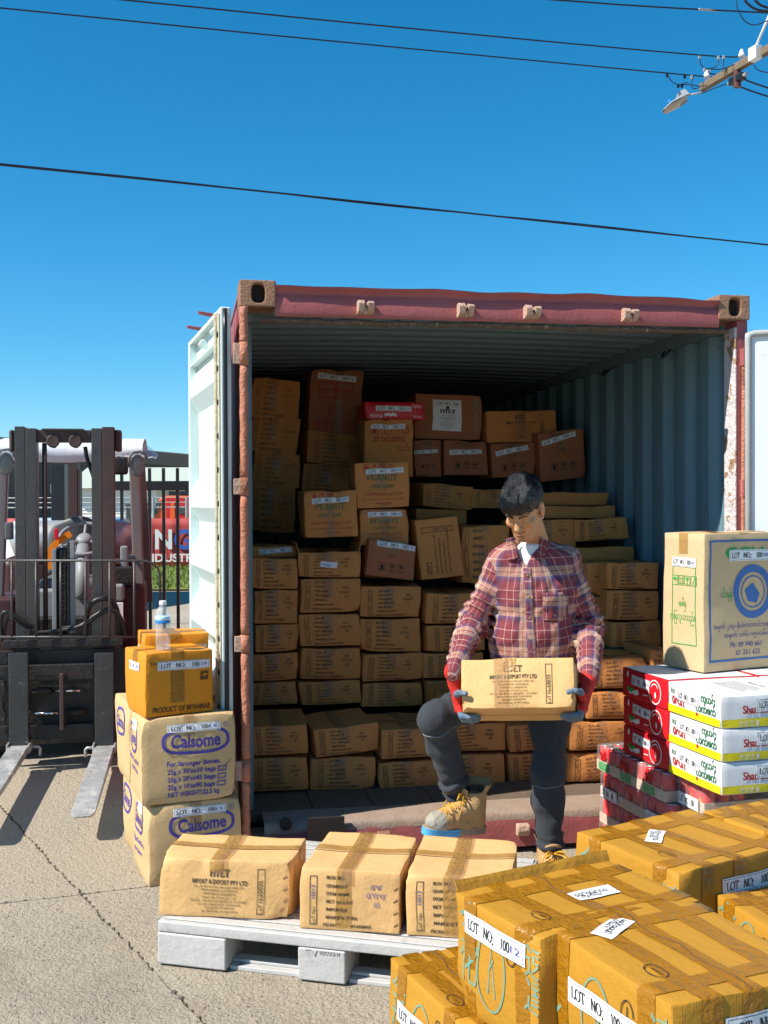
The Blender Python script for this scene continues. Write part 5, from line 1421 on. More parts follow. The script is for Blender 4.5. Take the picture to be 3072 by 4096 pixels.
# ---------------------------------------------------------------- trays of red cans
M['can_red'] = mat('red_can', (0.72, 0.022, 0.025), 0.25, var=(30, 0.25, (0.58, 0.016, 0.02)))
M['can_lid'] = mat('can_lid', (0.62, 0.62, 0.63), 0.3, metal=0.9)
M['tray'] = mat('tray_board', (0.60, 0.47, 0.36), 0.7, var=(8, 0.4, (0.52, 0.40, 0.31)), bump=[(30, 0.2, 3)])
M['film'] = clear_mat('shrink_film', (0.97, 0.95, 0.94), 0.08, 0.13)
M['gold'] = mat('gold_print', (0.75, 0.42, 0.03), 0.4)
CH = 0.116
canm = MB(); canm.cur = 0
canm.lathe([(0.028, 0.0), (0.032, 0.006), (0.0325, 0.095), (0.029, 0.108)], n=14)
canm.cur = 1
canm.lathe([(0.0275, 0.1082), (0.0285, 0.1125), (0.027, 0.1125), (0.0255, 0.1095), (0.0, 0.1095)], n=14)
can_proto = canm.build('can', [M['can_red'], M['can_lid']], None, smooth=True)
can_me = can_proto.data
bpy.data.objects.remove(can_proto)
logo_me = None
I = Ink().scrawl(-0.016, -0.006, 0.016, 3, 3, 0.004)
logo_me = mesh_from('can_logo', [(-0.0331 * math.cos(u / 0.0331), -0.0331 * math.sin(u / 0.0331), 0.052 + v) for u, v in I.v], I.f)
logo_me.materials.append(M['gold'])
TW, TD = 0.200, 0.40
ctop = 0.89 - 3 * SH - 0.002
T0 = gz(1291, 1604, ctop)
wrds = ['farthest', 'second farthest', 'third', 'nearest']
for L in range(4):
    z0 = ctop - (L + 1) * (CH + 0.004)
    off = (0.0, 0.035, 0.028, 0.02)[L]
    for k in range(4):
        p = T0 + sx_ * (k * (TW + 0.006) + off) + sy_ * (0.0 if k < 3 else 0.055)
        t = empty('can_tray', (0, 0, 0), 0, 'shrink-wrapped tray of red cans, %s of %s layer' % (wrds[k], ('top', 'second', 'third', 'lowest')[L]), 'can tray', 'trays of red cans at right')
        t.matrix_world = Matrix.Translation((p.x, p.y, z0)) @ Matrix((sx_, sy_, Vector((0, 0, 1)))).transposed().to_4x4()
        th = 0.045
        MB().bb(0, TW, 0, TD, 0, 0.003).bb(0, TW, -0.003, 0, 0, th).bb(0, TW, TD, TD + 0.003, 0, th).bb(-0.003, 0, -0.003, TD + 0.003, 0, th).bb(TW, TW + 0.003, -0.003, TD + 0.003, 0, th).build('cardboard_tray', M['tray'], t)
        for i in range(3):
            for j in range(3):
                co = link_mesh('can', can_me, [], t, matrix=Matrix.Translation((0.033 + i * 0.0667, 0.033 + j * 0.0667, 0.003)) @ Matrix.Rotation(R(45 + 20 * i), 4, 'Z'))
                if j == 0: tag(link_mesh('can_logo', logo_me, [], co), kind='stuff')
        fc = Carton(TW + 0.012, TD + 0.012, CH + 0.002, 300 + L * 9 + k, crumple=0.45, bulge=-0.004, sag=0.004, r=0.012, cell=0.03)
        vs, fs = fc.body()
        link_mesh('plastic_film', mesh_from('plastic_film', vs, fs), M['film'], t, smooth=True, matrix=Matrix.Translation((TW / 2, TD / 2, 0.0008)))
        if L == 0 and k < 3:
            I = Ink().rect(0.02, 0.004, 0.12, 0.040, 4, 1)
            tag(link_mesh('green_print', mesh_from('green_print', [(u, -0.0042, v) for u, v in I.v], I.f), M['ink_green'], t), kind='stuff')
            J = Ink()
            rr_ = random.Random(k)
            for q in range(14): J.disc(0.06 + rr_.uniform(-0.035, 0.035), 0.070 + rr_.uniform(-0.02, 0.02), 0.010, 0.007, 8)
            tag(link_mesh('fruit_picture', mesh_from('fruit_picture', [(u, -0.0075, v) for u, v in J.v], J.f), M['redbox'], t), kind='stuff')
        elif (L + k) % 2 == 1:
            w_, h_ = 0.15, 0.05
            pm_ = MB().bb(0.02, 0.02 + w_, -0.0105, -0.010, 0.004, 0.004 + h_).build('paper_label', M['paper'], t)
            I = Ink()
            for fnn in lot_lines(w_, h_, '')[:1]: fnn(I)
            tag(link_mesh('lettering', mesh_from('lettering', [(u + 0.02 + w_ / 2, -0.0115, v + 0.004 + h_ / 2) for u, v in I.v], I.f), M['ink'], pm_), kind='stuff')

for L in range(4):
    z0 = ctop - (L + 1) * (CH + 0.004)
    for k in range(4):
        p = T0 + sx_ * (k * (TW + 0.006) + 0.02) + sy_ * 0.475
        t = empty('can_tray', (0, 0, 0), 0, 'tray of red cans in rear bank under snack cartons, %s of %s layer' % (wrds[k], ('top', 'second', 'third', 'lowest')[L]), 'can tray', 'trays of red cans at right')
        t.matrix_world = Matrix.Translation((p.x, p.y, z0)) @ Matrix((sx_, sy_, Vector((0, 0, 1)))).transposed().to_4x4()
        MB().bb(0, TW, 0, TD, 0, 0.003).bb(0, TW, TD, TD + 0.003, 0, 0.045).bb(-0.003, 0, 0, TD + 0.003, 0, 0.045).bb(TW, TW + 0.003, 0, TD + 0.003, 0, 0.045).build('cardboard_tray', M['tray'], t)
        for j_ in range(6):
            for i in ((2,) if k == 3 else ()) if j_ < 5 else (0, 1, 2):
                link_mesh('can', can_me, [], t, matrix=Matrix.Translation((0.033 + i * 0.0667, 0.033 + j_ * 0.0667, 0.003)))
        fc = Carton(TW + 0.012, TD + 0.012, CH + 0.002, 360 + L * 9 + k, crumple=0.45, bulge=-0.004, sag=0.004, r=0.012, cell=0.05)
        vs, fs = fc.body()
        link_mesh('plastic_film', mesh_from('plastic_film', vs, fs), M['film'], t, smooth=True, matrix=Matrix.Translation((TW / 2, TD / 2, 0.0008)))

# ---------------------------------------------------------------- water bottle on the orange carton
M['pet'] = clear_mat('clear_pet', (0.95, 0.97, 0.985), 0.05, 0.22)
M['bottle_blue'] = mat('bottle_blue_label', (0.03, 0.24, 0.60), 0.3)
M['bottle_pale'] = mat('bottle_pale_label', (0.55, 0.72, 0.85), 0.3)
M['cap'] = mat('bottle_cap', (0.82, 0.82, 0.82), 0.4)
bpos = oe.matrix_world @ oc.on('T', 0.006 - 0.055, -0.065, 0.001)
bot = empty('water_bottle', bpos, 0, 'clear plastic water bottle with blue label standing on orange carton', 'bottle')
pr = [(0.024, 0.0), (0.031, 0.004)]
for i in range(9): pr += [(0.0325, 0.010 + i * 0.0105), (0.0300, 0.0152 + i * 0.0105)]
pr += [(0.033, 0.106), (0.0335, 0.148), (0.030, 0.165), (0.020, 0.184), (0.0135, 0.192), (0.0135, 0.198)]
MB().lathe(pr, n=32).build('bottle_body', M['pet'], bot, smooth=True)
MB().lathe([(0.0338, 0.118), (0.0342, 0.119), (0.0342, 0.131), (0.0338, 0.132)], n=32).build('label_band', M['bottle_blue'], bot, smooth=True)
MB().lathe([(0.0337, 0.1325), (0.0341, 0.133), (0.0341, 0.147), (0.0337, 0.1475)], n=32).build('label_band', M['bottle_pale'], bot, smooth=True)
MB().lathe([(0.0155, 0.198), (0.0155, 0.212), (0.014, 0.2145)], n=24).build('cap', M['cap'], bot, bevel=0.001)

# ---------------------------------------------------------------- forklift
M['mast'] = mat('mast_steel', (0.055, 0.059, 0.064), 0.42, metal=0.2, var=(5, 0.7, (0.085, 0.07, 0.056)), spots=[(7, 0.62, (0.13, 0.09, 0.06), 0.16, 0, (2.5, 2.5, 0.35)), (40, 0.66, (0.02, 0.02, 0.02), 0.05)], bump=[(30, 0.2, 4)])
M['mast_brown'] = mat('mast_inner', (0.05, 0.03, 0.028), 0.6, var=(8, 0.6, (0.085, 0.05, 0.04)))
M['fork'] = mat('fork_steel', (0.075, 0.078, 0.08), 0.38, metal=0.6, var=(9, 0.6, (0.04, 0.042, 0.045)), spots=[(30, 0.62, (0.30, 0.30, 0.30), 0.1, 0, (0.3, 3, 1))], bump=[(30, 0.2, 4)])
M['fork_worn'] = mat('worn_fork_blade', (0.50, 0.50, 0.485), 0.4, metal=0.25, var=(6, 0.7, (0.20, 0.20, 0.20)), spots=[(12, 0.54, (0.62, 0.60, 0.56), 0.12, 0, (1, 0.35, 1)), (30, 0.60, (0.09, 0.09, 0.09), 0.06, 0, (2, 0.5, 1))], bump=[(40, 0.3, 4)], roughvar=0.12)
M['oily'] = mat('oily_black', (0.014, 0.013, 0.013), 0.5, var=(8, 0.6, (0.035, 0.027, 0.022)), bump=[(30, 0.4, 4)])
M['chrome'] = mat('chrome_rod', (0.75, 0.76, 0.78), 0.12, metal=1.0)
M['hose'] = mat('rubber_hose', (0.018, 0.018, 0.019), 0.45)
M['fl_red'] = mat('forklift_red', (0.075, 0.022, 0.022), 0.5, var=(5, 0.5, (0.05, 0.018, 0.018)), spots=(25, 0.66, (0.07, 0.03, 0.03), 0.1))
M['fl_grey'] = mat('forklift_grey', (0.22, 0.235, 0.245), 0.5, var=(6, 0.5, (0.25, 0.26, 0.27)), spots=(20, 0.66, (0.12, 0.12, 0.12), 0.1))
M['pillar'] = mat('guard_pillar', (0.16, 0.12, 0.11), 0.3, metal=0.3, var=(4, 0.5, (0.24, 0.19, 0.17)))
M['belt'] = mat('seat_belt', (0.85, 0.22, 0.0), 0.6)
M['lamp_glass'] = mat('lamp_glass', (0.45, 0.46, 0.38), 0.15, spec=0.6, var=(30, 0.5, (0.30, 0.32, 0.28)))
M['vinyl'] = mat('seat_vinyl', (0.10, 0.105, 0.11), 0.5)
M['wheel_rim'] = mat('steering_rim', (0.24, 0.25, 0.26), 0.4)
M['silver'] = mat('gas_bottle', (0.50, 0.52, 0.54), 0.35, metal=0.5, var=(6, 0.4, (0.40, 0.42, 0.44)))
M['tyre'] = mat('tyre_rubber', (0.02, 0.02, 0.02), 0.85, bump=[(20, 0.4, 3)])
M['cover_film'] = clear_mat('cover_plastic', (0.93, 0.94, 0.96), 0.12, 0.42)
M['cover_white'] = mat('cover_white', (0.70, 0.72, 0.74), 0.4, var=(5, 0.4, (0.60, 0.62, 0.65)), bump=[(6, 0.5, 3)])
FO = at(138, 1400, 6.85); FO.z = 0
fl = empty('forklift', FO, YAW, 'dark masted forklift with worn steel forks parked left of container', 'forklift')
def fp(vx, vy, ly):
    r = ray(vx, vy); o = Vector((0, 0, CAM_H)) - FO
    t = (ly - o.dot(CAY)) / r.dot(CAY)
    p = o + r * t
    return p.dot(CAX), p.z
def fbox(name, x0, y0, x1, y1, ly, d, m, bevel=0.004, parent=None):
    a, zb = fp(x0, y1, ly); b, zt = fp(x1, y0, ly)
    return MB().bb(a, b, ly, ly + d, zb, zt).build(name, m, parent or fl, bevel=bevel)
def channel(name, x0, x1, ytop, m, flip):
    a, zt = fp(x0, ytop, 0.0); b, _ = fp(x1, ytop, 0.0)
    mb = MB().bb(a, b, 0.0, 0.022, 0.12, zt).bb(a, b, 0.098, 0.12, 0.12, zt)
    w = 0.016
    mb.bb(*((b - w, b) if flip else (a, a + w)), 0.0225, 0.0975, 0.12, zt)
    return mb.build(name, m, fl, bevel=0.003)
channel('mast_rail', 31, 53, 921, M['mast'], False)
channel('mast_rail', 53.6, 78, 925, M['mast'], True)
channel('mast_rail', 197, 219.5, 925, M['mast'], False)
channel('mast_rail', 220.2, 246, 922, M['mast_brown'], True)
for x0, x1 in ((19, 30), (247, 262)):
    a, zt = fp(x0, 928, 0.05); b, zb = fp(x1, 975, 0.05)
    MB().bb(a, b, 0.05, 0.16, zb, zt).build('mast_bracket', M['mast_brown'], fl, bevel=0.012)
fbox('mast_crossbeam', 78.5, 929, 196.5, 955, 0.025, 0.07, M['mast_brown'])
fbox('mast_crossbeam', 90, 926, 180, 929, 0.0, 0.10, M['mast'], 0.001)
for x in (115, 163):
    a, z = fp(x, 953, 0.03)
    o = MB().cyl((a - 0.014, 0.055, z), (a + 0.014, 0.055, z), 0.042, n=24).build('chain_pulley', M['mast'], fl, bevel=0.004)
    q = Matrix.Rotation(R(68), 3, 'Z')
    o2 = MB(); o2.lathe([(0.030, -0.008), (0.040, -0.010), (0.042, 0.0), (0.040, 0.010), (0.030, 0.008)], (0, 0, 0), 24)
    o2.v = [Vector((a, 0.018, z)) + Vector((v.x, v.z, v.y)) for v in o2.v]
    o2.build('pulley_rim', M['mast_brown'], o, smooth=True)
for x, y1 in ((96, 1372), ):
    a, zt = fp(x, 957, 0.05); _, zb = fp(x, y1, 0.05)
    MB().cyl((a, 0.05, zb), (a, 0.05, zt), 0.015).build('lift_rod', M['mast_brown'], fl, smooth=True)
for x0, x1, y0 in ((113, 121, 1186), (152, 161, 1168), (146, 151, 1172)):
    fbox('cylinder_strap', x0, y0, x1, 1368, 0.02, 0.03, M['fl_grey'] if x0 != 146 else M['oily'], 0.003)
fbox('lift_cylinder', 121.5, 1183, 151, 1372, 0.07, 0.09, M['oily'], 0.02)
ch = MB()
for i in range(17):
    a, z = fp(136, 1192 + i * 9.2, 0.0)
    for s_ in (-1, 1): ch.box((a + s_ * (0.010 + 0.004 * (i % 2)), 0.0, z), (0.006, 0.016, 0.030))
    ch.cyl((a - 0.016, 0, z - 0.013), (a + 0.016, 0, z - 0.013), 0.006, n=8)
tag(ch.build('lift_chain', M['oily'], fl), kind='stuff')
# load backrest, one bar each
lb = -0.13
def bar(name, pts, r=0.0075, parent=fl, m=None):
    return MB().tube(pts, r, 8).build(name, m or M['mast'], parent, smooth=True)
def fpt(x, y, ly): a, z = fp(x, y, ly); return (a, ly, z)
bar('backrest_bar', [fpt(-25, 1211, lb), fpt(300, 1211, lb), fpt(316, 1212, lb), fpt(330, 1217, lb), fpt(341, 1228, lb), fpt(345, 1242, lb), fpt(346, 1306, lb)])
for x in (25.5, 78, 131, 185, 237, 290):
    bar('backrest_bar', [fpt(x, 1211, lb), fpt(x, 1376, lb)])
bar('backrest_bar', [fpt(-10, 1376, lb), fpt(300, 1376, lb)])
fbox('carriage_beam', 5, 1378, 265, 1402, -0.10, 0.05, M['oily'])
fbox('carriage_plate', -8, 1433, 203, 1474, -0.12, 0.04, M['oily'], 0.006)
fbox('carriage_plate', -8, 1562, 203, 1602, -0.12, 0.04, M['oily'], 0.006)
fbox('carriage_back', -20, 1400, 275, 1612, -0.04, 0.03, M['oily'], 0.004)
fbox('stabiliser_plate', 129, 1456, 137, 1578, -0.17, 0.05, M['mast_brown'], 0.004)
for x0, x1, y, m in ((112, 173, 1492, 'chrome'), (68, 112, 1492, 'oily'), (76, 132, 1541, 'chrome'), (133, 186, 1539, 'oily')):
    a = fpt(x0, y, -0.08); b = fpt(x1, y, -0.08)
    MB().cyl(a, b, 0.008 if m == 'chrome' else 0.022).build('shift_cylinder', M[m], fl, smooth=True)
a, z = fp(2, 1477, -0.15)
MB().prism([(a - 0.06, z + 0.02), (a + 0.02, z + 0.02), (a + 0.035, z - 0.02), (a + 0.01, z - 0.1), (a + 0.012, z - 0.14), (a + 0.035, z - 0.2), (a + 0.02, z - 0.23), (a - 0.06, z - 0.23)], lambda u, v, w: (u, w, v), -0.16, -0.14).build('clamp_plate', M['oily'], fl, bevel=0.004)
for dz in (0.0, -0.21):
    MB().cyl((a + 0.012, -0.175, z + dz), (a + 0.012, -0.16, z + dz), 0.012, n=8).build('bolt', M['fork'], fl)
# red overspray on the carriage plate
rp = Ink()
rdq = random.Random(4)
for k in range(5): rp.scrawl(0.0 + k * 0.055, 0.02 * rdq.random(), 0.05, 2, 30 + k, 0.004)
x0_, z0_ = fp(85, 1462, -0.121)
tag(link_mesh('red_paint', mesh_from('red_paint', [(x0_ + u, -0.1225, z0_ + v * 0.6) for u, v in rp.v], rp.f), M['fl_red'], fl), kind='stuff')
# forks: upright shank and long blade
for x0, x1 in ((18, 62), (203.5, 246.5)):
    a, zt = fp(x0, 1412, -0.20); b, zh = fp(x1, 1610, -0.20)
    f_ = empty('fork', (0, 0, 0)); f_.parent = fl
    MB().bb(a, b, -0.20, -0.155, zh, zt).build('shank', M['fork'], f_, bevel=0.006)
    L = 1.46
    sl = []
    prof = [(0.0, 0.0, 0.045), (0.35, 0.0, 0.042), (0.8, 0.0, 0.034), (1.2, 0.0, 0.024), (1.40, 0.0, 0.016), (1.455, 0.014, 0.012), (L, 0.03, 0.010)]
    mb = MB()
    vs, fs_ = [], []
    w = b - a
    zb = zh - 0.045
    for i, (y, nar, th) in enumerate(prof):
        zt_ = zh + 0.001
        for xx, zq in ((a + nar, zt_), (b - nar, zt_), (b - nar, zt_ - th), (a + nar, zt_ - th)):
            vs.append((xx - 0.0 * y, -0.1995 - y, zq - 0.012 * y))
        if i:
            k = 4 * i
            for j in range(4): fs_.append((k - 4 + j, k - 4 + (j + 1) % 4, k + (j + 1) % 4, k + j))
    fs_ += [(0, 1, 2, 3), tuple(range(4 * len(prof) - 4, 4 * len(prof)))]
    mb.add(vs, fs_)
    mb.build('blade', M['fork_worn'], f_, bevel=0.004)
    for s_, xx in ((-1, a), (1, b)):
        MB().bb(xx - 0.012 if s_ < 0 else xx + 0.0006, xx - 0.0006 if s_ < 0 else xx + 0.012, -0.24, -0.15, zh - 0.04, zh + 0.015).build('heel_lug', M['fork_worn'], f_, bevel=0.003)
    sd = 1 if x0 < 100 else -1
    xx = b if sd > 0 else a
    bar('lug_loop', [(xx, -0.15, zh - 0.02), (xx + sd * 0.05, -0.15, zh - 0.02), (xx + sd * 0.06, -0.15, zh - 0.03), (xx + sd * 0.06, -0.15, zh - 0.075)], 0.009, f_, M['fork_worn'])
# hoses
def hose(pts, r, m='hose'):
    P = [Vector(fpt(*p)) for p in pts]
    out = []
    for i in range(len(P) - 1):
        p0, p1, p2, p3 = P[max(i - 1, 0)], P[i], P[i + 1], P[min(i + 2, len(P) - 1)]
        for k in range(8):
            t = k / 8
            out.append(0.5 * ((2 * p1) + (p2 - p0) * t + (2 * p0 - 5 * p1 + 4 * p2 - p3) * t * t + (3 * p1 - p0 - 3 * p2 + p3) * t ** 3))
    out.append(P[-1])
    MB().tube(out, r, 10).build('hydraulic_hose', M[m], fl, smooth=True)
hose([(185, 1372, -.03), (189, 1320, -.06), (205, 1298, -.08), (232, 1293, -.08), (250, 1310, -.06), (257, 1345, -.04), (258, 1378, -.02)], 0.016)
hose([(130, 1356, -.05), (172, 1352, -.07), (205, 1330, -.09), (232, 1316, -.09), (252, 1322, -.08), (264, 1345, -.06), (267, 1374, -.03)], 0.013)
hose([(60, 1368, -.05), (130, 1362, -.06), (180, 1350, -.08), (215, 1328, -.09), (240, 1318, -.09), (258, 1332, -.08), (270, 1372, -.04)], 0.012)
hose([(4, 1385, -.03), (2, 1340, -.06), (10, 1322, -.08), (30, 1328, -.08), (52, 1344, -.07), (75, 1354, -.05)], 0.012)
hose([(8, 1378, -.02), (14, 1342, -.05), (26, 1334, -.06), (48, 1350, -.05), (70, 1360, -.04)], 0.010)
hose([(184, 965, .1), (188, 990, .1), (195, 1010, .11), (202, 1030, .12)], 0.013)
# body, dash, bonnet, guard
GY = 0.75
fbox('dash_panel', 78, 1272, 197, 1440, 0.45, 0.12, M['fl_grey'], 0.02)
fbox('cowl', 60, 1330, 262, 1470, 0.36, 0.10, M['oily'], 0.02)
MB().tube([fpt(178, 1290, .42), fpt(178, 1180, .62)], 0.045, 16).build('steering_column', M['fl_grey'], fl, smooth=True)
wc = Vector(fpt(182, 1164, .66))
qn = Matrix.Rotation(R(38), 3, 'X')
rim = [wc + qn @ Vector((0.165 * math.cos(t), 0.165 * math.sin(t), 0)) for t in [2 * math.pi * i / 36 for i in range(37)]]
sw_ = empty('steering_wheel', (0, 0, 0)); sw_.parent = fl
MB().tube(rim, 0.014, 10).build('rim', M['wheel_rim'], sw_, smooth=True)
MB().lathe([(0.05, -0.02), (0.055, 0.0), (0.04, 0.02)], wc, 20, qn).build('hub', M['fl_grey'], sw_, smooth=True)
for k in range(3):
    t = R(90 + 120 * k)
    MB().tube([wc + qn @ Vector((0.04 * math.cos(t), 0.04 * math.sin(t), 0)), wc + qn @ Vector((0.16 * math.cos(t), 0.16 * math.sin(t), 0))], 0.010, 8).build('spoke', M['fl_grey'], sw_)
st_ = Vector(fpt(172, 1240, 1.35))
def seat_shape(u, v):
    a = (u - 0.5) * 2; b = v
    return (st_.x + 0.24 * a * (1 - 0.25 * b ** 3), st_.y - 0.05 * math.cos(a * 1.4) - 0.06 * b + 0.03, st_.z + 0.42 * b - 0.06 * (a * a) * b ** 3)
so_ = MB().grid(seat_shape, 12, 12).build('seat_back', M['vinyl'], fl, smooth=True)
sm_ = so_.modifiers.new('t', 'SOLIDIFY'); sm_.thickness = 0.09; sm_.offset = 1
MB().bb(st_.x - 0.24, st_.x + 0.24, st_.y - 0.45, st_.y, st_.z - 0.12, st_.z).build('seat_cushion', M['vinyl'], fl, bevel=0.04)
bt = [(153, 1152), (140, 1160), (128, 1168), (116, 1178), (108, 1192), (104, 1212), (106, 1230)]
bm_ = MB()
P = [Vector(fpt(x, y, 0.58)) for x, y in bt]
vs = []
for i, p in enumerate(P):
    d = (P[min(i + 1, len(P) - 1)] - P[max(i - 1, 0)]).normalized(); n_ = Vector((-d.z, 0, d.x))
    vs += [p - n_ * 0.022, p + n_ * 0.022]
bm_.add(vs, [(2 * i, 2 * i + 1, 2 * i + 3, 2 * i + 2) for i in range(len(P) - 1)])
bo = bm_.build('seat_belt', M['belt'], fl); bo.modifiers.new('t', 'SOLIDIFY').thickness = 0.004
fbox('belt_buckle', 117, 1142, 126, 1166, 0.55, 0.02, M['redbox'], 0.004)
gl = Vector(fpt(108, 1166, 1.75))
MB().lathe([(0.02, -0.42), (0.12, -0.38), (0.15, -0.30), (0.15, 0.42), (0.12, 0.5), (0.02, 0.53)], gl + Vector((0.12, 0, 0)), 24, Matrix.Rotation(R(90), 3, 'Y')).build('gas_bottle', M['silver'], fl, smooth=True)
fbox('rear_lamp', 258, 1147, 272, 1190, 1.7, 0.1, M['redbox'], 0.02)
fbox('lever_box', 260, 1180, 276, 1240, 0.6, 0.08, M['fl_grey'], 0.01)
fbox('lever_panel', 248, 1225, 288, 1262, 0.55, 0.1, M['oily'], 0.01)
fbox('side_panel', 262, 1262, 312, 1440, 0.62, 0.5, M['fl_red'], 0.03)
fbox('front_step', 232, 1262, 268, 1300, 0.5, 0.1, M['fl_grey'], 0.02)
fbox('decal_plate', 240, 1302, 266, 1345, 0.47, 0.02, M['paper'], 0.002)
fbox('side_panel', -40, 1290, 30, 1440, 0.62, 0.5, M['fl_red'], 0.03)
fbox('bonnet', 10, 1275, 285, 1480, 1.0, 0.9, M['fl_red'], 0.05)
fbox('counterweight', 0, 1200, 290, 1500, 1.95, 0.5, M['fl_red'], 0.08)
a, zt = fp(30, 1480, 0.3); b, zb = fp(262, 1600, 0.3)
MB().bb(a, b, 0.22, 1.9, 0.16, 0.55).build('chassis', M['oily'], fl, bevel=0.01)
for x in (a - 0.10, b + 0.10):
    w_ = empty('wheel', (x, 0.42, 0.29)); w_.parent = fl
    q = Matrix.Rotation(R(90), 3, 'Y')
    MB().lathe([(0.17, -0.10), (0.27, -0.10), (0.29, -0.07), (0.29, 0.07), (0.27, 0.10), (0.17, 0.10)], (0, 0, 0), 32, q).build('tyre', M['tyre'], w_, bevel=0.01)
    MB().lathe([(0.05, -0.06), (0.17, -0.07), (0.17, 0.07), (0.05, 0.06)], (0, 0, 0), 24, q).build('rim', M['fl_grey'], w_)
def pillar(name, p, q, w, d, m):
    p, q = Vector(p), Vector(q)
    z = (q - p).normalized(); x = Vector((1, 0, 0)); y = z.cross(x).normalized(); x = y.cross(z)
    rot = Matrix((x, y, z)).transposed()
    MB().box((p + q) / 2, (w, d, (q - p).length), rot).build(name, m, fl, bevel=0.012)
pillar('guard_pillar', fpt(303, 1345, .70), fpt(290, 985, .92), 0.075, 0.06, M['pillar'])
pillar('guard_pillar', fpt(-8, 1400, .70), fpt(8, 985, .92), 0.075, 0.06, M['pillar'])
pillar('guard_pillar', fpt(318, 1300, 2.0), fpt(300, 985, 1.9), 0.09, 0.06, M['pillar'])
pillar('guard_pillar', fpt(60, 1300, 2.0), fpt(50, 985, 1.9), 0.09, 0.06, M['pillar'])
gx0, gz1 = fp(4, 968, .9); gx1, _ = fp(296, 968, .9)
gz1 -= 0.0
for y in (0.9, 1.9): MB().bb(gx0, gx1, y, y + 0.06, gz1 - 0.05, gz1).build('guard_beam', M['pillar'], fl, bevel=0.01)
for i in range(6):
    x = gx0 + (gx1 - gx0) * i / 5
    MB().bb(x - 0.02, x + 0.02, 0.961, 1.899, gz1 - 0.04, gz1 - 0.005).build('guard_bar', M['pillar'], fl, bevel=0.005)
def drape(u, v):
    x = gx0 - 0.04 + (gx1 - gx0 + 0.08) * u
    zz_ = gz1 + 0.035 + 0.012 * mnoise.noise(Vector((u * 6, v * 5, 3)))
    if v < 0.22:
        t = (0.22 - v) / 0.22
        return (x, 0.88 - 0.03 * math.sin(t * 3), zz_ - 0.115 * t - 0.02 * math.sin(u * 3.1) * t)
    return (x, 0.88 + (v - 0.22) / 0.78 * 1.1, zz_ + 0.06 * math.sin((v - 0.22) * 4))
MB().grid(drape, 30, 20).build('guard_cover', M['cover_white'], fl, smooth=True)
def bag(u, v):
    b0 = Vector(fpt(240, 990, .86)); b1 = Vector(fpt(338, 952, .86))
    x = b0.x + (b1.x - b0.x) * u
    z = b0.z + 0.01 + (b1.z - b0.z) * (v ** 0.7) * math.sin(max(0.08, 1 - abs(u - 0.5) * 1.5) * 1.57) + 0.01 * mnoise.noise(Vector((u * 9, v * 9, 4)))
    return (x, 0.84 + 0.5 * v + 0.03 * mnoise.noise(Vector((u * 7, v * 7, 1))), z - 0.05 * max(0, u - 0.75))
MB().grid(bag, 24, 16).build('plastic_bag', M['cover_film'], fl, smooth=True)
for x, y in ((12, 1002), (297, 1006)):
    c_ = Vector(fpt(x, y, 0.66))
    h_ = empty('headlight', c_); h_.parent = fl
    q = Matrix.Rotation(R(90), 3, 'X') @ Matrix.Rotation(R(-0), 3, 'Z')
    ov_ = MB().lathe([(0.0, 0.004), (0.035, 0.0), (0.046, -0.008), (0.05, -0.03), (0.03, -0.07)], (0, 0, 0), 28, q)
    ov_.v = [Vector((v.x, v.y, v.z * 1.48)) for v in ov_.v]
    ov_.build('lens', M['lamp_glass'], h_, smooth=True)
    rm = MB().tube([Vector((0.049 * math.cos(t), -0.003, 0.0725 * math.sin(t))) for t in [2 * math.pi * i / 32 for i in range(33)]], 0.004, 8)
    rm.build('rim', M['vinyl'], h_, smooth=True)
    for k in range(-7, 8):
        zz_ = k * 0.0095; hw = 0.047 * math.sqrt(max(0, 1 - (zz_ / 0.0725) ** 2))
        MB().box((0, -0.006, zz_), (2 * hw, 0.0016, 0.0018)).build('grille_wire', M['vinyl'], h_)
    for k in range(-4, 5):
        xx = k * 0.010; hw = 0.0725 * math.sqrt(max(0, 1 - (xx / 0.049) ** 2))
        MB().box((xx, -0.0075, 0), (0.0016, 0.0012, 2 * hw)).build('grille_wire', M['vinyl'], h_)
    MB().tube([(-0.058, 0, -0.005), (-0.056, 0, 0.05), (-0.03, 0, 0.092), (0.02, 0, 0.098), (0.052, 0, 0.075), (0.06, 0, 0.045)], 0.008, 8).build('bracket', M['vinyl'], h_, smooth=True)
fbox('work_lamp', 243, 986, 276, 1025, 0.7, 0.08, M['oily'], 0.02)
fbox('indicator_box', 10, 1128, 26, 1166, 0.6, 0.08, M['vinyl'], 0.01)

# ---------------------------------------------------------------- black picket fence behind
FY = 9.9
fz = lambda y: at(360, y, FY).z
fen = empty('picket_fence', (at(340, 1400, FY).x, FY, 0), 0, 'black steel picket fence behind the forklift', 'fence')
x0, x1 = at(222, 1000, FY).x - fen.location.x, at(520, 1000, FY).x - fen.location.x
MB().bb(x0, x1, -0.02, 0.02, fz(1059), fz(1039)).build('fence_rail', M['black_paint'], fen, bevel=0.003)
MB().bb(x0, x1, -0.02, 0.02, 0.12, 0.20).build('fence_rail', M['black_paint'], fen, bevel=0.003)
for i in range(-2, 7):
    xx = at(323 + 30.1 * i, 1000, FY).x - fen.location.x
    MB().bb(xx - 0.0135, xx + 0.0135, -0.0135, 0.0135, 0.05, fz(1011)).build('picket', M['black_paint'], fen, bevel=0.002)
gp = empty('gate_post', (at(131, 1400, FY).x, FY, 0), 0, 'black steel gate post seen through the forklift mast', 'post')
MB().bb(-0.06, 0.06, -0.06, 0.06, 0, 1.98).build('post', M['black_paint'], gp, bevel=0.004)
MB().bb(-0.075, -0.0605, -0.03, 0.03, 1.72, 1.80).build('latch', M['fl_grey'], gp)
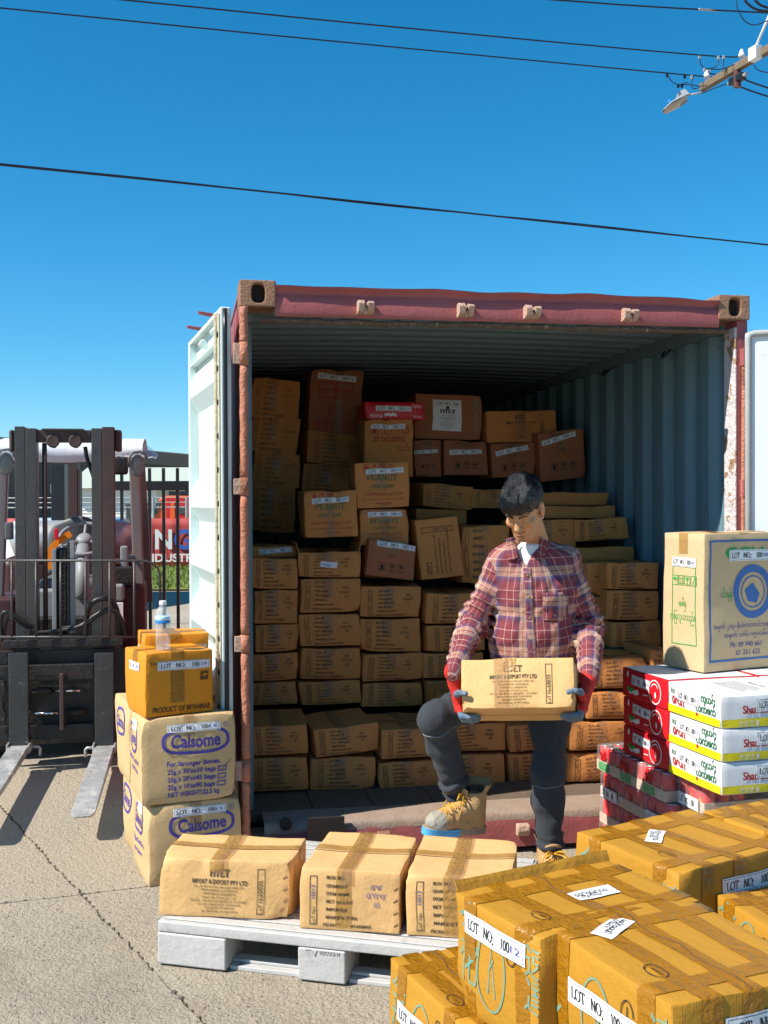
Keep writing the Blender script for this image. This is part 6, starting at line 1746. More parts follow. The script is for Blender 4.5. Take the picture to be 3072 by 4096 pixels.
bp = empty('brown_post', (at(160, 1400, FY + 0.6).x, FY + 0.6, 0), 0, 'dark red brown steel post beside the gate post', 'post')
MB().bb(-0.055, 0.055, -0.05, 0.05, 0, 2.02).bb(0.06, 0.075, -0.05, 0.05, 0, 1.95).build('post', mat('brown_paint', (0.05, 0.022, 0.02), 0.5), bp, bevel=0.003)

# ---------------------------------------------------------------- across the road
M['brick_far'] = bpy.data.materials.new('brown_brick'); bmn = M['brick_far']; bmn.use_nodes = True
nt = bmn.node_tree; bb_ = nt.nodes['Principled BSDF']; bb_.inputs['Roughness'].default_value = 0.85
br_ = N(nt, 'ShaderNodeTexBrick', Scale=1.0); br_.inputs['Color1'].default_value = rgba((0.10, 0.072, 0.055)); br_.inputs['Color2'].default_value = rgba((0.075, 0.054, 0.043)); br_.inputs['Mortar'].default_value = rgba((0.15, 0.12, 0.10))
br_.inputs['Brick Width'].default_value = 0.45; br_.inputs['Row Height'].default_value = 0.16; br_.inputs['Mortar Size'].default_value = 0.02
tc_ = N(nt, 'ShaderNodeTexCoord'); mp_ = N(nt, 'ShaderNodeMapping'); mp_.inputs['Rotation'].default_value = (R(90), 0, 0)
nt.links.new(tc_.outputs['Object'], mp_.inputs[0]); nt.links.new(mp_.outputs[0], br_.inputs['Vector']); nt.links.new(br_.outputs[0], bb_.inputs['Base Color'])
Lp = at(-60, 949 - 7, 59); Rp = at(560, 1013, 98)
bd = empty('brown_building', (Lp.x, Lp.y, 0), math.atan2(Rp.y - Lp.y, Rp.x - Lp.x), 'long low brown brick building in the background at left', 'building')
bl = (Rp.xy - Lp.xy).length
MB().bb(0, bl, 0, 20, 0, Lp.z - 0.9).build('wall', M['brick_far'], bd)
MB().bb(-0.1, bl + 0.1, -0.08, 20, Lp.z - 0.899, Lp.z).build('parapet', mat('parapet_cladding', (0.16, 0.125, 0.095), 0.7, bump=[(3, 0.2, 2)]), bd)
MB().bb(-0.12, bl + 0.12, -0.14, 20, Lp.z + 0.001, Lp.z + 0.08).build('roof_edge', mat('roof_edge_metal', (0.30, 0.29, 0.28), 0.5), bd)
# white weatherboard house
M['weather'] = mat('weatherboard', (0.72, 0.71, 0.67), 0.6, var=(2, 0.3, (0.64, 0.63, 0.6)))
hx0, hx1 = at(160, 1060, 42).x, at(338, 1060, 42).x
hs = empty('weatherboard_house', ((hx0 + hx1) / 2, 42, 0), 0, 'white weatherboard house across the road, seen through the fence', 'house')
hw = (hx1 - hx0) / 2
zt_ = at(200, 1056, 42).z
nb_ = 16
for i in range(nb_):
    z = zt_ * i / nb_
    MB().add([(-hw, -0.03, z), (hw, -0.03, z), (hw, 0.0, z + zt_ / nb_), (-hw, 0.0, z + zt_ / nb_), (-hw, 0.1, z), (hw, 0.1, z), (hw, 0.1, z + zt_ / nb_), (-hw, 0.1, z + zt_ / nb_)],
             [(0, 1, 2, 3), (4, 7, 6, 5), (0, 3, 7, 4), (1, 5, 6, 2), (3, 2, 6, 7), (0, 4, 5, 1)]).build('weatherboard', M['weather'], hs)
MB().bb(-hw, hw, 0.11, 6, 0, zt_).build('wall', M['weather'], hs)
MB().add([(-hw - 0.3, -0.4, zt_ + 0.02), (hw + 2.5, -0.4, zt_ + 0.02), (hw + 2.5, 3, zt_ + 0.9), (-hw - 0.3, 3, zt_ + 0.9), (-hw - 0.3, 6.4, zt_), (hw + 2.5, 6.4, zt_)], [(0, 1, 2, 3), (3, 2, 5, 4), (0, 3, 4), (1, 5, 2)]).build('roof', mat('pale_roof', (0.45, 0.50, 0.42), 0.6), hs)
wx = at(295, 1090, 42).x - hs.location.x
o = MB().bb(wx - 0.45, wx + 0.45, -0.06, -0.031, 0.5, 1.6).build('window', mat('window_frame_grey', (0.4, 0.4, 0.4), 0.6), hs)
MB().bb(wx - 0.38, wx + 0.38, -0.07, -0.0605, 0.57, 1.53).build('pane', mat('dark_pane', (0.05, 0.055, 0.06), 0.1), o)
# grass verge
gr = MB(); rg = random.Random(3)
for i in range(9000):
    y = rg.uniform(20.6, 27.0); x = at(rg.uniform(-30, 440), 1240, y).x
    h_ = rg.uniform(0.04, 0.14); a = rg.uniform(0, 6.28); dx, dy = 0.02 * math.cos(a), 0.02 * math.sin(a)
    gr.add([(x - dx, y - dy, 0.0), (x + dx, y + dy, 0.0), (x + rg.uniform(-.05, .05), y + rg.uniform(-.05, .05), h_)], [(0, 1, 2)])
vr = MB().grid(lambda u, v: (-24 + 22 * u, 20.5 + 7 * v, 0.004 + 0.03 * math.sin(v * 3)), 10, 6).build('verge', M['grass']); tag(vr, kind='structure')
tag(gr.build('grass', M['grass'], fixn=False), 'sunlit green grass on the verge across the road', 'grass', kind='stuff')
# red banner on a wire fence
M['banner'] = mat('red_banner', (0.42, 0.045, 0.04), 0.6, var=(3, 0.5, (0.34, 0.05, 0.045)), bump=[(3, 0.3, 3)])
BY = 27.3
def banner(name, v0, v1, label, letters):
    a, b = at(v0, 1120, BY), at(v1, 1226, BY)
    e = empty(name, ((a.x + b.x) / 2, BY, 0), 0, label, 'banner')
    hw_ = (b.x - a.x) / 2
    MB().grid(lambda u, v: (-hw_ + 2 * hw_ * u, 0.03 * mnoise.noise(Vector((u * 9, v * 3, v0))), b.z + (a.z - b.z) * v), 30, 6).build('banner_cloth', M['banner'], e, smooth=True).modifiers.new('t', 'SOLIDIFY').thickness = 0.004
    for t, vx, vy, h_, wd, m in letters:
        p = at(vx, vy, BY)
        I = Ink().txt(t, 0, 0, h_, wid=wd, bold=True)
        tag(link_mesh('lettering', mesh_from('lettering', [(p.x - e.location.x + u, -0.05, p.z + v) for u, v in I.v], I.f), m, e), kind='stuff')
    return e
M['ban_blue'] = mat('banner_blue', (0.03, 0.10, 0.42), 0.6); M['ban_white'] = mat('banner_white', (0.66, 0.65, 0.64), 0.6)
banner('red_banner', 308, 470, 'red banner with white capital letters hung across the road', [('I', 322, 1185, 0.47, 0.06, M['ban_white']), ('N', 336, 1185, 0.47, 0.42, M['ban_white']), ('G', 377, 1185, 0.47, 0.44, M['ban_blue']), ('NDUSTRIES', 315, 1213, 0.19, 1.55, M['ban_white'])])
lbn = banner('red_banner', -60, 92, 'red banner with part of a white ring, seen left of the mast', [])
pc = at(4, 1172, BY)
I = Ink().line(arc(0, 0, 0.5, 0.5, 0, 360, 32), 0.07, True).rect(-0.1, -0.1, 0.02, 0.35)
tag(link_mesh('white_ring', mesh_from('white_ring', [(pc.x - lbn.location.x + u, -0.06, pc.z + v) for u, v in I.v], I.f), M['ban_white'], lbn), kind='stuff')
wf = empty('wire_fence', (0, BY + 0.06, 0), 0, 'barbed wire boundary fence carrying the red banners', 'fence')
M['galv'] = mat('galvanised', (0.42, 0.42, 0.41), 0.45, metal=0.5)
for v in (-40, 40, 120, 200, 262, 330, 402, 470):
    xx = at(v, 1100, BY).x
    MB().cyl((xx, 0, 0), (xx, 0, 1.75), 0.03, n=10).build('fence_post', M['galv'], wf)
for z in (1.5, 1.62, 1.74):
    MB().tube([(at(-60, 1100, BY).x, 0, z), (at(480, 1100, BY).x, 0, z)], 0.012, 6).build('wire', M['galv'], wf)
bw = MB()
for i in range(70):
    xx = at(-60 + i * 7.7, 1100, BY).x
    bw.box((xx, 0, 1.5), (0.03, 0.02, 0.05)); 
tag(bw.build('barbs', M['galv'], wf), kind='stuff')
# orange truck
M['truck'] = mat('orange_truck', (0.75, 0.095, 0.005), 0.3, coat=0.5); M['tr_red'] = mat('truck_red', (0.50, 0.02, 0.02), 0.4); M['pane'] = mat('truck_glass', (0.05, 0.06, 0.07), 0.08)
TYY = 31
tx = lambda v: at(v, 1100, TYY).x - at(360, 1100, TYY).x
tz = lambda y: at(360, y, TYY).z
tr = empty('orange_truck', (at(360, 1100, TYY).x, TYY, 0), 0, 'orange truck cab parked behind the red banner', 'truck')
cabp = [(tx(326), 0.5), (tx(330), tz(1120)), (tx(338), tz(1084)), (tx(352), tz(1071)), (tx(420), tz(1071)), (tx(420), 0.5)]
MB().prism(cabp, lambda u, v, w: (u, w, v), 0.0, 2.3).build('cab', M['truck'], tr, bevel=0.05)
MB().prism([(tx(331), tz(1114)), (tx(337), tz(1088)), (tx(341), tz(1082)), (tx(348), tz(1082)), (tx(341), tz(1108))], lambda u, v, w: (u, w, v), -0.03, -0.005).build('side_window', M['pane'], tr)
MB().prism([(tx(388), tz(1110)), (tx(388), tz(1097)), (tx(401), tz(1097)), (tx(401), tz(1110))], lambda u, v, w: (u, w, v), -0.05, -0.03).build('rear_window', M['pane'], tr)
MB().prism([(tx(359), tz(1122)), (tx(359), tz(1074)), (tx(412), tz(1074)), (tx(412), tz(1122))], lambda u, v, w: (u, w, v), -0.028, -0.006).build('red_panel', M['tr_red'], tr, bevel=0.02)
MB().prism([(tx(368), tz(1122)), (tx(370), tz(1084)), (tx(378), tz(1084)), (tx(379), tz(1122))], lambda u, v, w: (u, w, v), -0.05, -0.03).build('air_duct', M['truck'], tr, bevel=0.03)
MB().bb(tx(362), tx(420), 0.2, 2.2, tz(1070), tz(1061)).build('roof_rack', M['black_paint'], tr)
MB().bb(tx(319), tx(324), -0.15, 0.0, tz(1113), tz(1083)).build('mirror', M['black_paint'], tr, bevel=0.03)
MB().bb(tx(330), tx(338), -0.03, 0.0, 1.02, 1.1).build('front_lamp', M['paper'], tr)
for xx in (tx(345), tx(410)):
    MB().lathe([(0.2, -0.14), (0.46, -0.14), (0.48, -0.1), (0.48, 0.1), (0.46, 0.14), (0.2, 0.14)], (xx, 0.1, 0.48), 24, Matrix.Rotation(R(90), 3, 'X')).build('wheel', M['tyre'], tr)
# white car beyond the gate
CY = 18.0
cxp = lambda v: at(v, 1130, CY).x
car = empty('white_car', (cxp(148), CY, 0), R(90), 'white car seen through the forklift mast', 'car')
M['car_w'] = mat('white_car_paint', (0.75, 0.76, 0.77), 0.25, coat=0.6)
prof_ = [(-2.0, 0.35), (-2.05, 0.75), (-1.3, 0.92), (-0.65, 1.32), (-0.1, 1.44), (0.7, 1.42), (1.3, 1.1), (2.0, 0.98), (2.1, 0.6), (2.0, 0.35)]
MB().prism(prof_, lambda u, v, w: (u, w - 0.82, v * 0.96), 0.0, 1.65).build('body', M['car_w'], car, bevel=0.07)
MB().add([(-1.22, -0.6, 0.93), (-1.22, 0.6, 0.93), (-0.68, 0.52, 1.24), (-0.68, -0.52, 1.24)], [(0, 1, 2, 3)]).build('rear_window', mat('car_glass', (0.04, 0.10, 0.22), 0.06), car)
MB().prism([(0.08, 0.97), (0.08, 1.36), (0.65, 1.35), (1.1, 1.08), (1.1, 0.97)], lambda u, v, w: (u, w - 0.82, v), -0.012, -0.002).build('side_window', MATS['car_glass'], car)
for xx in (-1.3, 1.3):
    MB().lathe([(0.15, -0.1), (0.30, -0.1), (0.32, 0.0), (0.30, 0.1), (0.15, 0.1)], (xx, -0.72, 0.32), 24, Matrix.Rotation(R(90), 3, 'X')).build('wheel', M['tyre'], car)

# ---------------------------------------------------------------- power pole, crossarm, street lamp, wires
M['timber'] = mat('weathered_timber', (0.22, 0.16, 0.10), 0.85, var=(6, 0.7, (0.15, 0.11, 0.07)), spots=(12, 0.58, (0.07, 0.05, 0.035), 0.08, 0, (0.5, 6, 6)), bump=[(20, 0.7, 4, (0.4, 5, 5))])
M['wire'] = mat('dark_cable', (0.012, 0.014, 0.03), 0.5)
M['porcelain'] = mat('porcelain', (0.75, 0.76, 0.76), 0.25, coat=0.4)
M['lampcase'] = mat('lamp_case', (0.36, 0.38, 0.40), 0.5); M['lens_u'] = mat('lamp_lens', (0.42, 0.34, 0.30), 0.25)
e0, e1 = at(1516, 190, 17.0), at(1735, 62, 14.9)
e1.z = e0.z
ax_ = (e1 - e0).normalized(); ay_ = Vector((-ax_.y, ax_.x, 0))
pole = empty('power_pole', (e1.x, e1.y, 0), 0, 'timber power pole crossarm with insulators at top right', 'power pole')
def lp(v): return Vector(v) - Vector((e1.x, e1.y, 0))
rotA = Matrix((ax_, ay_, Vector((0, 0, 1)))).transposed()
L_ = (e1 - e0).length
MB().box(lp((e0 + e1) / 2 + ax_ * 0.3), (L_ + 0.6, 0.10, 0.11), rotA).build('crossarm', M['timber'], pole, bevel=0.008)
MB().cyl((0.0, 0.12, 0), (0.0, 0.12, e1.z + 1.5), 0.17, 0.14, n=20).build('pole', M['timber'], pole, smooth=True)
def ins(t, name='insulator'):
    p = e0 + ax_ * t
    o = MB().lathe([(0.012, 0.06), (0.012, 0.12)], lp(p), 10).build('insulator_pin', M['galv'], pole)
    MB().lathe([(0.042, 0.115), (0.048, 0.13), (0.045, 0.16), (0.032, 0.165), (0.036, 0.18), (0.030, 0.20), (0.018, 0.225), (0.006, 0.23)], lp(p), 16).build(name, M['porcelain'], o, smooth=True)
    return p + Vector((0, 0, 0.19))
i1, i2 = ins(0.12), ins(0.95)
p = e0 + ax_ * 1.35 + ay_ * -0.08
MB().box(lp(p), (0.17, 0.12, 0.19), rotA).build('junction_box', M['porcelain'], pole, bevel=0.01)
MB().tube([lp(p + Vector((0, 0, 0.08))), lp(at(1680, -8, p.y - 0.25))], 0.020, 10).build('stay_rod', M['porcelain'], pole, smooth=True)
p = e0 + ax_ * 0.85 + Vector((0, 0, -0.17))
o = MB().box(lp(p), (0.30, 0.10, 0.10), rotA).build('switch_gear', M['black_paint'], pole, bevel=0.01)
MB().cyl(lp(p + Vector((0, 0, -0.12))), lp(p + Vector((0, 0, 0.14))), 0.055, n=12).build('fuse', mat('fuse_brown', (0.10, 0.03, 0.025), 0.4), o)
MB().cyl(lp(p - ax_ * 0.2), lp(p + ax_ * 0.22), 0.03, n=10).build('clamp', M['galv'], o)
def catmull(P, n=8):
    P = [Vector(p) for p in P]; out = []
    for i in range(len(P) - 1):
        p0, p1, p2, p3 = P[max(i - 1, 0)], P[i], P[i + 1], P[min(i + 2, len(P) - 1)]
        for k in range(n):
            t = k / n
            out.append(0.5 * ((2 * p1) + (p2 - p0) * t + (2 * p0 - 5 * p1 + 4 * p2 - p3) * t * t + (3 * p1 - p0 - 3 * p2 + p3) * t ** 3))
    return out + [P[-1]]
def jump(pts, Y, r=0.007):
    MB().tube([lp(q) for q in catmull([at(x, y, Y) for x, y in pts])], r, 6).build('jumper_cable', M['wire'], pole, smooth=True)
jump([(1511, 118), (1513, 136), (1519, 145), (1530, 148), (1545, 145), (1551, 136), (1552, 120)], 16.3)
jump([(1530, 148), (1552, 150), (1572, 145), (1592, 136), (1610, 128)], 16.2)
jump([(1441, 160), (1448, 172), (1456, 179), (1466, 183), (1478, 180), (1486, 178)], 16.9)
jump([(1466, 183), (1490, 183), (1512, 186), (1530, 184), (1545, 178)], 16.8)
jump([(1562, 121), (1563, 138), (1561, 156)], 16.3); jump([(1498, 165), (1494, 180), (1497, 191), (1512, 189)], 16.7)
jump([(1515, 202), (1540, 192), (1562, 184), (1580, 178)], 16.6)
jump([(1594, 160), (1610, 172), (1630, 180), (1665, 192)], 15.9, 0.012); jump([(1600, 188), (1630, 199), (1668, 211)], 15.9, 0.012)
jump([(1628, 140), (1636, 150), (1648, 155), (1668, 157)], 15.5); jump([(1590, 0), (1594, 20), (1606, 42), (1622, 53), (1640, 52), (1668, 40)], 14.5)
jump([(1608, 0), (1622, 14), (1640, 22), (1670, 25)], 14.5, 0.016); jump([(1630, 0), (1645, 12), (1670, 20)], 14.5, 0.016)
for x, y, Y in ((1511, 120, 16.3), (1552, 122, 16.3), (1563, 121, 16.3), (1441, 160, 16.9), (1479, 163, 16.8), (1494, 164, 16.7), (1522, 148, 16.3), (1532, 149, 16.3), (1465, 183, 16.8), (1473, 183, 16.8)):
    MB().box(lp(at(x, y + 3, Y)), (0.035, 0.03, 0.055)).build('clamp', M['galv'] if y < 140 or x > 1480 else M['black_paint'], pole, bevel=0.004)
# luminaire
la_, lz_ = at(1432, 240, 16.9), at(1488, 212, 17.05)
lm = empty('street_lamp', la_, 0, 'grey street lamp head hanging from end of the crossarm', 'street lamp')
dv = (lz_ - la_); ln_ = dv.length; dx_ = dv.normalized(); dy_ = Vector((0, 0, 1)).cross(dx_).normalized(); dz_ = dx_.cross(dy_)
lm.matrix_world = Matrix.Translation(la_) @ Matrix((dx_, dy_, dz_)).transposed().to_4x4() @ Matrix.Rotation(R(-32), 4, 'X')
def shell(u, v):
    t = u
    w = 0.025 + 0.085 * math.sin(min(1.0, t * 2.6) * 1.57) * (1 if t < 0.7 else 1 - (t - 0.7) * 1.2)
    a = math.pi * v
    return (t * ln_ * 1.02, -w * math.cos(a), (0.012 + 0.060 * math.sin(min(1, t * 1.2) * 1.57)) * math.sin(a))
o = MB().grid(shell, 18, 12).build('case', M['lampcase'], lm, smooth=True); o.modifiers.new('t', 'SOLIDIFY').thickness = 0.006
MB().grid(lambda u, v: ((0.03 + 0.66 * u) * ln_, (v - 0.5) * 0.18 * math.sin(min(1, u * 2 + 0.35) * 1.57), -0.012 - 0.02 * math.sin(u * 3.14) * math.sin(v * 3.14)), 12, 8).build('lens', M['lens_u'], lm, smooth=True)
MB().bb(0.74 * ln_, 1.03 * ln_, -0.075, 0.075, 0.03, 0.14).build('gear_box', M['lampcase'], lm, bevel=0.012)
MB().cyl((0.42 * ln_, 0, 0.08), (0.42 * ln_, 0, 0.125), 0.03, n=14).build('photo_cell', M['bottle_blue'], lm)
inv = lm.matrix_world.inverted()
MB().tube([(0.90 * ln_, 0, 0.08), inv @ (e0 + ax_ * 0.05 + Vector((0, 0, -0.08)))], 0.014, 10).build('bracket_arm', M['lampcase'], lm, smooth=True)
# overhead wires, each its own
def wire(pts, r, label, sag=0.0):
    pts = [Vector(p) for p in pts]
    pts = [pts[0] + (pts[0] - pts[1]) * 3] + pts
    if (pts[-1] - i1).length > 0.01 and (pts[-1] - i2).length > 0.01: pts.append(pts[-1] + (pts[-1] - pts[-2]) * 3)
    P = catmull(pts, 14)
    n = len(P) - 1
    P = [q - Vector((0, 0, sag * 4 * (i / n) * (1 - i / n))) for i, q in enumerate(P)]
    o = MB().tube(P, r, 8).build('overhead_wire', M['wire'], None, smooth=True)
    tag(o, label, 'wire', 'overhead wires')
wire([at(-60, 11, 13.6), at(700, 87, 15.2), at(1510, 164, 16.85), i1], 0.0105, 'overhead wire running to the insulator at crossarm end')
wire([at(180, -9, 12.9), at(850, 58, 14.4), at(1540, 121, 16.3), i2], 0.0105, 'overhead wire ending at the second crossarm insulator')
wire([at(1080, -9, 13.6), at(1400, 14, 14.3), at(1720, 31, 14.9)], 0.011, 'short overhead wire crossing the top right corner')
wire([at(-60, 350, 14.0), at(400, 396, 15.2), at(830, 441, 16.3), at(1250, 486, 17.4), at(1720, 535, 18.8)], 0.014, 'thick twisted cable crossing the sky above the container')
wire([at(-60, 347, 14.0), at(400, 394, 15.2), at(830, 444, 16.3), at(1250, 483, 17.4), at(1720, 537, 18.8)], 0.007, 'thin strand wound round the thick cable over the container')
P = [at(1509, 20, 14.5), at(1552, 23, 14.6)]
o = MB().tube([P[0] + (P[1] - P[0]) * i / 20 for i in range(21)], 0.016, 8, rr=[0.0165 if i % 2 else 0.0145 for i in range(21)]).build('splice_sleeve', M['galv'], None, smooth=True)
tag(o, 'grey splice sleeve on the wire at top right', 'wire splice')
# ---------------------------------------------------------------- the man: surfaces grown from a distance field, so limbs flow into each other
class Field:
    def __init__(s, lo, hi, res):
        s.lo = np.array(lo, np.float32); s.res = res
        s.n = np.ceil((np.array(hi) - np.array(lo)) / res).astype(int) + 1
        s.d = np.full(s.n, 1.0, np.float32)
        s.ax = [s.lo[i] + res * np.arange(s.n[i], dtype=np.float32) for i in range(3)]
    def sl(s, lo, hi):
        a = np.clip(np.floor((np.array(lo) - s.lo) / s.res).astype(int), 0, s.n)
        b = np.clip(np.ceil((np.array(hi) - s.lo) / s.res).astype(int) + 1, 0, s.n)
        return tuple(slice(int(a[i]), int(b[i])) for i in range(3))
    def pts(s, S):
        return np.meshgrid(s.ax[0][S[0]], s.ax[1][S[1]], s.ax[2][S[2]], indexing='ij', sparse=True)
    def put(s, S, d, k, sub=False):
        o = s.d[S]
        if o.size == 0: return
        if sub:
            d = -d
            h = np.clip(0.5 + 0.5 * (o - d) / k, 0, 1)
            s.d[S] = d * (1 - h) + o * h + k * h * (1 - h)
        else:
            h = np.clip(0.5 + 0.5 * (d - o) / k, 0, 1)
            s.d[S] = d * (1 - h) + o * h - k * h * (1 - h)
    def cap(s, a, b, ra, rb, k=0.02, sub=False, sc=(1, 1, 1)):
        a, b = np.array(a, np.float32), np.array(b, np.float32)
        m = max(ra, rb) * max(1 / min(sc), 1) + k + 0.04
        S = s.sl(np.minimum(a, b) - m, np.maximum(a, b) + m)
        X, Y, Z = s.pts(S)
        sc = np.array(sc, np.float32)
        ab = (b - a) * sc
        px, py, pz = (X - a[0]) * sc[0], (Y - a[1]) * sc[1], (Z - a[2]) * sc[2]
        t = np.clip((px * ab[0] + py * ab[1] + pz * ab[2]) / max(1e-9, float(ab @ ab)), 0, 1)
        d = np.sqrt((px - t * ab[0]) ** 2 + (py - t * ab[1]) ** 2 + (pz - t * ab[2]) ** 2) - (ra + (rb - ra) * t)
        s.put(S, d, k, sub)
        return s
    def ell(s, c, r, k=0.015, sub=False, rot=None):
        c = np.array(c, np.float32); r = np.array(r, np.float32)
        m = float(r.max()) + k + 0.03
        S = s.sl(c - m, c + m)
        X, Y, Z = s.pts(S)
        x, y, z = X - c[0], Y - c[1], Z - c[2]
        if rot is not None:
            q = np.array(rot, np.float32)
            x, y, z = q[0, 0] * x + q[1, 0] * y + q[2, 0] * z, q[0, 1] * x + q[1, 1] * y + q[2, 1] * z, q[0, 2] * x + q[1, 2] * y + q[2, 2] * z
        q = np.sqrt((x / r[0]) ** 2 + (y / r[1]) ** 2 + (z / r[2]) ** 2)
        s.put(S, (q - 1) * float(r.min()), k, sub)
        return s
    def half(s, n, off, k=0.004):
        """keep the side where n.p < off"""
        X, Y, Z = np.meshgrid(*s.ax, indexing='ij', sparse=True)
        d = -(n[0] * X + n[1] * Y + n[2] * Z - off)
        s.put((slice(None),) * 3, d.astype(np.float32), k, True)
        return s
    def warp(s, fn):
        band = np.argwhere(np.abs(s.d) < 0.03)
        P = s.lo + band.astype(np.float32) * s.res
        s.d[band[:, 0], band[:, 1], band[:, 2]] += fn(P)
        return s
    def mesh(s):
        """surface nets"""
        d = s.d
        ins = d < 0
        c = [ins[i:d.shape[0] - 1 + i, j:d.shape[1] - 1 + j, k:d.shape[2] - 1 + k] for i in (0, 1) for j in (0, 1) for k in (0, 1)]
        cnt = sum(x.astype(np.int8) for x in c)
        act = (cnt > 0) & (cnt < 8)
        idx = np.argwhere(act)
        num = np.full(act.shape, -1, np.int64)
        num[act] = np.arange(len(idx))
        acc = np.zeros((len(idx), 3)); wt = np.zeros(len(idx))
        co = [(i, j, k) for i in (0, 1) for j in (0, 1) for k in (0, 1)]
        val = [d[idx[:, 0] + i, idx[:, 1] + j, idx[:, 2] + k] for i, j, k in co]
        for a in range(8):
            for b in range(a + 1, 8):
                if sum(abs(co[a][q] - co[b][q]) for q in range(3)) != 1: continue
                va, vb = val[a], val[b]
                m = (va < 0) != (vb < 0)
                t = np.where(m, va / np.where(va == vb, 1, va - vb), 0)
                p = np.array(co[a])[None] + t[:, None] * (np.array(co[b]) - np.array(co[a]))[None]
                acc += p * m[:, None]; wt += m
        V = s.lo + (idx + acc / wt[:, None]) * s.res
        F = []
        for ax in range(3):
            o1, o2 = [q for q in range(3) if q != ax]
            sa = [slice(None)] * 3; sb = [slice(None)] * 3
            sa[ax] = slice(0, -1); sb[ax] = slice(1, None)
            A, B = ins[tuple(sa)], ins[tuple(sb)]
            e = np.argwhere(A != B)
            e = e[(e[:, o1] > 0) & (e[:, o2] > 0) & (e[:, o1] < act.shape[o1]) & (e[:, o2] < act.shape[o2])]
            if len(e) == 0: continue
            fl_ = A[e[:, 0], e[:, 1], e[:, 2]]
            def g(da, db):
                q = e.copy(); q[:, o1] -= da; q[:, o2] -= db
                return num[q[:, 0], q[:, 1], q[:, 2]]
            q = np.stack([g(1, 1), g(0, 1), g(0, 0), g(1, 0)], 1)
            if ax == 1: fl_ = ~fl_
            q[~fl_] = q[~fl_][:, ::-1]
            F.append(q)
        F = np.concatenate(F)
        F = F[(F >= 0).all(1)]
        return V, F
_rg = np.random.RandomState(7)
_lat = _rg.rand(32, 32, 32).astype(np.float32) * 2 - 1
def vn(P):
    """smooth value noise on an N x 3 array"""
    i = np.floor(P).astype(int); f = P - i
    f = f * f * (3 - 2 * f)
    r = 0
    for a in (0, 1):
        for b in (0, 1):
            for c in (0, 1):
                w = (f[:, 0] if a else 1 - f[:, 0]) * (f[:, 1] if b else 1 - f[:, 1]) * (f[:, 2] if c else 1 - f[:, 2])
                r = r + w * _lat[(i[:, 0] + a) % 32, (i[:, 1] + b) % 32, (i[:, 2] + c) % 32]
    return r
def skin_obj(name, V, F, mats, parent, mi=None, smooth_it=1, uv=None):
    me = bpy.data.meshes.new(name)
    me.from_pydata(V.tolist(), [], F.tolist())
    for m in (mats if isinstance(mats, list) else [mats]): me.materials.append(m)
    me.polygons.foreach_set('use_smooth', [True] * len(me.polygons))
    if mi is not None: me.polygons.foreach_set('material_index', mi.astype(np.int32))
    if uv is not None:
        ul = me.uv_layers.new(name='cloth'); ul.data.foreach_set('uv', uv.reshape(-1).astype(np.float32))
    me.update()
    o = bpy.data.objects.new(name, me); COL.objects.link(o); o.parent = parent
    if smooth_it:
        sm = o.modifiers.new('sm', 'SMOOTH'); sm.factor = 0.5; sm.iterations = smooth_it
    return o

# materials
M['skin'] = mat('skin', (0.52, 0.265, 0.13), 0.45, spec=0.4, var=(14, 0.4, (0.45, 0.21, 0.10)), sub=0.08, bump=[(120, 0.08, 3)])
M['lip'] = mat('lip', (0.30, 0.085, 0.065), 0.4)
M['hair'] = mat('black_hair', (0.004, 0.004, 0.006), 0.24, spec=0.6, bump=[(60, 0.5, 3, (3, 3, 0.4))])
M['stubble'] = mat('stubble', (0.085, 0.040, 0.022), 0.7)
M['tee'] = mat('white_cotton', (0.80, 0.80, 0.80), 0.8, bump=[(60, 0.15, 3)])
M['trouser'] = mat('navy_fleece', (0.030, 0.035, 0.044), 0.9, sheen=0.05, var=(7, 0.6, (0.040, 0.046, 0.055)), spots=[(9, 0.70, (0.10, 0.095, 0.088), 0.14)], bump=[(160, 0.3, 4), (18, 0.25, 3)])
M['boot'] = mat('tan_nubuck', (0.50, 0.30, 0.125), 0.75, var=(16, 0.7, (0.40, 0.235, 0.10)), spots=[(24, 0.64, (0.56, 0.44, 0.30), 0.1)], bump=[(60, 0.3, 4)])
M['boot_grey'] = mat('scuffed_toe', (0.36, 0.30, 0.21), 0.7, var=(20, 0.8, (0.26, 0.30, 0.30)), spots=(40, 0.6, (0.24, 0.19, 0.13), 0.1), bump=[(50, 0.4, 4)])
M['sole'] = mat('boot_sole', (0.37, 0.29, 0.20), 0.7, var=(15, 0.6, (0.28, 0.21, 0.15)))
M['sole_blue'] = mat('blue_painted_sole', (0.06, 0.34, 0.68), 0.5, var=(20, 0.4, (0.12, 0.40, 0.66)))
M['lace'] = mat('amber_lace', (0.58, 0.30, 0.015), 0.7)
M['glove_red'] = mat('red_knit_glove', (0.62, 0.025, 0.018), 0.85, bump=[(200, 0.5, 3)])
M['glove_blue'] = mat('blue_latex_palm', (0.06, 0.14, 0.23), 0.6, var=(18, 0.8, (0.20, 0.23, 0.25)), bump=[(60, 0.5, 4)])
M['boot_in'] = mat('boot_lining', (0.16, 0.085, 0.045), 0.8)
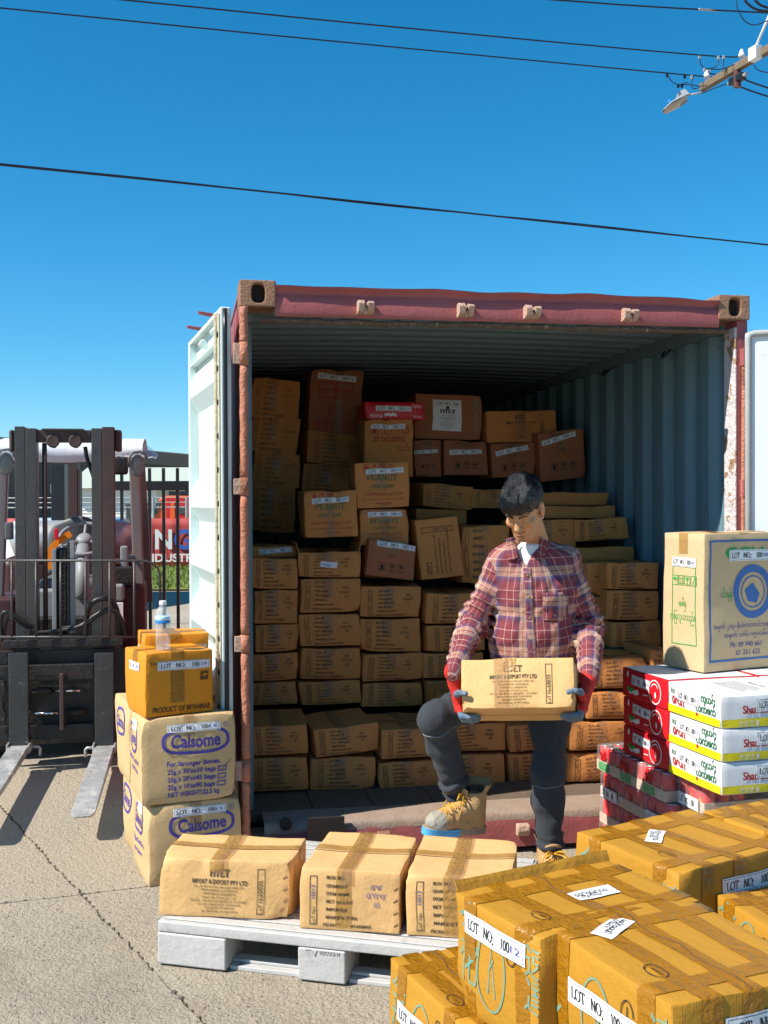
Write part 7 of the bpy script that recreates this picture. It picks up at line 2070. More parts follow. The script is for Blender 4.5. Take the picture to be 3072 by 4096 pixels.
def plaid():
    m = bpy.data.materials.new('plaid_cotton'); m.use_nodes = True
    nt = m.node_tree; b = nt.nodes['Principled BSDF']; b.inputs['Roughness'].default_value = 0.85; b.inputs['Specular IOR Level'].default_value = 0.2
    uv = N(nt, 'ShaderNodeUVMap'); uv.uv_map = 'cloth'
    sx = N(nt, 'ShaderNodeSeparateXYZ'); nt.links.new(uv.outputs[0], sx.inputs[0])
    def ramp(src, per, off, stops):
        a = N(nt, 'ShaderNodeMath', operation='MULTIPLY_ADD'); a.inputs[1].default_value = 1 / per; a.inputs[2].default_value = off
        nt.links.new(src, a.inputs[0])
        f = N(nt, 'ShaderNodeMath', operation='FRACT'); nt.links.new(a.outputs[0], f.inputs[0])
        r = N(nt, 'ShaderNodeValToRGB'); r.color_ramp.interpolation = 'CONSTANT'
        el = r.color_ramp.elements
        el[0].position = stops[0][0]; el[0].color = rgba(stops[0][1]); el[1].position = stops[1][0]; el[1].color = rgba(stops[1][1])
        for p, c in stops[2:]:
            e = el.new(p); e.color = rgba(c)
        nt.links.new(f.outputs[0], r.inputs[0])
        return r.outputs[0]
    bur, tan, navy, whi, blu = (0.215, 0.046, 0.056), (0.54, 0.34, 0.235), (0.105, 0.048, 0.085), (0.62, 0.42, 0.36), (0.07, 0.10, 0.26)
    st = [(0.0, bur), (0.16, whi), (0.178, bur), (0.36, navy), (0.46, blu), (0.505, tan), (0.61, bur), (0.63, tan), (0.74, navy), (0.84, bur), (0.93, whi), (0.95, bur)]
    cu = ramp(sx.outputs[0], 0.150, 0.2, st); cv = ramp(sx.outputs[1], 0.165, 0.05, st)
    mx = N(nt, 'ShaderNodeMix', data_type='RGBA'); mx.inputs[0].default_value = 0.5
    nt.links.new(cu, mx.inputs[6]); nt.links.new(cv, mx.inputs[7])
    # thread pattern: fine twill lets one set of bands show over the other
    wv = N(nt, 'ShaderNodeTexChecker', Scale=700.0); nt.links.new(uv.outputs[0], wv.inputs['Vector'])
    mf = N(nt, 'ShaderNodeMapRange'); mf.inputs[3].default_value = 0.38; mf.inputs[4].default_value = 0.62
    nt.links.new(wv.outputs['Fac'], mf.inputs[0]); nt.links.new(mf.outputs[0], mx.inputs[0])
    nt.links.new(mx.outputs[2], b.inputs['Base Color'])
    tc = N(nt, 'ShaderNodeTexCoord'); n = N(nt, 'ShaderNodeTexNoise', Scale=28.0, Detail=3.0); nt.links.new(tc.outputs['Object'], n.inputs['Vector'])
    bn = N(nt, 'ShaderNodeBump', Strength=0.35, Distance=0.02); nt.links.new(n.outputs[0], bn.inputs['Height']); nt.links.new(bn.outputs[0], b.inputs['Normal'])
    return m
M['plaid'] = plaid()

man = empty('person', (at(1190, 1930, 4.62).x, 4.66, 0), 0, 'young man in plaid shirt and red gloves stepping out of container with a box', 'person')
ML = Vector(man.location)
def j(x, y, Y): return np.array(at(x, y, Y) - ML)
Jn = dict(pel=j(1150, 1440, 4.71), wai=j(1150, 1370, 4.68), che=j(1152, 1272, 4.69), nek=j(1146, 1204, 4.67),
          shL=j(1086, 1216, 4.68), elL=j(1020, 1346, 4.68), wrL=j(979, 1450, 4.38),
          shR=j(1221, 1214, 4.70), elR=j(1273, 1350, 4.72), wrR=j(1272, 1464, 4.42),
          hpL=j(1114, 1468, 4.76), knL=j(938, 1552, 4.52), anL=j(990, 1722, 4.70),
          hpR=j(1188, 1452, 4.74), knR=j(1184, 1668, 4.60), anR=j(1190, 1872, 4.66), atR=j(1189, 1846, 4.655), atL=j(989, 1716, 4.70))
# ---- head in its own frame: x to his left, y forward, z up
HC = j(1131, 1101, 4.565)
yaw_, pit_ = R(27), R(34)
Rh = (Matrix.Rotation(R(180) , 3, 'Z') @ Matrix.Rotation(-yaw_ * 1.0, 3, 'Z') @ Matrix.Rotation(-pit_, 3, 'X'))
Rh = np.array(Rh); HS = 0.97
def hd(p): return HC + HS * (Rh @ np.array(p))
hf = Field((-0.11, -0.14, -0.20), (0.11, 0.15, 0.16), 0.0028)
hf.ell((0, -0.015, 0.035), (0.074, 0.094, 0.088)).ell((0, 0.022, -0.030), (0.056, 0.070, 0.084), 0.03)
hf.ell((0, 0.030, -0.075), (0.042, 0.052, 0.042), 0.025).ell((0, 0.066, -0.101), (0.022, 0.020, 0.018), 0.02)
for s_ in (-1, 1):
    hf.cap((s_ * 0.047, -0.005, -0.045), (s_ * 0.024, 0.056, -0.094), 0.018, 0.015, 0.025)
    hf.ell((s_ * 0.043, 0.062, -0.022), (0.021, 0.022, 0.018), 0.02)
    hf.cap((s_ * 0.012, 0.084, 0.022), (s_ * 0.046, 0.070, 0.022), 0.011, 0.010, 0.012)
    hf.ell((s_ * 0.031, 0.096, 0.003), (0.017, 0.014, 0.010), 0.008, True)
    hf.ell((s_ * 0.031, 0.0755, 0.0005), (0.0145, 0.014, 0.011), 0.004)
    hf.ell((s_ * 0.0125, 0.098, -0.033), (0.0085, 0.010, 0.0075), 0.006)
    hf.ell((s_ * 0.079, -0.012, -0.004), (0.010, 0.020, 0.033), 0.006, rot=Matrix.Rotation(R(12), 3, 'X'))
    hf.ell((s_ * 0.088, -0.008, 0.004), (0.006, 0.011, 0.020), 0.004, True)
    hf.ell((s_ * 0.076, -0.004, -0.030), (0.007, 0.008, 0.010), 0.006)
hf.cap((0, 0.086, 0.016), (0, 0.108, -0.026), 0.0075, 0.012, 0.012).ell((0, 0.110, -0.030), (0.011, 0.011, 0.010), 0.008)
hf.cap((-0.019, 0.083, -0.060), (0.019, 0.083, -0.060), 0.0065, 0.0065, 0.008).cap((-0.015, 0.084, -0.073), (0.015, 0.084, -0.073), 0.0075, 0.0075, 0.008)
hf.cap((-0.02, 0.093, -0.066), (0.02, 0.093, -0.066), 0.002, 0.002, 0.003, True)
hf.ell((0, 0.086, -0.086), (0.016, 0.006, 0.005), 0.006, True)
hf.cap((0, -0.03, -0.06), (0, -0.045, -0.20), 0.056, 0.058, 0.03)
headV, headF = hf.mesh()
def front(x, z, y0=0.15):
    """y of the face at x, z"""
    ix = int(round((x - hf.lo[0]) / hf.res)); iz = int(round((z - hf.lo[2]) / hf.res))
    col = hf.d[ix, :, iz]
    k = np.where(col < 0)[0]
    return float(hf.ax[1][k[-1]]) if len(k) else 0.0
def patch(name, fn, nu, nv, m, eps=0.0022):
    """skin-hugging patch: fn(u, v) -> x, z on the face"""
    V, F = [], []
    for jv in range(nv + 1):
        for iu in range(nu + 1):
            x, z = fn(iu / nu, jv / nv)
            V.append(hd((x, front(x, z) + eps, z)))
    for jv in range(nv):
        for iu in range(nu):
            a = jv * (nu + 1) + iu
            F.append((a, a + 1, a + nu + 2, a + nu + 1))
    return skin_obj(name, np.array(V), np.array(F), m, man, smooth_it=2)
# ---- body: head, neck, torso and arms in one skin
bf = Field((-0.42, -0.34, 0.75), (0.42, 0.40, 1.55), 0.008)
mid = lambda a, b, t: a + (b - a) * t
def torso(f, g=0.0, k=0.05):
    f.cap(Jn['pel'], Jn['wai'], 0.118 + g, 0.112 + g, k, sc=(0.78, 1.12, 1)); f.cap(Jn['wai'], Jn['che'], 0.112 + g, 0.128 + g, k, sc=(0.76, 1.1, 1))
    f.cap(Jn['shL'] + np.array((0.03, 0, 0.0)), Jn['shR'] - np.array((0.03, 0, 0.0)), 0.066 + g, 0.066 + g, k)
    f.cap(Jn['che'], mid(Jn['che'], Jn['nek'], 0.55), 0.125 + g, 0.090 + g, k, sc=(0.78, 1.12, 1))
    up_ = np.array((0, 0.012, 0.022))
    f.cap(mid(Jn['shL'], Jn['nek'], 0.15), mid(Jn['shL'], Jn['nek'], 0.80) + up_, 0.056 + g, 0.044 + g, k * 0.7); f.cap(mid(Jn['shR'], Jn['nek'], 0.15), mid(Jn['shR'], Jn['nek'], 0.80) + up_, 0.056 + g, 0.044 + g, k * 0.7)
def arms(f, g=0.0, k=0.03):
    for q in 'LR':
        f.cap(Jn['sh' + q], Jn['el' + q], 0.052 + g, 0.043 + g, k); f.cap(Jn['el' + q], Jn['wr' + q], 0.041 + g, 0.030 + g * 0.8, k)
torso(bf, -0.012); arms(bf, -0.010)
nk = hd((0, -0.045, -0.19))
bf.cap(mid(Jn['nek'], Jn['che'], 0.3), nk, 0.060, 0.056, 0.03)
bV, bF = bf.mesh()
hV = (HC + HS * (headV @ Rh.T))
skin_obj('body', np.concatenate([bV, hV]), np.concatenate([bF, headF + len(bV)]), M['skin'], man, smooth_it=2)
# face details
for s_ in (-1, 1):
    patch('eyebrow', lambda u, v: (s_ * (0.011 + 0.040 * u), 0.0215 + 0.005 * math.sin(u * 2.6) - 0.004 * u + (v - 0.5) * 0.0095 * (1 - 0.6 * u)), 10, 3, M['hair'], 0.003)
    patch('lashes', lambda u, v: (s_ * (0.017 + 0.028 * u), -0.0035 - 0.0035 * math.sin(u * 3.14) + (v - 0.5) * 0.0042), 8, 2, M['hair'], 0.0016)
    patch('lower_lid', lambda u, v: (s_ * (0.019 + 0.024 * u), -0.010 - 0.002 * math.sin(u * 3.14) + (v - 0.5) * 0.0025), 8, 2, M['stubble'], 0.0010)
patch('moustache', lambda u, v: (-0.025 + 0.05 * u, -0.0505 - 0.006 * abs(2 * u - 1) ** 1.5 + (v - 0.5) * 0.0085 * (1 - 0.6 * abs(2 * u - 1))), 14, 3, M['stubble'], 0.0018)
patch('upper_lip', lambda u, v: (-0.021 + 0.042 * u, -0.0605 + (v - 0.5) * 0.008 * math.sin(max(0.05, u) * 3.1) + 0.0012 * math.cos((u - 0.5) * 12)), 14, 3, M['lip'], 0.0014)
patch('lower_lip', lambda u, v: (-0.017 + 0.034 * u, -0.0735 + (v - 0.5) * 0.0105 * math.sin(max(0.05, u) * 3.1)), 14, 3, M['lip'], 0.0014)
patch('goatee', lambda u, v: (-0.016 + 0.032 * u, -0.100 + (v - 0.5) * 0.016 * (0.5 + 0.5 * math.sin(u * 3.1))), 10, 4, M['stubble'], 0.0012)
eo = hd((0.078, 0.002, -0.040)); eo2 = hd((-0.078, 0.002, -0.040))
for e_ in (eo, eo2): MB().lathe([(0.0005, -0.004), (0.003, -0.003), (0.004, 0.0), (0.003, 0.003), (0.0005, 0.004)], e_, 10).build('ear_stud', M['chrome'], man, smooth=True)
# ---- hair: thick on top, brushed forward into a straight fringe, faded at the sides
hh = Field((-0.12, -0.15, -0.05), (0.12, 0.15, 0.18), 0.0030)
hh.ell((0, -0.012, 0.055), (0.083, 0.103, 0.096), 0.01).ell((0, 0.036, 0.084), (0.070, 0.072, 0.054), 0.03).ell((0, 0.062, 0.070), (0.064, 0.047, 0.050), 0.025).ell((0, -0.05, 0.07), (0.07, 0.06, 0.07), 0.03)
cut = Field((-0.12, -0.15, -0.05), (0.12, 0.15, 0.18), 0.0030)
X, Y, Z = np.meshgrid(*hh.ax, indexing='ij', sparse=True)
line = np.where(Y > 0.03, 0.040 + 0.10 * np.abs(X) ** 1.2 * 0.25, np.where(Y > -0.03, 0.040 - 0.30 * (0.03 - Y), 0.022 + 0.9 * (Y + 0.03)))
line = line + 0.006 * np.sin(X * 160 + 2) * (Y > 0.03)
hh.put((slice(None),) * 3, (Z - line).astype(np.float32) + 0 * X, 0.010, True) if False else None
hh.d = np.maximum(hh.d, (line - Z).astype(np.float32))
hh.warp(lambda P: 0.0045 * vn(np.stack([P[:, 0] * 95, P[:, 1] * 22, P[:, 2] * 30], 1)) + 0.003 * vn(np.stack([P[:, 0] * 180 + 7, P[:, 1] * 50, P[:, 2] * 60], 1)))
aV, aF = hh.mesh()
V = [HC + HS * (Rh @ p) for p in aV]; F = [tuple(f) for f in aF]
rs = random.Random(12)
def hair_r(dirv):
    """distance of the hair surface along a direction from its centre"""
    lo_, hi_ = 0.03, 0.20
    c_ = np.array((0, 0.0, 0.06))
    for _ in range(18):
        m_ = (lo_ + hi_) / 2
        p = c_ + dirv * m_
        i = np.round((p - hh.lo) / hh.res).astype(int)
        v = hh.d[tuple(np.clip(i, 0, hh.n - 1))]
        if v < 0: lo_ = m_
        else: hi_ = m_
    return lo_
for k in range(1300):
    az = rs.uniform(-math.pi, math.pi)
    t0 = rs.uniform(0.0, 0.9); t1 = t0 + rs.uniform(0.35, 0.8)
    tip = rs.uniform(-0.001, 0.0032) + (0.008 if rs.random() < 0.03 else 0)
    pts = []
    for q in range(6):
        th = t0 + (t1 - t0) * q / 5
        th = min(th, 1.62)
        fwd = 0.75 * (1 - th / 1.7)
        d = np.array((math.sin(th) * math.sin(az + 0.10 * math.sin(k) * q / 5), math.sin(th) * math.cos(az) + fwd * 0.5, math.cos(th)))
        d /= np.linalg.norm(d)
        pts.append(np.array((0, 0.0, 0.06)) + d * (hair_r(d) + 0.0004 + tip * q / 5))
    if pts[-1][2] < 0.036: continue
    for q in range(6):
        p = pts[q]; dv_ = pts[min(q + 1, 5)] - pts[max(q - 1, 0)]
        sd_ = np.cross(dv_, p - np.array((0, 0, 0.05))); sd_ /= (np.linalg.norm(sd_) + 1e-9)
        w = 0.0013 * (1 - 0.75 * q / 5)
        V += [HC + HS * (Rh @ (p - sd_ * w)), HC + HS * (Rh @ (p + sd_ * w))]
        if q: b_ = len(V) - 4; F.append((b_, b_ + 1, b_ + 3, b_ + 2))
me = mesh_from('hair', V, F); me.materials.append(M['hair'])
link_mesh('hair', me, M['hair'], man, smooth=True)
# faded sides: close-cropped hair down to the ears
sf = Field((-0.11, -0.14, -0.06), (0.11, 0.10, 0.10), 0.003)
sf.ell((0, -0.015, 0.035), (0.0755, 0.0955, 0.0895), 0.01)
X, Y, Z = np.meshgrid(*sf.ax, indexing='ij', sparse=True)
sf.d = np.maximum(sf.d, np.maximum((0.004 + 0.35 * np.maximum(0, Y + 0.005) - 0.4 * np.maximum(0, -0.03 - Y)) - Z, (Y - 0.052)).astype(np.float32))
sV, sF = sf.mesh()
skin_obj('cropped_sides', HC + HS * (sV @ Rh.T), sF, mat('cropped_hair', (0.022, 0.016, 0.014), 0.7, spots=(160, 0.58, (0.12, 0.06, 0.035), 0.12)), man, smooth_it=1)

# ---- white tee
tf = Field((-0.25, -0.30, 1.02), (0.25, 0.30, 1.52), 0.006)
torso(tf, -0.006, 0.05)
tf.cap(mid(Jn['nek'], Jn['che'], 0.3), mid(Jn['nek'], nk, 0.30), 0.066, 0.064, 0.03)
tf.half((0, -0.35, 1), float(Jn['nek'][2] + 0.052 - 0.35 * (Jn['nek'][1] - 0.06)), 0.004)
tV, tF = tf.mesh()
skin_obj('tee_shirt', tV, tF, M['tee'], man, smooth_it=2)
# ---- plaid shirt
shf = Field((-0.45, -0.36, 0.80), (0.45, 0.42, 1.56), 0.0052)
torso(shf, 0.008, 0.05); arms(shf, 0.013, 0.035)
shf.cap(Jn['pel'] + np.array((0, 0, -0.03)), Jn['wai'], 0.140, 0.122, 0.05, sc=(0.82, 1.08, 1))
for q in 'LR':
    d_ = Jn['wr' + q] - Jn['el' + q]; d_ = d_ / np.linalg.norm(d_)
    shf.cap(Jn['wr' + q] - d_ * 0.075, Jn['wr' + q] - d_ * 0.012, 0.044, 0.041, 0.008)
# collar stand, cut low at the front
shf.cap(mid(Jn['nek'], Jn['che'], 0.10), mid(Jn['nek'], nk, 0.42), 0.072, 0.074, 0.02)
vT = j(1137, 1224, 4.6)
X, Y, Z = np.meshgrid(*shf.ax, indexing='ij', sparse=True)
hw = np.maximum(0.0, Z - vT[2]) * 0.56
wd = np.maximum((np.abs(X - (vT[0] - 0.0 * Z)) - hw) * 0.87 + 0 * Y, Y - (Jn['nek'][1] - 0.015) + 0 * X)
wd = np.maximum(wd, vT[2] - Z + 0 * X)
shf.put((slice(None),) * 3, wd.astype(np.float32), 0.004, True)
shf.cap(mid(Jn['nek'], nk, 0.0), nk + (nk - Jn['nek']) * 0.8, 0.063, 0.070, 0.004, True)
nb1 = vT
wrl = [(Jn['el' + q], Jn['sh' + q], Jn['wr' + q]) for q in 'LR']
def folds(P):
    r = 0.0075 * vn(np.stack([P[:, 0] * 17 + P[:, 2] * 6, P[:, 1] * 9, P[:, 2] * 9], 1)) + 0.0045 * vn(np.stack([P[:, 0] * 34 - P[:, 2] * 18, P[:, 1] * 20, P[:, 2] * 22], 1))
    for el, sh, wr in wrl:
        for a, b, amp in ((el, wr, 0.009), (el, sh, 0.007)):
            ab = b - a; L = np.linalg.norm(ab); t = ((P - a) @ ab) / (L * L)
            dist = np.linalg.norm(P - (a + np.clip(t, 0, 1)[:, None] * ab), axis=1)
            m = np.clip(1 - np.abs(dist - 0.055) / 0.05, 0, 1) * np.clip(1.15 - np.abs(t - (0.25 if b is wr else 0.1)) * 1.3, 0, 1) * ((t > -0.15) & (t < 1.0))
            r = r + amp * m * np.sin(t * L * 150 + 5.0 * vn(P * 13))
    return r
shf.warp(folds)
sV, sF = shf.mesh()
fc = sV[sF].mean(1)
best = np.full(len(fc), 1e9); part = np.zeros(len(fc), int)
segs = [(Jn['pel'], Jn['nek'], 0.13)] + [(Jn['sh' + q], Jn['el' + q], 0.06) for q in 'LR'] + [(Jn['el' + q], Jn['wr' + q], 0.055) for q in 'LR']
for i, (a, b, rr_) in enumerate(segs):
    ab = b - a; t = np.clip(((fc - a) @ ab) / (ab @ ab), 0, 1)
    dd = np.linalg.norm((fc - (a + t[:, None] * ab)) * (np.array((0.8, 1.1, 1)) if i == 0 else 1), axis=1) - rr_ + (0.0 if i == 0 else 0.004)
    m = dd < best; best[m] = dd[m]; part[m] = i
LV = sV[sF]                                  # faces x 4 x 3
UV = np.zeros((len(sF), 4, 2))
for i, (a, b, rr_) in enumerate(segs):
    m = part == i
    ab = b - a; L = np.linalg.norm(ab); ax = ab / L
    e1 = np.cross(ax, np.array((0, 1, 0))); e1 /= np.linalg.norm(e1); e2 = np.cross(ax, e1)
    q = LV[m] - a
    ang = np.arctan2(q @ e1, -(q @ e2) if (e2[1] > 0) else (q @ e2))
    ang = ang[:, :1] + (np.mod(ang - ang[:, :1] + math.pi, 2 * math.pi) - math.pi)
    UV[m, :, 0] = ang * (rr_ + 0.01) * 1.15 + 0.31 * i
    UV[m, :, 1] = q @ ax + (0.3 if i in (1, 2) else 0.62 if i > 2 else 0)
shirt = skin_obj('plaid_shirt', sV, sF, M['plaid'], man, smooth_it=1, uv=UV)
def strip_obj(name, V, F, m, uvs, parent, th=0.003):
    me = mesh_from(name, V, F); me.materials.append(m)
    ul = me.uv_layers.new(name='cloth')
    for p in me.polygons:
        for li, vi in zip(p.loop_indices, p.vertices): ul.data[li].uv = uvs[vi]
    o = link_mesh(name, me, m, parent, smooth=True)
    so = o.modifiers.new('t', 'SOLIDIFY'); so.thickness = th; so.offset = 0
    return o
def sfront(x, z, f=shf):
    ix = int(np.clip(round((x - f.lo[0]) / f.res), 0, f.n[0] - 1)); iz = int(np.clip(round((z - f.lo[2]) / f.res), 0, f.n[2] - 1))
    k = np.where(f.d[ix, :, iz] < 0)[0]
    return float(f.ax[1][k[0]]) if len(k) else 0.0
# placket down the front, buttons, pocket
zt0, zb0 = nb1[2] - 0.005, 0.83
px = lambda z: nb1[0] + (Jn['pel'][0] - nb1[0] - 0.012) * (zt0 - z) / (zt0 - zb0)
V, F, U = [], [], []
for i in range(29):
    z = zt0 + (zb0 - zt0) * i / 28
    for k in (-1, -0.3, 0.3, 1):
        x = px(z) + k * 0.016
        V.append((x, sfront(x, z) - 0.0035, z)); U.append((k * 0.016 + 0.04, z * 1.0))
    if i:
        for k in range(3): F.append((4 * i - 4 + k, 4 * i - 3 + k, 4 * i + 1 + k, 4 * i + k))
strip_obj('placket', V, F, M['plaid'], U, shirt)
M['button'] = mat('brown_button', (0.28, 0.16, 0.07), 0.35)
for i in range(5):
    z = zt0 - 0.03 - i * 0.088
    if z < zb0: break
    x = px(z)
    MB().lathe([(0.0055, -0.001), (0.006, 0.001), (0.004, 0.0018)], (x, sfront(x, z) - 0.007, z), 14, Matrix.Rotation(R(90), 3, 'X')).build('button', M['button'], shirt, smooth=True)
V, F, U = [], [], []
cxp_, czp_ = Jn['che'][0] + 0.078, Jn['che'][2] - 0.005
for i in range(9):
    for k in range(9):
        x = cxp_ - 0.055 + 0.11 * k / 8; z = czp_ - 0.115 * i / 8 - (0.012 * (1 - abs(k - 4) / 4) if i == 8 else 0)
        V.append((x, sfront(x, z) - 0.0035, z)); U.append((x + 0.02, z + 0.03))
        if i and k: a_ = i * 9 + k; F.append((a_ - 10, a_ - 9, a_, a_ - 1))
strip_obj('pocket', V, F, M['plaid'], U, shirt)
# collar leaves lying on the shirt front
def leaf(quads):
    V, F, U = [], [], []
    n = 8
    (ax_, ay2), (bx_, by2), (cx2, cy2), (dx2, dy2) = quads        # top inner, bottom inner, bottom outer, top outer
    for i in range(n + 1):
        for k in range(n + 1):
            t, w = i / n, k / n
            vx = (ax_ * (1 - t) + bx_ * t) * (1 - w) + (dx2 * (1 - t) + cx2 * t) * w
            vy = (ay2 * (1 - t) + by2 * t) * (1 - w) + (dy2 * (1 - t) + cy2 * t) * w
            p = j(vx, vy, 4.60)
            y = min(sfront(p[0], p[2]), sfront(p[0] + 0.012, p[2]), sfront(p[0] - 0.012, p[2]), sfront(p[0], p[2] - 0.012))
            if y == 0.0: y = Jn['nek'][1] - 0.05
            V.append((p[0], y - 0.006 - 0.005 * math.sin(w * 3.14), p[2])); U.append((0.05 * w + 0.42, 0.09 * t + ax_))
            if i and k: q = i * (n + 1) + k; F.append((q - n - 2, q - n - 1, q, q - 1))
    V = np.array(V)
    G = V[:, 1].reshape(n + 1, n + 1)
    for _ in range(6): G[1:-1] = (G[:-2] + G[2:] + 2 * G[1:-1]) / 4; G[:, 1:-1] = (G[:, :-2] + G[:, 2:] + 2 * G[:, 1:-1]) / 4
    V[:, 1] = G.reshape(-1)
    strip_obj('collar', V.tolist(), F, M['plaid'], U, shirt, 0.005)
leaf([(1112, 1160), (1121, 1206), (1098, 1212), (1094, 1164)])
leaf([(1166, 1160), (1155, 1196), (1176, 1206), (1182, 1166)])

# ---- trousers
tr_ = Field((-0.62, -0.40, 0.08), (0.20, 0.24, 1.02), 0.0065)
tr_.cap(Jn['pel'] + np.array((-0.055, 0, 0.03)), Jn['pel'] + np.array((0.055, 0, 0.03)), 0.118, 0.118, 0.03, sc=(1, 1.1, 1))
def leg(q, mids, cuff):
    h, k, a = Jn['hp' + q], Jn['kn' + q], Jn['at' + q]
    tr_.cap(h, mid(h, k, 0.5), 0.096, 0.080, 0.05); tr_.cap(mid(h, k, 0.5), k, 0.080, 0.062, 0.05)
    c_ = mid(k, a, 0.35) + np.array(mids)
    tr_.cap(k, c_, 0.063, 0.064, 0.04); tr_.cap(c_, mid(c_, a, 0.75), 0.064, 0.054, 0.03); tr_.cap(mid(c_, a, 0.75), a, 0.056, 0.042, 0.02)
leg('L', (0.0, 0.03, 0.0), 0.05); leg('R', (0.0, 0.025, 0), 0.05)
def lfold(P):
    r = 0.0065 * vn(np.stack([P[:, 0] * 12 + P[:, 2] * 4, P[:, 1] * 12, P[:, 2] * 7], 1)) + 0.0045 * vn(np.stack([P[:, 0] * 26, P[:, 1] * 26, P[:, 2] * 18 + P[:, 0] * 9], 1))
    for q in 'LR':
        k, a, h = Jn['kn' + q], Jn['an' + q], Jn['hp' + q]
        ab = a - k; L = np.linalg.norm(ab); t = ((P - k) @ ab) / (L * L)
        m = np.clip((t - 0.62) / 0.25, 0, 1) * (t < 1.1)
        dl = np.linalg.norm(P - (k + np.clip(t, 0, 1)[:, None] * ab), axis=1) < 0.13
        r = r + 0.012 * m * dl * np.sin(t * L * 110 + 4.5 * vn(P * 11))
        m3 = np.clip(1 - np.abs(t - 0.4) / 0.4, 0, 1)
        r = r + 0.006 * m3 * dl * (np.abs(np.sin(t * L * 26 + P[:, 0] * 18 + 3 * vn(P * 7))) - 0.5)
        hb = h - k; L2 = np.linalg.norm(hb); t2 = ((P - k) @ hb) / (L2 * L2)
        d2 = np.linalg.norm(P - (k + np.clip(t2, 0, 1)[:, None] * hb), axis=1) < 0.13
        m2 = np.clip(1 - np.abs(t2 - 0.15) / 0.35, 0, 1)
        r = r + 0.0065 * m2 * d2 * (np.abs(np.sin(t2 * L2 * 38 + 4 * vn(P * 8))) - 0.5)
    return r
tr_.warp(lfold)
pV, pF = tr_.mesh()
skin_obj('trousers', pV, pF, M['trouser'], man, smooth_it=1)
for q, ph in (('L', 0.0), ('R', 0.0)):     # knee seam
    k, a, h = Jn['kn' + q], Jn['an' + q], Jn['hp' + q]
    c_ = mid(k, a, 0.10); ax = (a - k) / np.linalg.norm(a - k)
    e1 = np.cross(ax, (0, 1, 0)); e1 /= np.linalg.norm(e1); e2 = np.cross(e1, ax)
    if e2[1] > 0: e2 = -e2
    pts = []
    for i in range(13):
        t = R(-70 + 140 * i / 12); d = e1 * math.sin(t) + e2 * math.cos(t)
        rr_ = 0.05
        for _ in range(40):
            p = c_ + d * rr_
            ii = np.clip(np.round((p - tr_.lo) / tr_.res).astype(int), 0, tr_.n - 1)
            if tr_.d[tuple(ii)] > 0: break
            rr_ += 0.002
        pts.append(c_ + d * (rr_ + 0.001))
    MB().tube(pts, 0.0022, 6).build('knee_seam', mat('seam_thread', (0.16, 0.18, 0.21), 0.8), man, smooth=True)

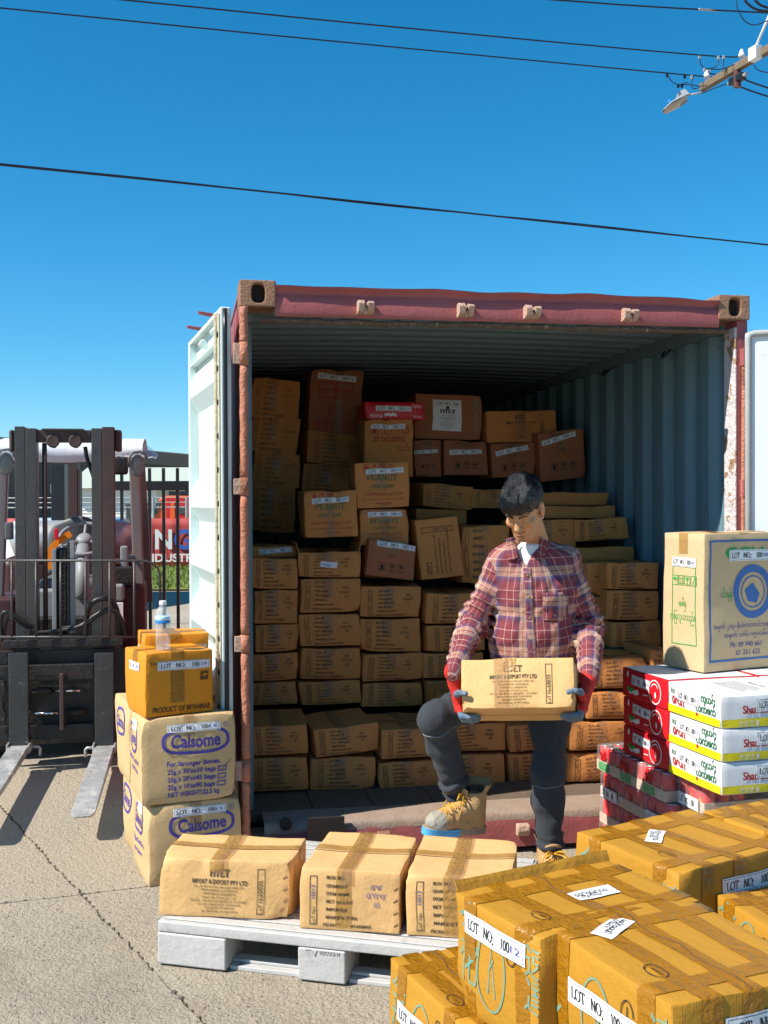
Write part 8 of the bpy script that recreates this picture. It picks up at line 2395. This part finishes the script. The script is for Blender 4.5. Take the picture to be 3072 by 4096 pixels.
# ---- boots
def boot(name, heel, toe_dir, up, blue, flare):
    x = Vector(toe_dir).normalized(); z = (Vector(up) - x * Vector(up).dot(x)).normalized(); y = z.cross(x)
    Mx = Matrix.Translation(Vector(heel)) @ Matrix((x, y, z)).transposed().to_4x4()
    e = empty(name, (0, 0, 0)); e.parent = man; e.matrix_local = Mx
    f = Field((-0.04, -0.08, 0.015), (0.33, 0.08, 0.24), 0.0042)
    f.cap((0.055, 0, 0.08), (0.070, 0, 0.215), 0.046, 0.056, 0.02).ell((0.045, 0, 0.055), (0.050, 0.041, 0.055), 0.02)
    f.cap((0.08, 0, 0.115), (0.20, 0, 0.058), 0.050, 0.043, 0.03).ell((0.235, 0, 0.050), (0.056, 0.049, 0.041), 0.025).cap((0.1, 0, 0.04), (0.22, 0, 0.04), 0.042, 0.044, 0.02)
    f.half((0, 0, -1), -0.022, 0.004); f.half((0.25, 0, 1), 0.205, 0.004)
    f.cap((0.066, 0, 0.17), (0.070, 0, 0.30), 0.034, 0.046, 0.004, True)
    f.warp(lambda P: 0.0025 * vn(P * 45) + 0.0018 * np.sin(P[:, 0] * 190) * np.exp(-((P[:, 0] - 0.175) / 0.025) ** 2))
    V, F = f.mesh()
    fc_ = V[F].mean(1)
    mi = np.where((fc_[:, 0] > 0.222) & (fc_[:, 2] < 0.095), 1, 0)
    rin = np.hypot(fc_[:, 0] - 0.068, fc_[:, 1])
    mi = np.where((fc_[:, 2] > 0.172) & (rin < 0.043), 2, mi)
    skin_obj('upper', V, F, [M['boot'], M['boot_grey'], M['boot_in']], e, mi, smooth_it=1)
    n = 40; ol = []
    for i in range(n):
        t = 2 * math.pi * i / n
        cx = math.cos(t); sy = math.sin(t)
        xx = 0.142 + 0.158 * math.copysign(abs(cx) ** 0.8, cx)
        wv = 0.052 if xx > 0.18 else 0.052 - 0.012 * math.sin(min(1, (0.18 - xx) / 0.1) * 1.57)
        ol.append((xx, wv * math.copysign(abs(sy) ** 0.7, sy)))
    for part_, (z0, z1, m_) in (('sole', (0.0, 0.018, M['sole'])), ('welt', (0.0182, 0.030, None))):
        mb = MB()
        vs = [(u * 1.0, v, z0) for u, v in ol] + [(u, v * 1.02, z1) for u, v in ol]
        mb.cur = 0
        for i in range(n):
            k = (i + 1) % n
            mb.cur = 1 if (blue and ol[i][0] > 0.145) else 0
            mb.add([vs[i], vs[k], vs[n + k], vs[n + i]], [(0, 1, 2, 3)])
        mb.cur = 0
        mb.add(vs[:n], [tuple(range(n - 1, -1, -1))]); mb.add(vs[n:], [tuple(range(n))])
        o = mb.build(part_, [M['sole'], M['sole_blue'] if part_ == 'sole' or blue else M['sole']], e)
        bm = bmesh.new(); bm.from_mesh(o.data); bmesh.ops.remove_doubles(bm, verts=bm.verts, dist=1e-5); bmesh.ops.recalc_face_normals(bm, faces=bm.faces); bm.to_mesh(o.data); bm.free()
    def top(xx):
        ix = int(round((xx - f.lo[0]) / f.res)); iy = f.n[1] // 2
        k = np.where(f.d[ix, iy, :] < 0)[0]
        return float(f.ax[2][k[-1]]) if len(k) else 0.1
    # tongue and collar leather standing open
    V_, F_ = [], []
    for i in range(7):
        for k in range(5):
            a_ = (k - 2) / 2
            V_.append((0.128 + 0.012 * i / 6 * flare - 0.010 * a_ * a_, a_ * (0.026 + 0.010 * i / 6), 0.150 + 0.050 * i / 6 - 0.012 * a_ * a_ * i / 6))
            if i and k: q = i * 5 + k; F_.append((q - 6, q - 5, q, q - 1))
    o = link_mesh('tongue', mesh_from('tongue', V_, F_), M['boot'], e, smooth=True); o.modifiers.new('t', 'SOLIDIFY').thickness = 0.004
    V_, F_ = [], []
    for i in range(5):
        for k in range(13):
            a_ = R(95 + 170 * k / 12)
            r_ = 0.052 + 0.018 * i / 4 * flare
            V_.append((0.066 + r_ * math.cos(a_), r_ * math.sin(a_), 0.185 + 0.050 * i / 4 - 0.012 * abs(math.sin(a_)) * i / 4))
            if i and k: q = i * 13 + k; F_.append((q - 14, q - 13, q, q - 1))
    o = link_mesh('collar', mesh_from('collar', V_, F_), M['boot'], e, smooth=True); o.modifiers.new('t', 'SOLIDIFY').thickness = 0.005
    # laces: crossings, a bow and loose ends
    rr_ = random.Random(name + str(blue))
    for i in range(5):
        xa, xb = 0.118 + 0.021 * i, 0.129 + 0.021 * i
        for s_ in (-1, 1):
            P = [(xa + (xb - xa) * t, s_ * 0.030 * (1 - 2 * t), top(xa + (xb - xa) * t) + 0.004 - 0.010 * (1 - 2 * t) ** 2) for t in (0, 0.25, 0.5, 0.75, 1)]
            MB().tube(P, 0.0026, 6).build('lace', M['lace'], e, smooth=True)
            MB().lathe([(0.0045, -0.001), (0.0045, 0.002), (0.002, 0.002)], (xa, s_ * 0.033, top(xa) - 0.007), 8).build('eyelet', M['rust_cast'], e)
    for s_ in (-1, 1):
        c_ = Vector((0.128, 0, top(0.128) + 0.008))
        P = catmull([c_, c_ + Vector((0.035, s_ * 0.030, 0.020)), c_ + Vector((0.055, s_ * 0.045, -0.002)), c_ + Vector((0.03, s_ * 0.024, 0.002)), c_], 5)
        MB().tube(P, 0.0026, 6).build('lace_bow', M['lace'], e, smooth=True)
        P = catmull([c_, c_ + Vector((0.02, s_ * 0.035, 0.008)), c_ + Vector((0.035, s_ * 0.058, -0.035)), c_ + Vector((0.045, s_ * 0.062, -0.062))], 5)
        MB().tube(P, 0.0024, 6).build('lace_end', M['lace'], e, smooth=True)
    return e
hl_, tl_ = j(1040, 1796, 4.72), j(903, 1802, 4.56)
boot('boot', hl_ , tl_ - hl_, (0.10, -0.05, 1), True, 1.0)
boot('boot', (Jn['anR'][0] - 0.012, Jn['anR'][1] + 0.065, 0.0), (0.10, -1, 0), (0, 0, 1), False, 0.9)

# ---- the box he carries
hbM = (Matrix.Translation(at(1118, 1530, 4.24)) @ Matrix.Rotation(R(-12), 4, 'Z') @ Matrix.Rotation(R(-2.8), 4, 'Y') @ Matrix.Rotation(R(-22), 4, 'X'))
hb = Carton(0.440, 0.25, 0.198, 401, crumple=0.9, bulge=0.004, sag=0.004, cell=0.020, r=0.003, crush=[(-1, -1, 0, 0.09, 0.03), (1, -1, 0, 0.10, 0.02), (0.2, -1, 0, 0.10, 0.012)])
hbe = make('carried_carton', 'tan carton with address print held in both hands by the man', 'carton', hb, M['kraft'], hbM @ Matrix.Translation((0, 0.125, 0.0)))
pp, qq = h_print(hb.w, hb.h)
hb.ink('printed_address', 'F', pp, M['ink_soft'], hbe); hb.ink('handwriting', 'F', qq, M['ink'], hbe, 0.002)
hb.tape_y(M['tape'], hbe, x=-0.03, wid=0.05, dn=0.05); hb.tape_y(M['tape_clear'], hbe, x=-0.06, wid=0.06, dn=0.2, both=(1, 0), name='clear_tape')
hb.ink('bottom_seam', 'U', Ink().rect(-0.22, -0.002, 0.22, 0.002, 12, 1), M['ink_brown'], hbe)
BW = hbe.matrix_world.copy()
def hbp(x, y, z): return np.array((BW @ Vector((x, y, z))) - ML)
# ---- gloved hands closed on the carton's lower edges
def hand(q, s_):
    """s_ = -1 for the hand at the carton's left end, +1 for the right end"""
    w = hb.w / 2
    wr = Jn['wr' + q]
    palm0 = mid(wr, hbp(s_ * (w + 0.030), 0.00, 0.075), 0.45)
    palm = hbp(s_ * (w + 0.026), -0.012, 0.062); palm2 = hbp(s_ * (w + 0.020), -0.012, 0.014)
    lo_ = np.minimum.reduce([wr, palm, palm2]) - 0.14; hi_ = np.maximum.reduce([wr, palm, palm2]) + 0.14
    f = Field(lo_, hi_, 0.0032)
    d_ = Jn['el' + q] - wr; d_ = d_ / np.linalg.norm(d_)
    f.cap(wr + d_ * 0.045, wr, 0.034, 0.032, 0.01); f.cap(wr, palm0, 0.032, 0.032, 0.02)
    for dy in (-0.030, -0.010, 0.010, 0.030):
        f.cap(palm0 + (hbp(0, dy, 0) - hbp(0, 0, 0)) * 0.6, hbp(s_ * (w + 0.024), dy, 0.02), 0.019, 0.016, 0.018)
    fing = []
    for i, (dy, ln) in enumerate(((-0.040, 0.88), (-0.018, 1.0), (0.005, 0.95), (0.027, 0.75))):
        k0 = hbp(s_ * (w + 0.022), dy, 0.022); k1 = hbp(s_ * (w + 0.012), dy * 1.12, -0.012); k2 = hbp(s_ * (w - 0.030 * ln), dy * 1.25, -0.017); k3 = hbp(s_ * (w - 0.056 * ln), dy * 1.3, -0.013)
        f.cap(k0, k1, 0.0125, 0.0115, 0.004); f.cap(k1, k2, 0.0115, 0.0105, 0.003); f.cap(k2, k3, 0.0105, 0.009, 0.003)
        fing += [(k1, k2), (k2, k3)]
    t0 = hbp(s_ * (w + 0.022), -0.045, 0.062); t1 = hbp(s_ * (w + 0.020), -0.098, 0.066); t2 = hbp(s_ * (w + 0.004), -0.142, 0.060); t3 = hbp(s_ * (w - 0.022), -0.145, 0.056)
    f.cap(palm, t0, 0.022, 0.017, 0.015); f.cap(t0, t1, 0.016, 0.013, 0.006); f.cap(t1, t2, 0.013, 0.012, 0.004); f.cap(t2, t3, 0.012, 0.0095, 0.003)
    fing += [(t1, t2), (t2, t3), (palm2, palm2 + 0.001)]
    f.warp(lambda P: 0.0016 * vn(P * 60) + 0.0012 * vn(P * 130))
    V, F = f.mesh()
    fc_ = V[F].mean(1)
    mi = np.zeros(len(F), int)
    for a, b in fing:
        ab = b - a; t = np.clip(((fc_ - a) @ ab) / max(1e-9, ab @ ab), 0, 1)
        mi[np.linalg.norm(fc_ - (a + t[:, None] * ab), axis=1) < 0.0185] = 1
    skin_obj('glove', V, F, [M['glove_red'], M['glove_blue']], man, mi, smooth_it=1)
hand('L', -1); hand('R', 1)
